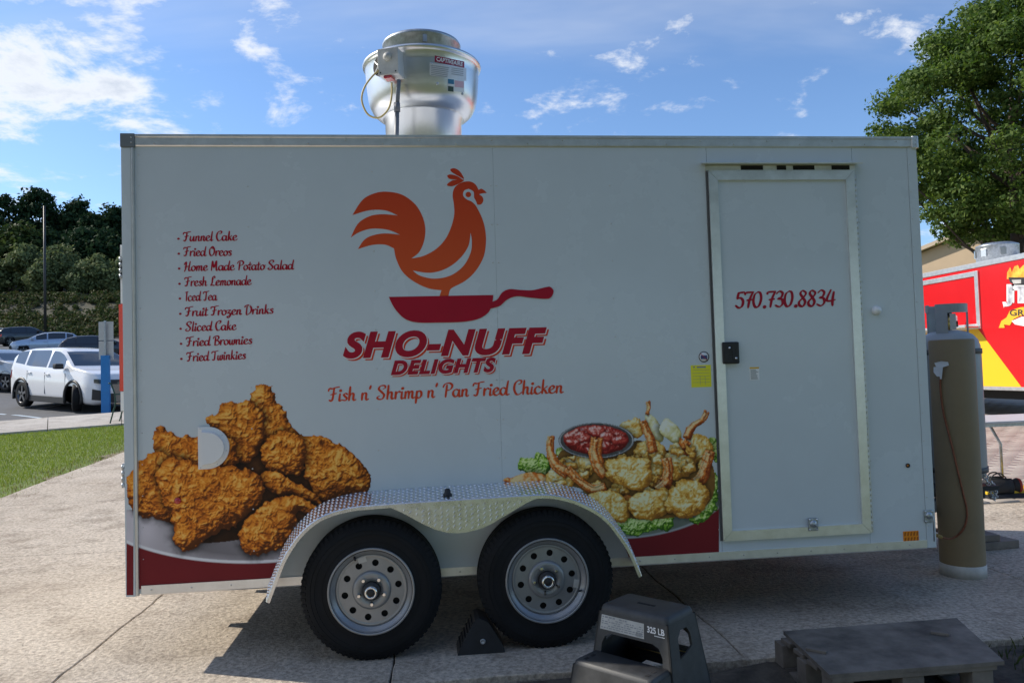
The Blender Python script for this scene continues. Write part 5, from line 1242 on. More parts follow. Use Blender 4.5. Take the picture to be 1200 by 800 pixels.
mb = MB(); mb.add([fr(0.62, 0.352, 0.0014), fr(0.90, 0.352, 0.0014), fr(0.90, 0.355, 0.0014), fr(0.62, 0.355, 0.0014)], [(0, 1, 2, 3)]); mb.build('rating_underline', M['vinyl_white'], sl)

# plywood-topped pallet
ZP = 0.115
cs4 = [on_z(x, y, ZP)[:2] for x, y in ((918, 739), (1121, 723.5), (1177, 774), (972, 790))]
pc = sum(cs4)/4; pa = math.atan2((cs4[1]-cs4[0])[1]+(cs4[2]-cs4[3])[1], (cs4[1]-cs4[0])[0]+(cs4[2]-cs4[3])[0])
pl = empty('pallet', (pc[0], pc[1], -0.045), pa); tag(pl, 'weathered wooden pallet topped with a grey plywood sheet', 'pallet')
ca, sa = math.cos(-pa), math.sin(-pa); loc = [((p-pc)[0]*ca-(p-pc)[1]*sa, (p-pc)[0]*sa+(p-pc)[1]*ca) for p in cs4]
xs0, xs1 = -0.44, 0.42; ys0, ys1 = min(p[1] for p in loc), max(p[1] for p in loc); zt_ = ZP+0.045
mb = MB(); mb.prism([loc[3], loc[2], loc[1], loc[0]], lambda a, b, t: (a, b, t), zt_-0.016, zt_); mb.build('plywood_sheet', M['ply'], pl)
x0_, x1_ = loc[3][0]+0.02, loc[2][0]-0.03
for i in range(4):
    y = ys0+0.045+(ys1-ys0-0.13)*i/3; MB().box(x0_+0.02*i*0.3-0.01, x1_, y-0.04, y+0.045, zt_-0.036, zt_-0.0165, 0.002).build('deck_board', M['wood'], pl)
for i in range(3):
    x = x0_+0.03+(x1_-x0_-0.10)*i/2
    for j in range(3):
        y = ys0+0.05+(ys1-ys0-0.10)*j/2; MB().box(x-0.04, x+0.055, y-0.04, y+0.04, 0.022, zt_-0.0365, 0.003).build('block', M['wood'], pl)
    MB().box(x-0.035, x+0.05, ys0+0.01, ys1-0.01, 0.003, 0.0215, 0.002).build('bottom_board', M['wood'], pl)
for i, (px, py, l_, rz, lb) in enumerate(((957, 761, 0.085, -0.75, 'short wood scrap at the left edge of the plywood sheet'), (1102, 741, 0.075, -0.7, 'short wood scrap towards the back right of the plywood sheet'))):
    p = on_z(px, py, ZP+0.008); o = MB().box(-l_/2, l_/2, -0.014, 0.014, 0.0, 0.012, 0.002).build('wood_scrap', M['wood']); o.location = (p[0], p[1], ZP+0.0008); o.rotation_euler = (0, 0, rz); tag(o, lb, 'wood scrap')

# tall tan tube with a pale foot, standing before the gas tank
tp = on_z(1127, 664, 0.0); tcx, tcy = 4.862, 0.60; trd = 0.130
tb = empty('tan_tube', (tcx, tcy, 0)); tag(tb, 'tall narrow tan cylinder with pale foot band standing by the grey gas tank', 'cylinder')
MB().lathe([(trd, 0.075), (trd+0.001, 0.4), (trd, 0.9), (trd+0.001, 1.490), (trd-0.004, 1.497), (trd-0.012, 1.497), (trd-0.012, 1.40), (0.0, 1.39)], n=64).build('tube_body', M['tan'], tb)
MB().lathe([(trd-0.01, 0.0), (trd+0.003, 0.0), (trd+0.003, 0.074), (trd, 0.076), (trd-0.01, 0.076)], n=64, close=True).build('foot_band', M['palegrey'], tb)
def tube_pt(px, py, lift=0.004):
    d = ray(px, py); o = CAMP-np.array([tcx, tcy, 0]); r = trd+lift; A = d[0]**2+d[1]**2; B = 2*(o[0]*d[0]+o[1]*d[1]); Cc = o[0]**2+o[1]**2-r*r
    t = (-B-math.sqrt(max(0, B*B-4*A*Cc)))/(2*A); p = o+d*t; return (p[0], p[1], p[2])
# copper gas line taped to it
gl = empty('gas_line', (tcx, tcy, 0)); tag(gl, 'copper gas line with white tape looping down the tan cylinder', 'gas line')
path = [tube_pt(x, y, 0.010) for x, y in ((1103, 432), (1102, 455), (1106, 485), (1115, 520), (1122, 550), (1128, 575), (1133, 597), (1132, 612), (1127, 622), (1119, 629))]
q = on_y(1111, 631, 0.47); path.append((q[0]-tcx, q[1]-tcy, q[2])); q = on_y(1103, 629, 0.42); path.append((q[0]-tcx, q[1]-tcy, q[2])); q = on_y(1098, 627, 0.40); path.append((q[0]-tcx, q[1]-tcy, q[2]))
MB().tube(catmull(path, 6), 0.0062, 8).build('copper_pipe', M['copper'], gl)
MB().tube([path[-2], path[-1]], 0.012, 6, smooth=False).build('brass_fitting', M['brass'], gl)
mb = MB(); 
for k, poly in enumerate(([(1095,425),(1103,423),(1111,424),(1112,428),(1105,430),(1097,430)], [(1094,430),(1104,429),(1104,434),(1101,441),(1098,441),(1094,436)], [(1100,430),(1105,430),(1103.5,444),(1101.5,444)])):
    mb.flat(poly, lambda a, b, k=k: tube_pt(a, b, 0.016+0.002*k))
mb.build('tape', M['tape'], gl)

# grey propane tank on the tongue tray
kx, ky = 5.245, 1.16; kr = 0.205
tk = empty('propane_tank', (kx, ky, 0.486)); tk.scale = (1, 1, 1.035); tag(tk, 'tall grey propane tank with handle collar strapped on the trailer tongue', 'gas tank')
MB().lathe([(0.15, 0.0), (0.15, 0.03), (kr*0.93, 0.045), (kr, 0.10), (kr, 0.90), (kr-0.004, 0.945), (kr*0.92, 0.985), (kr*0.78, 1.02), (kr*0.55, 1.045), (kr*0.3, 1.055), (0.0, 1.058)], n=64).build('shell', M['tank'], tk)
for z in (0.10, 0.905): MB().lathe([(kr+0.002, z-0.018), (kr+0.006, z-0.018), (kr+0.006, z+0.018), (kr+0.002, z+0.018)], n=48, close=True).build('strap', M['strap'], tk)
# collar: a part cylinder with hand openings
cr_, zc0, zc1 = 0.135, 1.03, 1.235; N = 60
def carc(a0, a1, z0, z1, mb):
    m_ = max(2, int((a1-a0)/0.1)); V = []
    for i in range(m_+1):
        a = a0+(a1-a0)*i/m_
        for r in (cr_, cr_-0.006):
            for z in (z0, z1): V.append((r*math.cos(a), r*math.sin(a), z))
    F = []
    for i in range(m_):
        b = i*4; F += [(b, b+4, b+5, b+1), (b+2, b+3, b+7, b+6), (b+1, b+5, b+7, b+3), (b, b+2, b+6, b+4)]
    F += [(0, 1, 3, 2), (m_*4, m_*4+2, m_*4+3, m_*4+1)]; mb.add(V, F)
mb = MB(); carc(-2.75, -2.15, zc0, zc1, mb); carc(-2.15, -0.75, zc1-0.062, zc1, mb); carc(-0.75, -0.30, zc0, zc1, mb); carc(1.0, 2.2, zc0, zc1, mb); carc(0.2, 1.0, zc1-0.05, zc1, mb); carc(2.2, 3.1, zc1-0.05, zc1, mb)
mb.build('collar', M['tank'], tk)
mb = MB(); mb.tube([(0, 0, 1.05), (0, 0, 1.16)], [0.03, 0.022], 12); mb.tube([(0, 0, 1.12), (-0.07, -0.03, 1.13)], 0.014, 8); mb.build('valve', M['brass'], tk)
MB().lathe([(0.034, 1.16), (0.036, 1.17), (0.034, 1.185), (0.0, 1.187)], n=16).build('valve_wheel', M['black_pl'], tk)
MB().box(-0.075, -0.030, -0.140, -0.136, 1.055, 1.165, 0.0008).build('paper_tag', M['palegrey'], tk)
# second tank further along the tray, mostly hidden
tk2 = copy_tree(tk); tk2.location = (4.72, 1.32, 0.486); tag(tk2, 'grey propane tank standing close to the front wall of the white trailer', 'gas tank')

# safety chain, block, bag and cable ramp beyond the tube
cq = on_y(1152, 560, 1.0); ch = empty('safety_chain', (cq[0], cq[1], cq[2])); tag(ch, 'galvanised safety chain hanging in a loop from the trailer tongue', 'chain')
P = catmull([(0.0, 0, 0.06), (0.02, -0.02, -0.03), (0.04, -0.02, -0.11), (0.07, -0.01, -0.15), (0.09, 0, -0.11), (0.08, 0.02, -0.03)], 4)
for i in range(len(P)-1):
    a, b = Vector(P[i]), Vector(P[i+1]); t = (b-a).normalized(); s1 = t.orthogonal().normalized(); s2 = t.cross(s1); s = s1 if i % 2 else s2; c_ = (a+b)/2; ln = (b-a).length*0.75
    MB().tube([c_+t*ln*math.cos(q)+s*0.012*math.sin(q) for q in np.linspace(0, 2*PI, 11)], 0.0038, 6, cap=False).build('link', M['alu_mat'], ch)
bp_ = on_z(1160, 621, 0.05); wbk = MB().box(-0.19, 0.19, -0.10, 0.10, 0.0, 0.055, 0.004).build('wood_block', M['wood']); wbk.location = (5.50, 1.22, 0.002); wbk.rotation_euler = (0, 0, 0.08); tag(wbk, 'flat grey timber block lying on the ground beside the tongue', 'wood block')
wb2 = MB().box(-0.13, 0.13, -0.085, 0.085, 0.0, 0.045, 0.004).build('wood_block', M['wood']); wb2.location = (5.42, 1.22, 0.0585); wb2.rotation_euler = (0, 0, -0.05); tag(wb2, 'smaller timber block stacked on the flat block under the jack', 'wood block')
# hitch coupler bits (black) hanging at the tongue end
gb = on_ground(1172, 583)
bag = empty('duffel_bag', (gb[0], gb[1], gb[2]+0.013), -0.15); bag.scale = (0.62, 0.62, 0.72); tag(bag, 'black duffel bag with red end lying on the brick paving', 'bag')
prof = [(-0.24, 0.09), (-0.22, 0.12), (-0.12, 0.135), (0.0, 0.14), (0.10, 0.125), (0.17, 0.105)]
V = []; F = []; n = 18
for i, (x, r) in enumerate(prof):
    for k in range(n):
        a = 2*PI*k/n; rr = r*(1+0.10*math.sin(a*3+i*1.7)+0.06*math.sin(a*5+i)); V.append((x, rr*math.cos(a)*1.05, max(0.002, 0.12+rr*math.sin(a)*0.95)))
for i in range(len(prof)-1):
    for k in range(n): F.append((i*n+k, i*n+(k+1) % n, (i+1)*n+(k+1) % n, (i+1)*n+k))
F += [tuple(range(n)), tuple(range((len(prof)-1)*n, len(prof)*n))[::-1]]
M['bag'] = mat('black_nylon', (0.016, 0.017, 0.020), 0.7, var=0.4, vscale=14, bump=0.006, bscale=18)
MB().add(V, F, True).build('bag_body', M['bag'], bag)
MB().tube([(0.15, 0, 0.12), (0.26, 0, 0.13), (0.28, 0, 0.13)], [0.07, 0.10, 0.085], 16).build('bag_end', M['bag'], bag)
MB().tube([(0.262, 0, 0.13), (0.30, 0, 0.13)], [0.104, 0.095], 16).build('red_lining', mat('red_nylon', (0.35, 0.03, 0.02), 0.7), bag)
for s in (-0.05, 0.06): MB().tube(catmull([(-0.16, s, 0.22), (-0.10, s*1.1, 0.29), (0.0, s*1.1, 0.30), (0.08, s, 0.235)], 5), 0.009, 6).build('handle', M['bag'], bag)
MB().box(-0.15, 0.06, -0.03, 0.03, 0.245, 0.258, 0.004).build('zip_flap', M['bag'], bag)
cA, cB = on_ground(1158, 586), on_ground(1240, 582)
cr2 = empty('cable_ramp', (cA[0], cA[1], cA[2]+0.013), math.atan2(cB[1]-cA[1], cB[0]-cA[0])); tag(cr2, 'black cable ramp with yellow lid on the paving behind the bag', 'cable ramp')
for i in range(2):
    mb = MB(); x0 = i*0.92; V = [(x, y, z) for x in (x0, x0+0.9) for y, z in ((-0.03, 0.0), (0.0, 0.032), (0.30, 0.040), (0.34, 0.0))]; mb.add(V, [(0, 1, 2, 3), (4, 7, 6, 5), (0, 4, 5, 1), (1, 5, 6, 2), (2, 6, 7, 3), (3, 7, 4, 0)]); o = mb.build('ramp_body', M['black_pl'], cr2)
    MB().box(x0+0.02, x0+0.88, 0.03, 0.29, 0.030, 0.056, 0.003).build('lid', mat('yellow_plastic', (0.75, 0.48, 0.02), 0.5, var=0.15), o)
# folding table
tl = empty('folding_table', (0, 0, 0)); tq = at_d(1150, 494, 7.0); gz_ = ground_z(tq[0]+0.6, tq[1]+0.5)
tl.location = (tq[0]-0.25, tq[1], gz_); tl.rotation_euler = (0, 0, 0.02); tag(tl, 'grey topped folding table in front of the red trailer', 'table')
ht = tq[2]-gz_
MB().box(0, 1.8, -0.05, 0.70, ht-0.022, ht, 0.006).build('table_top', mat('table_plastic', (0.52, 0.53, 0.54), 0.45, var=0.08), tl)
MB().box(0.02, 1.78, -0.03, 0.68, ht-0.05, ht-0.0225, 0.003).build('table_frame', M['galv'], tl)
for x in (0.80, 1.55):
    for y in (0.06, 0.60): MB().tube([(x, y, ht-0.05), (x+0.13, y, ht*0.62), (x+0.13, y, 0.013)], 0.014, 8).build('leg', M['galv'], tl)

# ------------------------------------------------------------------ red food trailer parked at right angles
RXP = 11.1; RY0, RY1 = 3.6, 12.2; RZ0, RZ1 = 0.82, 3.03; RDEP = 2.4
rt = empty('red_food_trailer', (RXP, RY0, 0)); tag(rt, 'red and yellow food trailer with flaming grill logo', 'food trailer')
M['redp'] = mat('red_gloss', (0.62, 0.008, 0.012), 0.22, var=0.04, vscale=1.5, coat=0.4); M['yelp'] = mat('yellow_gloss', (0.85, 0.52, 0.02), 0.25, coat=0.4)
LY = RY1-RY0
rp = lambda mb, name, m_, par=rt: mb.build(name, m_, par)
rp(MB().box(0.006, RDEP, 0.0, LY, RZ0+0.01, RZ1-0.02), 'body_shell', M['white2'])
rp(MB().box(0.0, 0.0055, 0.0, LY, RZ0+0.05, RZ1-0.09), 'side_wall', M['redp'])
rp(MB().box(-0.015, 0.02, -0.01, LY+0.01, RZ1-0.088, RZ1, 0.004), 'top_rail', M['alu'])
rp(MB().box(-0.010, 0.01, -0.01, LY+0.01, RZ0-0.01, RZ0+0.048, 0.003), 'bottom_rail', M['alu'])
def rpx(px, py): 
    d = ray(px, py); t = (RXP-CAMP[0])/d[0]; p = CAMP+d*t; return (p[1]-RY0, p[2])
# yellow swoosh
ya = rpx(1146, 385); yb2 = rpx(1197, 453)
mb = MB(); mb.flat([(yb2[0], RZ0+0.052), (ya[0], ya[1]), (LY-0.01, ya[1]+0.15), (LY-0.01, RZ0+0.052)], lambda a, b: (-0.0012, a, b)); rp(mb, 'yellow_swoosh', M['yelp'])
# serving hatch
h1 = rpx(1147, 317); h2 = rpx(1147, 385); hy0, hy1 = h1[0], min(LY-0.2, h1[0]+2.6); hz1, hz0 = h1[1], h2[1]
hat = empty('serving_hatch'); hat.parent = rt
rp(MB().box(-0.012, -0.001, hy0+0.09, hy1-0.09, hz0+0.09, hz1-0.09), 'hatch_door', M['redp'], hat)
rp(MB().box(-0.030, -0.001, hy0, hy0+0.088, hz0, hz1, 0.004), 'hatch_frame', M['alu'], hat); rp(MB().box(-0.030, -0.001, hy1-0.088, hy1, hz0, hz1, 0.004), 'hatch_frame', M['alu'], hat)
rp(MB().box(-0.030, -0.001, hy0+0.089, hy1-0.089, hz1-0.088, hz1, 0.004), 'hatch_frame', M['alu'], hat); rp(MB().box(-0.030, -0.001, hy0+0.089, hy1-0.089, hz0, hz0+0.088, 0.004), 'hatch_frame', M['alu'], hat)
rp(MB().box(-0.30, -0.031, hy0+0.02, hy1-0.02, hz0+0.02, hz0+0.045, 0.004), 'shelf', M['alu'], hat)
for i, (yy, cap_, lbl) in enumerate(((hy0+0.42, 'white', 'white capped sauce bottle standing on the hatch shelf'), (hy0+1.90, 'white', 'second white capped bottle further along the hatch shelf'))):
    b_ = empty('sauce_bottle', (RXP-0.17, RY0+yy, hz0+0.0455)); tag(b_, lbl, 'bottle')
    MB().lathe([(0.0, 0.0), (0.035, 0.0), (0.036, 0.09), (0.028, 0.115), (0.014, 0.125)], n=16).build('bottle_body', M['black_pl'], b_); MB().lathe([(0.03, 0.116), (0.03, 0.20), (0.022, 0.21), (0.0, 0.212)], n=16).build('bottle_cap', M['vinyl_white'], b_)
# roof fan, drum shape
fq = rpx(1169, 300); fc = (0.75, fq[0]+0.2)
rf = empty('roof_fan'); rf.parent = rt; dq = ray(1169, 300); tq_ = (RXP+0.75-CAMP[0])/dq[0]; rf.location = (0.75, (CAMP+dq*tq_)[1]-RY0, RZ1-0.02)
MB().lathe([(0.30, 0.0), (0.30, 0.10), (0.34, 0.11), (0.34, 0.36), (0.345, 0.37), (0.335, 0.385), (0.25, 0.42), (0.0, 0.43)], n=48).build('fan_drum', M['galv'], rf)
for a in (2.6, 3.4, 4.3): MB().box(-0.36, -0.338, -0.05, 0.05, 0.17, 0.31, 0.004, Matrix.Rotation(a-PI, 4, 'Z')).build('fan_bracket', M['fan_alu'], rf)
# logo: flames over a kettle, JT in chrome letters, GRILL on a ribbon
lg = empty('grill_logo'); lg.parent = rt
def lflat(poly, lift, m_, name): mb = MB(); mb.flat([rpx(*p) for p in poly], lambda a, b: (-0.001-lift, a, b)); return mb.build(name, m_, lg)
M['flame'] = mat('flame_orange', (0.85, 0.28, 0.01), 0.4, var=0.35, vscale=6, col2=(0.95, 0.62, 0.08)); M['ribbon'] = mat('ribbon_gold', (0.85, 0.48, 0.03), 0.4)
fl = [(1180,327),(1180.5,319),(1184,313),(1186,319),(1189,312),(1193,310.5),(1195,315),(1199,311),(1203,309),(1206,315),(1211,312),(1213,320),(1216,328)]
lflat(fl, 0.002, M['flame'], 'flames')
lflat([(1182,325),(1214,325),(1213,331),(1206,334),(1190,334),(1184,331)], 0.004, M['dark'], 'kettle'); lflat([(1186,328),(1197,327.5),(1197,332),(1188,332.5)], 0.006, M['palegrey'], 'kettle_shine')
M['chromeprint'] = mat('silver_print', (0.50, 0.50, 0.54), 0.35, var=0.5, vscale=9, col2=(0.85, 0.85, 0.88))
def lblock(text, x0, y0, x1, y1, off, lift, m_, name):
    V, F = block_verts(text, off, 0.0); lo, hi = V.min(0), V.max(0); P = []
    for v in V:
        u, w = (v[0]-lo[0])/(hi[0]-lo[0]), (v[1]-lo[1])/(hi[1]-lo[1]); q = rpx(x0+(x1-x0)*u, y1+(y0-y1)*w); P.append((-0.001-lift, q[0], q[1]))
    return MB().add(P, F).build(name, m_, lg)
lblock("JT", 1175, 333, 1209, 361, 0.10, 0.004, M['vinyl_white'], 'letter_outline'); lblock("JT", 1177, 335, 1207, 359, 0.04, 0.006, M['chromeprint'], 'letters')
lflat([(1171,384),(1174,376),(1180,372),(1184,364),(1196,360),(1212,359),(1226,362),(1226,372),(1210,369),(1196,370),(1188,374),(1184,381),(1177,380),(1178,384)], 0.008, M['ribbon'], 'ribbon'); lflat([(1186,376),(1198,371),(1214,371),(1214,383),(1200,382),(1190,380)], 0.0085, M['vinyl_white'], 'plate')
lblock('GRILL', 1184, 362.5, 1216, 370, 0.02, 0.011, M['ink'], 'ribbon_letters')
rs_ = rpx(1158, 446); 
# wheels and chassis under it
for yy in (0.9, 1.85):
    w = empty('wheel'); w.parent = rt; w.location = (0.16, yy, ground_z(RXP, RY0+yy)+0.35)
    MB().lathe([(0.20, 0.10), (0.30, 0.105), (0.345, 0.08), (0.35, 0.0), (0.345, -0.08), (0.30, -0.10), (0.20, -0.10)], axis='x', n=32).build('tyre', M['rubber'], w); MB().lathe([(0.21, -0.09), (0.12, -0.07), (0.0, -0.07)], axis='x', n=32).build('rim', M['rim'], w)
rp(MB().box(0.35, RDEP-0.35, 0.1, LY-0.1, RZ0-0.18, RZ0+0.005), 'chassis', M['void'])
mb = MB(); mb.box(0.55, 0.62, 0.3, 0.37, ground_z(RXP, RY0), RZ0-0.17); mb.box(0.55, 0.62, LY-0.4, LY-0.33, ground_z(RXP, RY1), RZ0-0.17); rp(mb, 'support_jacks', M['dark'])
# beige building behind
bq = at_d(1115, 300, 42)
bl = empty('beige_building', (bq[0]-4, bq[1], ground_z(bq[0], bq[1])), -0.9); tag(bl, 'low beige building with a pale shallow roof behind the red trailer', 'building')
M['beige'] = mat('beige_siding', (0.62, 0.47, 0.32), 0.8, var=0.08, vscale=0.7); M['paleroof'] = mat('pale_roof', (0.62, 0.50, 0.37), 0.6, var=0.1, vscale=0.5)
hq = at_d(1135, 287, 42)[2]-bl.location.z; he = at_d(1075, 322, 42)[2]-bl.location.z
mb = MB(); W_ = 13.0
mb.prism([(-W_*0.25, 0), (W_*0.95, 0), (W_*0.95, he-0.5), (W_*0.30, hq), (-W_*0.25, he-0.6)], lambda a, b, t: (a, t, b), 0.0, 14.0); wl = mb.build('gable_wall', M['beige'], bl)
for sgn, (xa, za, xb, zb_) in enumerate(((-W_*0.28, he-0.66, W_*0.30, hq+0.02), (W_*0.30, hq+0.02, W_*0.98, he-0.56))):
    mb = MB(); mb.add([(x, y, z+dz) for dz in (0.02, 0.22) for x, y, z in ((xa, -0.35, za), (xb, -0.35, zb_), (xb, 14.4, zb_), (xa, 14.4, za))], [(3, 2, 1, 0), (4, 5, 6, 7), (0, 1, 5, 4), (1, 2, 6, 5), (2, 3, 7, 6), (3, 0, 4, 7)]); mb.build('roof', M['paleroof'], bl)
for i in range(8):
    MB().box(-W_*0.24, W_*0.94, -0.012, -0.002, 0.4+i*0.40, 0.412+i*0.40).build('siding_joint', M['paleroof'], bl) if False else None
for s in (0.06, 0.5): MB().box(W_*s, W_*s+1.2, -0.05, 0.02, 1.0, 2.2).build('window', glass_mat('building_glass'), bl)

# ------------------------------------------------------------------ trees
def leaf_cloud(centres, radii, n_each, size, seed, up=0.3):
    g = np.random.default_rng(seed); m_ = len(centres); idx = np.repeat(np.arange(m_), n_each); n = len(idx)
    C_ = np.asarray(centres)[idx]; R_ = np.asarray(radii)[idx][:, None]
    d = g.normal(size=(n, 3)); d /= np.linalg.norm(d, axis=1, keepdims=True); rr = g.random((n, 1))**0.42
    P = C_+d*rr*R_*np.array([1, 1, 0.72])
    a = d+g.normal(size=(n, 3))*0.7; a[:, 2] += up; a /= np.linalg.norm(a, axis=1, keepdims=True)        # leaf normal
    t = np.cross(a, g.normal(size=(n, 3))); t /= np.linalg.norm(t, axis=1, keepdims=True); b = np.cross(a, t)
    s = size*g.uniform(0.6, 1.35, (n, 1))
    V = np.stack([P-t*s, P+b*s*0.5+a*s*0.12, P+t*s, P-b*s*0.5+a*s*0.12], 1).reshape(-1, 3)
    F = np.arange(n)[:, None]*4+np.array([[0, 1, 2, 3]]); return V, F
def make_tree(name, base, H, crown_r, crown_z0, n_clump, n_each, leaf, leafmat, label, cat='tree', group=None, seed=1, clump_r=0.9, shape='round', trunk_r=None, limbs=14, sx=1.0):
    g = np.random.default_rng(seed); t = empty(name, base); tag(t, label, cat, group); r0 = trunk_r or H*0.022
    cen = []; rad = []
    zc = (crown_z0+H)/2; hz = (H-crown_z0)/2
    while len(cen) < n_clump:
        u = g.uniform(-1, 1, 3)
        if shape == 'round':
            q = (u**2).sum()
            if q > 1 or q < 0.12: continue
            if g.random() > 0.35+0.65*q: continue
            w = 1.0 if u[2] < 0 else 1.0
            w = 1.0-0.48*max(0.0, u[2])**1.3; p = np.array([u[0]*crown_r*sx*w, u[1]*crown_r*w, zc+u[2]*hz])
        else:                                   # spire: wide low, narrow top
            k = (u[2]+1)/2; rr = crown_r*(1-k)**0.75*(0.75+0.35*g.random())+0.25
            if u[0]**2+u[1]**2 > 1: continue
            p = np.array([u[0]*rr, u[1]*rr, crown_z0+(H-crown_z0)*k])
        cen.append(p); rad.append(clump_r*g.uniform(0.55, 1.25))
    V, F = leaf_cloud(cen, rad, n_each, leaf, seed+1)
    o = link('crown', np_mesh('crown', V, F), leafmat, t)
    mb = MB(); top_ = crown_z0+(H-crown_z0)*0.75
    P = [(0, 0, -0.3)]+[(g.normal(0, 0.02*H*0.3), g.normal(0, 0.02*H*0.3), top_*k) for k in (0.12, 0.3, 0.5, 0.75, 1.0)]
    mb.tube(P, [r0*1.25, r0, r0*0.85, r0*0.65, r0*0.4, r0*0.12], 10)
    for i in range(limbs):
        c_ = cen[int(g.integers(len(cen)))]; z0 = min(max(crown_z0*0.8, c_[2]-crown_r*0.7), top_*0.9); s0 = np.array([0, 0, z0]); mid = (s0*0.5+np.array(c_)*0.5)+np.array([0, 0, -0.06*H*g.random()])
        mb.tube(catmull([s0, mid, np.array(c_)], 4), list(np.linspace(r0*0.28, r0*0.05, 9)), 6)
    mb.build('trunk', M['bark'], t); return t
M['leaf_big'] = leaf_mat('broad_leaf', (0.040, 0.078, 0.016), (0.075, 0.128, 0.024), (0.140, 0.195, 0.042), 0.32, 0.25)
tq = at_d(1202, 400, 25.0)
make_tree('shade_tree', (tq[0], tq[1], ground_z(tq[0], tq[1])), 12.6, 4.7, 4.3, 400, 300, 0.076, M['leaf_big'], 'large leafy shade tree behind the red food trailer', seed=21, clump_r=0.70, limbs=45)
tq = at_d(1290, 400, 33.0)
bt = make_tree('shade_tree', (tq[0], tq[1], ground_z(tq[0], tq[1])), 10.5, 4.6, 3.8, 150, 150, 0.16, M['leaf_big'], 'second leafy tree standing further behind the red food trailer', seed=25, clump_r=1.0, limbs=20)
# unseen tree row added behind the viewer to dim skylight on the trailer's near side
for i in range(8):
    c_ = copy_tree(bt); c_.location = (-17+i*5.2, -15.5-1.5*(i % 2), -0.1); c_.rotation_euler = (0, 0, i*0.9); tag(c_, 'unseen leafy tree added behind the viewer to shade the white trailer', 'tree', 'added row of unseen trees behind the viewer')
# wooded hill behind the car park
M['leaf_dark'] = leaf_mat('dark_leaf', (0.015, 0.034, 0.018), (0.026, 0.052, 0.024), (0.045, 0.074, 0.030), 0.12, 0.04)
M['leaf_mid'] = leaf_mat('mid_leaf', (0.030, 0.050, 0.015), (0.048, 0.075, 0.022), (0.080, 0.105, 0.032), 0.2)
M['leaf_grey'] = leaf_mat('grey_green_leaf', (0.095, 0.125, 0.058), (0.140, 0.175, 0.078), (0.20, 0.225, 0.10), 0.2, 0.05)
M['leaf_scrub'] = leaf_mat('scrub_leaf', (0.035, 0.055, 0.018), (0.060, 0.085, 0.026), (0.125, 0.105, 0.055), 0.15, 0.05)
def hill_tree(px, top, dist, wpx, kind, label, seed, base_py=None, cat='tree'):
    p = at_d(px, 400, dist); gz = ground_z(p[0], p[1]); zt_ = at_d(px, top, dist)[2]; H = max(3.0, zt_-gz); cr_ = wpx*dist/FPX/2
    z0 = 0.16*H if kind != 'shrub' else 0.02*H
    mt = {'dark': M['leaf_dark'], 'mid': M['leaf_mid'], 'shrub': M['leaf_grey'], 'spire': M['leaf_dark']}[kind]
    return make_tree('hill_tree' if kind != 'shrub' else 'hill_shrub', (p[0], p[1], gz), H, cr_, z0, 95 if kind != 'shrub' else 80, 70, 0.34 if kind != 'shrub' else 0.26, mt, label, cat, 'trees on the hill behind the car park' if kind != 'shrub' else 'shrubs along the top of the bank', seed, clump_r=1.35 if kind != 'shrub' else 1.0, shape='round' if kind != 'spire' else 'spire', limbs=8)
HT_ = [(3, 228, 118, 70, 'dark'), (-40, 215, 122, 80, 'dark'), (47, 219, 120, 52, 'dark'), (72, 246, 124, 60, 'dark'), (92, 233, 121, 42, 'dark'), (112, 248, 118, 52, 'dark'), (133, 241, 119, 46, 'dark'), (160, 236, 121, 60, 'dark'), (190, 232, 121, 60, 'dark'), (25, 262, 112, 60, 'mid'), (60, 270, 114, 48, 'dark'), (100, 268, 113, 54, 'dark'), (130, 272, 112, 50, 'dark'), (-15, 275, 112, 70, 'dark')]
hl = ['dark broadleaf tree at the end of the hill tree line above the car park', 'dark tree on the hill beyond the parked cars', 'tallest dark tree on the hill with a ragged crown beside the lamp pole', 'dark tree just right of the lamp pole on the hill', 'dark rounded tree on the hill crest', 'dark tree on the crest above the grey green shrubs', 'dark pointed tree on the hill next to the white trailer', 'dark hill tree partly behind the white trailer', 'dark hill tree hidden behind the white trailer', 'olive green tree lower on the hill in front of the dark trees', 'lower dark tree filling the slope behind the lamp pole', 'lower dark tree above the middle shrub', 'lower dark tree above the shrub by the trailer', 'lower dark tree at the edge of the hill wood']
for i, (px, tp_, d_, w_, k_) in enumerate(HT_): last = hill_tree(px, tp_, d_, w_, k_, hl[i], 500+i*7)
for i in range(9):
    c_ = copy_tree(last); x_, y_ = -36+i*8.5, 112+6*math.sin(i*2.1); c_.location = (x_, y_, ground_z(x_, y_)-0.3); c_.rotation_euler = (0, 0, i*1.3); tag(c_, 'dark hill tree standing wholly behind the white trailer', 'tree', 'trees on the hill behind the car park')
for i, (px, tp_, d_, w_) in enumerate(((31, 286, 106, 46), (72, 287, 105, 48), (116, 299, 104, 42), (-8, 300, 105, 40), (52, 305, 103, 34), (95, 312, 103, 34), (145, 303, 104, 40))):
    hill_tree(px, tp_, d_, w_, 'shrub', ['rounded grey green shrub left of the lamp pole on the bank', 'tall grey green shrub right of the lamp pole on the bank', 'grey green shrub on the bank near the white trailer', 'grey green shrub at the end of the bank row', 'low shrub directly behind the lamp pole', 'low shrub between the two tall bank shrubs', 'grey green bank shrub partly behind the white trailer'][i], 700+i*5, cat='shrub')
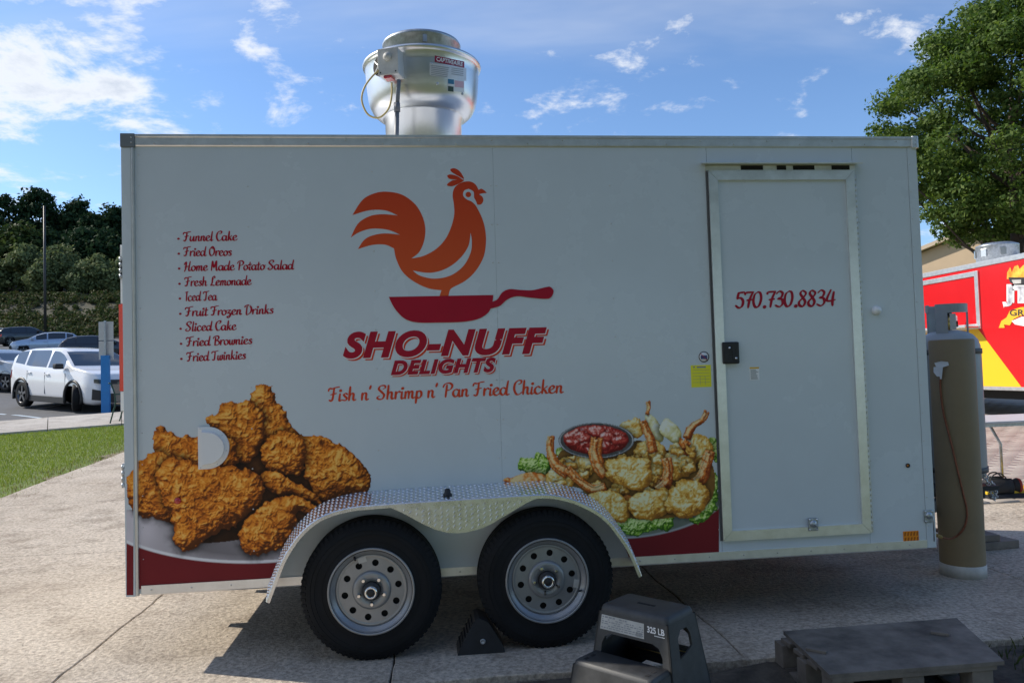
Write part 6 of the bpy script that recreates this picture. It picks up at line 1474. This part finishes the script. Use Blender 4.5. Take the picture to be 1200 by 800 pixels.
# scrub on the bank
g = np.random.default_rng(77); cen = []; rad = []
for _ in range(1700):
    y = g.uniform(84.5, 101); x = g.uniform(-90, -28)
    k = math.sin(x*0.21)+math.sin(y*0.7+x*0.1)
    if 93 < y < 97 and g.random() < 0.75: continue
    cen.append((x, y, ground_z(x, y)+0.25)); rad.append(g.uniform(0.5, 1.3)*(0.75 if y > 92 else 1.1))
V, F = leaf_cloud(cen, rad, 55, 0.20, 78); tag(link('bank_scrub', np_mesh('bank_scrub', V, F), M['leaf_scrub']), 'low green and brown scrub covering the bank behind the car park', 'scrub', None, 'stuff')
# lamp pole
lp = at_d(53, 388, 84.5); gz = ground_z(lp[0], lp[1]); zt_ = at_d(51, 240, 84.5)[2]
pole = empty('lamp_pole', (lp[0], lp[1], gz)); tag(pole, 'tall dark lamp pole at the back of the car park', 'lamp pole')
MB().tube([(0, 0, -0.1), (0, 0, zt_-gz)], [0.16, 0.11], 12).build('pole', mat('dark_bronze', (0.035, 0.034, 0.033), 0.5), pole)
MB().box(-0.25, 0.25, -0.25, 0.25, -0.1, 0.55, 0.03).build('base', M['walk'], pole)
# small pink shed far left
pk_ = at_d(-6, 318, 108); sh_ = empty('pink_shed', (pk_[0], pk_[1], ground_z(pk_[0], pk_[1]))); tag(sh_, 'small pink walled shed among the bank shrubs', 'shed')
hh_ = at_d(0, 310, 108)[2]-sh_.location.z
MB().box(-1.6, 1.6, -0.5, 2, 0, hh_).build('wall', mat('pink_wall', (0.50, 0.10, 0.18), 0.7, var=0.1), sh_); MB().box(-1.8, 1.8, -0.7, 2.2, hh_+0.003, hh_+0.15).build('roof', mat('pink_roof', (0.30, 0.07, 0.11), 0.7), sh_)

# ------------------------------------------------------------------ cars
CARP = {
 'suv': dict(L=4.75, W=1.90, wb=2.80, r=0.37,
   top=[(2.375,.62),(2.34,.86),(2.25,1.00),(1.9,1.08),(1.25,1.16),(0.95,1.34),(0.55,1.57),(0.30,1.655),(-0.3,1.70),(-1.2,1.68),(-1.75,1.62),(-2.05,1.38),(-2.28,1.10),(-2.36,.85),(-2.375,.62)],
   belt=[(2.375,.60),(2.25,.92),(1.9,1.03),(1.25,1.10),(0.5,1.09),(-1.0,1.13),(-1.6,1.20),(-2.0,1.24),(-2.28,1.06),(-2.375,.60)]),
 'hatch': dict(L=4.30, W=1.78, wb=2.62, r=0.32,
   top=[(2.15,.55),(2.10,.76),(1.95,.90),(1.5,1.00),(1.05,1.08),(0.55,1.34),(0.15,1.47),(-0.4,1.52),(-1.1,1.49),(-1.6,1.38),(-1.95,1.08),(-2.10,.92),(-2.15,.55)],
   belt=[(2.15,.53),(1.95,.84),(1.5,.94),(1.05,.98),(0.3,.97),(-1.0,1.00),(-1.9,1.02),(-2.15,.53)])}
def make_car(name, kind, paint, loc, rz, label, steer=0.0, group='cars in the car park', clad=None, glass=None, tilt=0.0):
    c = CARP[kind]; L_, W_, wb, r = c['L'], c['W'], c['wb'], c['r']
    root = empty(name, loc, rz); tag(root, label, 'car', group); root.rotation_euler = (0, tilt, rz)
    xs = np.linspace(L_/2, -L_/2, 56); tx = lambda tbl, x: float(np.interp(-x, [-q[0] for q in tbl], [q[1] for q in tbl]))
    zlow = lambda x: 0.24 if abs(x) > L_/2-0.25 else 0.20
    rows = []
    for x in xs:
        e = abs(x)/(L_/2); w = W_/2*(1-0.20*max(0, (e-0.78)/0.22)**2); zt, zb, zl = tx(c['top'], x), tx(c['belt'], x), zlow(x); zb = min(zb, zt-0.012); gh = max(0, zt-zb)
        wr = w*(0.97-0.34*min(1, gh/0.62)*0.72)
        wt_ = w*0.955
        pts = [(0, zl), (w*0.86, zl), (w*0.965, zl+0.07), (w*0.985, zl+0.22), (w, zl+0.42*(zb-zl)+0.1), (w*0.99, zb-0.10), (wt_, zb-0.01), (wt_+(wr-wt_)*0.10, zb+gh*0.06), (wt_+(wr-wt_)*0.5, zb+gh*0.45), (wt_+(wr-wt_)*0.93, zb+gh*0.86), (wr*0.90, zb+gh*0.965), (wr*0.55, zt-0.004), (0, zt)]
        rows.append(pts)
    K = len(rows[0]); V = []; 
    for x, pts in zip(xs, rows):
        V += [(x, y, z) for y, z in pts]+[(x, -y, z) for y, z in pts[1:-1]]
    NV = K+K-2; ring_ = list(range(K))+[K+(K-3-i) for i in range(K-2)]       # up the left side then down the right
    body = []; wins = {}
    def addw(key, f): wins.setdefault(key, []).append(f)
    pil = c.get('pil', 0)
    for i in range(len(xs)-1):
        xm = (xs[i]+xs[i+1])/2; zt, zb = tx(c['top'], xm), tx(c['belt'], xm); gh = zt-zb
        for k in range(NV):
            a, b = ring_[k], ring_[(k+1) % NV]; f = (i*NV+a, i*NV+b, (i+1)*NV+b, (i+1)*NV+a); kk = k if k < K-1 else NV-1-k; side = 'l' if k < K-1 else 'r'
            P = np.mean([V[j] for j in f], 0)
            # wheel arches
            if kk in (1, 2, 3, 4) and any((P[0]-s*wb/2)**2+(P[2]-r)**2 < (r+0.05)**2 for s in (1, -1)) and abs(P[1]) > W_*0.3: continue
            slope_ = abs(tx(c['top'], xm+0.08)-tx(c['top'], xm-0.08))/0.16
            front_glass = xm > 0.35 and slope_ > 0.38 and gh > 0.10 and xm < 1.2
            rear_glass = xm < -1.2 and slope_ > 0.35 and gh > 0.10
            if kk in (7, 8) and gh > 0.33 and kind and not (abs(xm-(-0.12*L_*0.2)) < 0.04):
                seg_ = 0 if xm > -0.10 else (1 if xm > -0.27*L_ else 2)
                if abs(xm+0.10) > 0.05 and abs(xm+0.27*L_) > 0.05: addw('side_window_%s%d' % (side, seg_), f); continue
            if front_glass and kk in (10, 11): addw('windscreen', f); continue
            if rear_glass and kk in (10, 11): addw('rear_window', f); continue
            body.append(f)
    body.append(tuple(ring_)); body.append(tuple((len(xs)-1)*NV+j for j in ring_)[::-1])
    def sub(name_, faces, m_, par=root, sm=True):
        ids = sorted({j for f in faces for j in f}); mp_ = {j: q for q, j in enumerate(ids)}
        mb = MB(); mb.add([V[j] for j in ids], [tuple(mp_[j] for j in f) for f in faces], sm); return mb.build(name_, m_, par)
    sub('body', body, paint)
    gm = glass or M['carglass']
    for k_, fs in wins.items(): sub('side_window' if k_.startswith('side') else k_, fs, gm)
    # floor and inner arches
    MB().box(-L_/2+0.3, L_/2-0.3, -W_/2+0.22, W_/2-0.22, 0.19, 0.75).build('underbody', M['void'], root)
    cm = clad or M['black_pl']
    for sx_ in (1, -1):
        for sy in (1, -1):
            mb = MB(); P = [(sx_*wb/2+(r+0.065)*math.cos(a), sy*(W_/2-0.005), r+(r+0.065)*math.sin(a)) for a in np.linspace(-0.35, PI+0.35, 22)]
            mb.tube(P, 0.042 if kind == 'suv' else 0.02, 6); mb.build('arch_trim', cm if kind == 'suv' else paint, root)
            w = empty('wheel'); w.parent = root; w.location = (sx_*wb/2, sy*(W_/2-0.115), r); w.rotation_euler = (0, 0, (steer if sx_ > 0 else 0.0))
            prof = [(0.66*r, 0.112), (0.80*r, 0.116), (0.95*r, 0.105), (r, 0.08), (r, -0.08), (0.95*r, -0.105), (0.66*r, -0.112)]
            mb = MB(); n = 40; VV = [(rr*math.cos(2*PI*k/n), sy*h, rr*math.sin(2*PI*k/n)) for rr, h in prof for k in range(n)]; FF = [(i*n+k, i*n+(k+1) % n, (i+1)*n+(k+1) % n, (i+1)*n+k) for i in range(len(prof)-1) for k in range(n)]
            mb.add(VV, FF, True); mb.build('tyre', M['rubber'], w)
            mb = MB(); prof = [(0.67*r, 0.110), (0.62*r, 0.09), (0.60*r, 0.03)]; VV = [(rr*math.cos(2*PI*k/n), sy*h, rr*math.sin(2*PI*k/n)) for rr, h in prof for k in range(n)]; FF = [(i*n+k, i*n+(k+1) % n, (i+1)*n+(k+1) % n, (i+1)*n+k) for i in range(2) for k in range(n)]; mb.add(VV, FF, True)
            for k in range(5):
                a = 2*PI*k/5+0.3; ca_, sa_ = math.cos(a), math.sin(a); ta_ = (-sa_, ca_)
                pts = []
                for rr, hw_ in ((0.08*r, 0.09*r), (0.62*r, 0.10*r)):
                    for s in (1, -1):
                        for h in (0.095, 0.06): pts.append((rr*ca_+ta_[0]*hw_*s, sy*h, rr*sa_+ta_[1]*hw_*s))
                mb.add(pts, [(0, 2, 6, 4), (1, 5, 7, 3), (0, 4, 5, 1), (2, 3, 7, 6), (0, 1, 3, 2), (4, 6, 7, 5)])
            rm_ = mb.build('rim', M['alloy'], w); mb = MB(); mb.add([(0.6*r*math.cos(2*PI*k/n), sy*0.03, 0.6*r*math.sin(2*PI*k/n)) for k in range(n)], [tuple(range(n))]); mb.build('brake_disc', M['void'], w)
    h0 = tx(c['top'], L_/2-0.03); xf = L_/2
    wf = W_/2*0.80
    zs_ = [q[1] for q in c['top'][:4]]; xz_ = [q[0] for q in c['top'][:4]]
    def fx(y, z):
        e = 0.78+0.22*math.sqrt(max(0.0, (1-2*abs(y)/W_)/0.20)); return min(float(np.interp(z, zs_, xz_)), L_/2*min(1, e)+0.0)
    def strip(name_, y0, y1, z0, z1, m_, out=0.012, par=root, n=10, z0b=None, z1b=None):
        ys = np.linspace(y0, y1, n+1); VV = []
        for i, y in enumerate(ys):
            t = i/n; za = z0+((z0b if z0b is not None else z0)-z0)*t; zc_ = z1+((z1b if z1b is not None else z1)-z1)*t
            for z in (za, zc_):
                xb = fx(y, z)+out; VV += [(xb, y, z), (xb-0.12, y*0.97, z)]
        FF = []
        for i in range(n):
            b = i*4; FF += [(b, b+4, b+6, b+2), (b+1, b+3, b+7, b+5), (b+2, b+6, b+7, b+3), (b, b+1, b+5, b+4)]
        FF += [(0, 2, 3, 1), (n*4, n*4+1, n*4+3, n*4+2)]; return MB().add(VV, FF).build(name_, m_, par)
    g0, g1 = (0.66, 0.86) if kind == 'suv' else (0.52, 0.66)
    strip('grille', -0.46, 0.46, g0, g1, M['black_pl'])
    for s in (1, -1):
        hl_ = strip('headlight', s*0.47, s*(W_/2-0.10), g0+0.05, g1-0.005, M['headlight'], 0.014, z0b=g0+0.12, z1b=g1+0.02)
        strip('fog_trim', s*0.50, s*(W_/2-0.08), 0.30, 0.50, cm, 0.012, z0b=0.34, z1b=0.62)
    strip('lower_grille', -0.62, 0.62, 0.26, 0.50, cm, 0.016)
    MB().box(xf+0.0, xf+0.012, -0.25, 0.25, 0.40, 0.50).build('number_plate', M['vinyl_white'], root) if False else None
    zt_ = tx(c['belt'], -L_/2+0.1)
    for s in (1, -1):
        mb = MB(); V2 = []
        for z in (zt_-0.24, zt_-0.02):
            for x, y in ((-L_/2+0.34, s*(W_/2*0.99)), (-L_/2+0.02, s*(W_/2*0.84)), (-L_/2+0.03, s*(W_/2*0.45)), (-L_/2+0.15, s*W_/2*0.5), (-L_/2+0.36, s*W_/2*0.9)): V2.append((x+(0.05 if z > zt_-0.1 else -0.012), y*1.004, z))
        mb.add(V2, [(0, 1, 6, 5), (1, 2, 7, 6), (2, 3, 8, 7), (3, 4, 9, 8), (4, 0, 5, 9), (0, 4, 3, 2, 1), (5, 6, 7, 8, 9)]); mb.build('tail_light', M['tailred'], root)
        mr_ = MB().box(0.72, 0.90, s*W_/2-0.02 if s > 0 else s*W_/2-0.20, s*W_/2+0.20 if s > 0 else s*W_/2+0.02, tx(c['belt'], 0.8)+0.02, tx(c['belt'], 0.8)+0.17, 0.04).build('mirror', M['black_pl'] if kind == 'suv' else paint, root)
        for xx in (0.05, -0.95): MB().box(xx-0.11, xx+0.11, s*(W_/2+0.004)-0.018, s*(W_/2+0.004)+0.018, tx(c['belt'], xx)-0.17, tx(c['belt'], xx)-0.13, 0.008).build('door_handle', paint, root)
        if kind == 'suv': MB().box(-wb/2+r+0.08, wb/2-r-0.08, s*(W_/2-0.03)-0.025, s*(W_/2-0.03)+0.025, 0.19, 0.36, 0.012).build('sill_cladding', cm, root)
        # door seams
        for xx in (-0.10, 0.98, -1.08):
            MB().box(xx-0.003, xx+0.003, s*(W_/2*0.990)-0.010, s*(W_/2*0.990)+0.010, 0.42, tx(c['belt'], xx)-0.10).build('door_seam', M['void'], root)
    return root
M['carglass'] = glass_mat('car_glass'); M['alloy'] = mat('dark_alloy', (0.16, 0.16, 0.17), 0.3, 0.7); M['headlight'] = mat('headlight_glass', (0.10, 0.105, 0.11), 0.08, 0.3, coat=0.8, var=0.5, vscale=14)
def carpaint(n, c, metal=0.0): return mat(n, c, 0.24, metal, coat=0.7)
def car_at(px, py, heading, lx, ly):
    """place a car so that its local point (lx, ly) on the ground shows at a picture position"""
    p = on_ground(px, py); h = math.atan2(heading[1], heading[0]); ca_, sa_ = math.cos(h), math.sin(h)
    cx, cy = p[0]-(ca_*lx-sa_*ly), p[1]-(sa_*lx+ca_*ly)
    tl_ = math.atan2(ground_z(cx-ca_*1.4, cy-sa_*1.4)-ground_z(cx+ca_*1.4, cy+sa_*1.4), 2.8)
    return (cx, cy, ground_z(cx, cy)-0.05), h, tl_
hd_ = (0.774, -0.635)
l_, h_, t_ = car_at(89, 481.5, hd_, 1.40, -0.86)
make_car('parked_suv', 'suv', carpaint('white_car_paint', (0.80, 0.80, 0.81)), l_, h_, 'white SUV with black cladding parked by the blue sign post', steer=-0.5, tilt=t_)
l_, h_, t_ = car_at(17, 459, (0.90, -0.43), 1.75, -0.86)
make_car('parked_car', 'hatch', carpaint('grey_car_paint', (0.26, 0.29, 0.33), 0.3), l_, h_, 'grey car parked beside the white SUV', tilt=t_)
l_, h_, t_ = car_at(28, 416, (-0.93, -0.36), 1.31, 0.8)
make_car('parked_car', 'hatch', carpaint('silver_blue_paint', (0.42, 0.50, 0.62), 0.4), l_, h_, 'silver blue hatchback parked in the second row behind the white SUV', tilt=t_)
l_, h_, t_ = car_at(86, 424, (0.95, 0.30), -1.31, -0.8)
make_car('parked_car', 'hatch', carpaint('black_car_paint', (0.02, 0.022, 0.028)), l_, h_, 'black hatchback with red tail lights right behind the white SUV', tilt=t_)
l_, h_, t_ = car_at(12, 405, (0.80, 0.60), -1.40, -0.85)
make_car('parked_suv', 'suv', carpaint('dark_suv_paint', (0.022, 0.024, 0.027)), l_, h_, 'dark SUV parked in the far row below the bank', tilt=t_)
l_, h_, t_ = car_at(-3, 402, (0.80, 0.60), -1.31, -0.85)
make_car('parked_car', 'hatch', carpaint('silver_paint', (0.55, 0.56, 0.58), 0.4), l_, h_, 'silver car next to the dark SUV in the far row', tilt=t_)
# sign post with two plates seen from behind
sp = on_ground(124, 482.5); sg = empty('sign_post', (sp[0], sp[1], sp[2]-0.03)); tag(sg, 'blue post carrying two grey sign plates seen from behind', 'sign')
dd = float(np.dot(sp-CAMP, CF)); ppm = FPX/dd
zpl0 = at_d(122.5, 419.5, dd)[2]-sp[2]; zpl1 = at_d(121, 375, dd)[2]-sp[2]; zm = at_d(121.5, 397.5, dd)[2]-sp[2]
MB().box(-4.6/ppm, 4.6/ppm, -0.04, 0.06, 0.0, zpl0+0.1, 0.006).build('post_sleeve', mat('blue_sleeve', (0.012, 0.18, 0.48), 0.45, var=0.08), sg)
MB().box(-0.022, 0.022, -0.02, 0.03, zpl0+0.102, zpl1+0.02, 0.003).build('steel_post', M['galv'], sg)
hwp = 8.3/ppm; M['plateback'] = mat('sign_back', (0.50, 0.50, 0.49), 0.5, 0.4, var=0.08)
for z0_, z1_ in ((zpl0, zm-0.01), (zm+0.01, zpl1)): MB().box(-hwp, hwp, 0.062, 0.066, z0_, z1_, 0.001).build('sign_plate', M['plateback'], sg)
# patio chair half hidden by the trailer
cp = on_ground(129, 497); chn = empty('patio_chair', (cp[0], cp[1], cp[2]+0.02), 0.0); tag(chn, 'green framed patio chair at the corner of the trailer', 'chair')
M['greenmet'] = mat('green_metal', (0.020, 0.070, 0.050), 0.4); M['weave'] = mat('tan_weave', (0.32, 0.24, 0.17), 0.8, var=0.3, vscale=30)
for y in (0.0, 0.5):
    MB().tube(catmull([(0.0, y, 0.0), (0.06, y, 0.22), (0.11, y, 0.42), (0.10, y, 0.62), (0.03, y, 0.84), (-0.02, y, 0.86)], 5), 0.016, 8).build('back_leg', M['greenmet'], chn)
    MB().tube([(0.55, y, 0.0), (0.50, y, 0.42), (0.48, y, 0.62), (0.10, y, 0.62)], 0.014, 8).build('front_leg', M['greenmet'], chn)
MB().tube([(-0.02, -0.02, 0.86), (0.5, -0.02, 0.86)], 0.012, 8).build('top_bar', M['palegrey'], chn) if False else None
MB().box(0.08, 0.52, 0.02, 0.48, 0.40, 0.43, 0.01).build('seat', M['weave'], chn)
mb = MB(); mb.add([(0.11, 0.02, 0.46), (0.11, 0.48, 0.46), (0.03, 0.48, 0.84), (0.03, 0.02, 0.84), (0.13, 0.02, 0.46), (0.13, 0.48, 0.46), (0.05, 0.48, 0.84), (0.05, 0.02, 0.84)], [(0, 1, 2, 3), (7, 6, 5, 4), (0, 4, 5, 1), (1, 5, 6, 2), (2, 6, 7, 3), (3, 7, 4, 0)]); mb.build('backrest', M['weave'], chn)
# litter on the ground: stones and chips, too small to count
g = np.random.default_rng(5); V = []; F = []
for _ in range(900):
    x = g.uniform(-3, 6.5); y = g.uniform(-0.45, 3.0) if x > 1.3 else g.uniform(-1.6, 5.0); s = g.uniform(0.002, 0.006); b = len(V); z = ground_z(x, y)
    for dx, dy, dz in ((-1, -.6, 0), (1, -.7, 0), (.8, .8, 0), (-.7, .9, 0), (.1, 0, .9)): V.append((x+dx*s, y+dy*s, z+dz*s))
    F += [(b, b+1, b+4), (b+1, b+2, b+4), (b+2, b+3, b+4), (b+3, b, b+4)]
tag(link('grit', np_mesh('grit', V, F), mat('grit', (0.25, 0.22, 0.19), 0.9, var=0.5, vscale=3)), 'loose grit scattered over the concrete', 'grit', None, 'stuff')
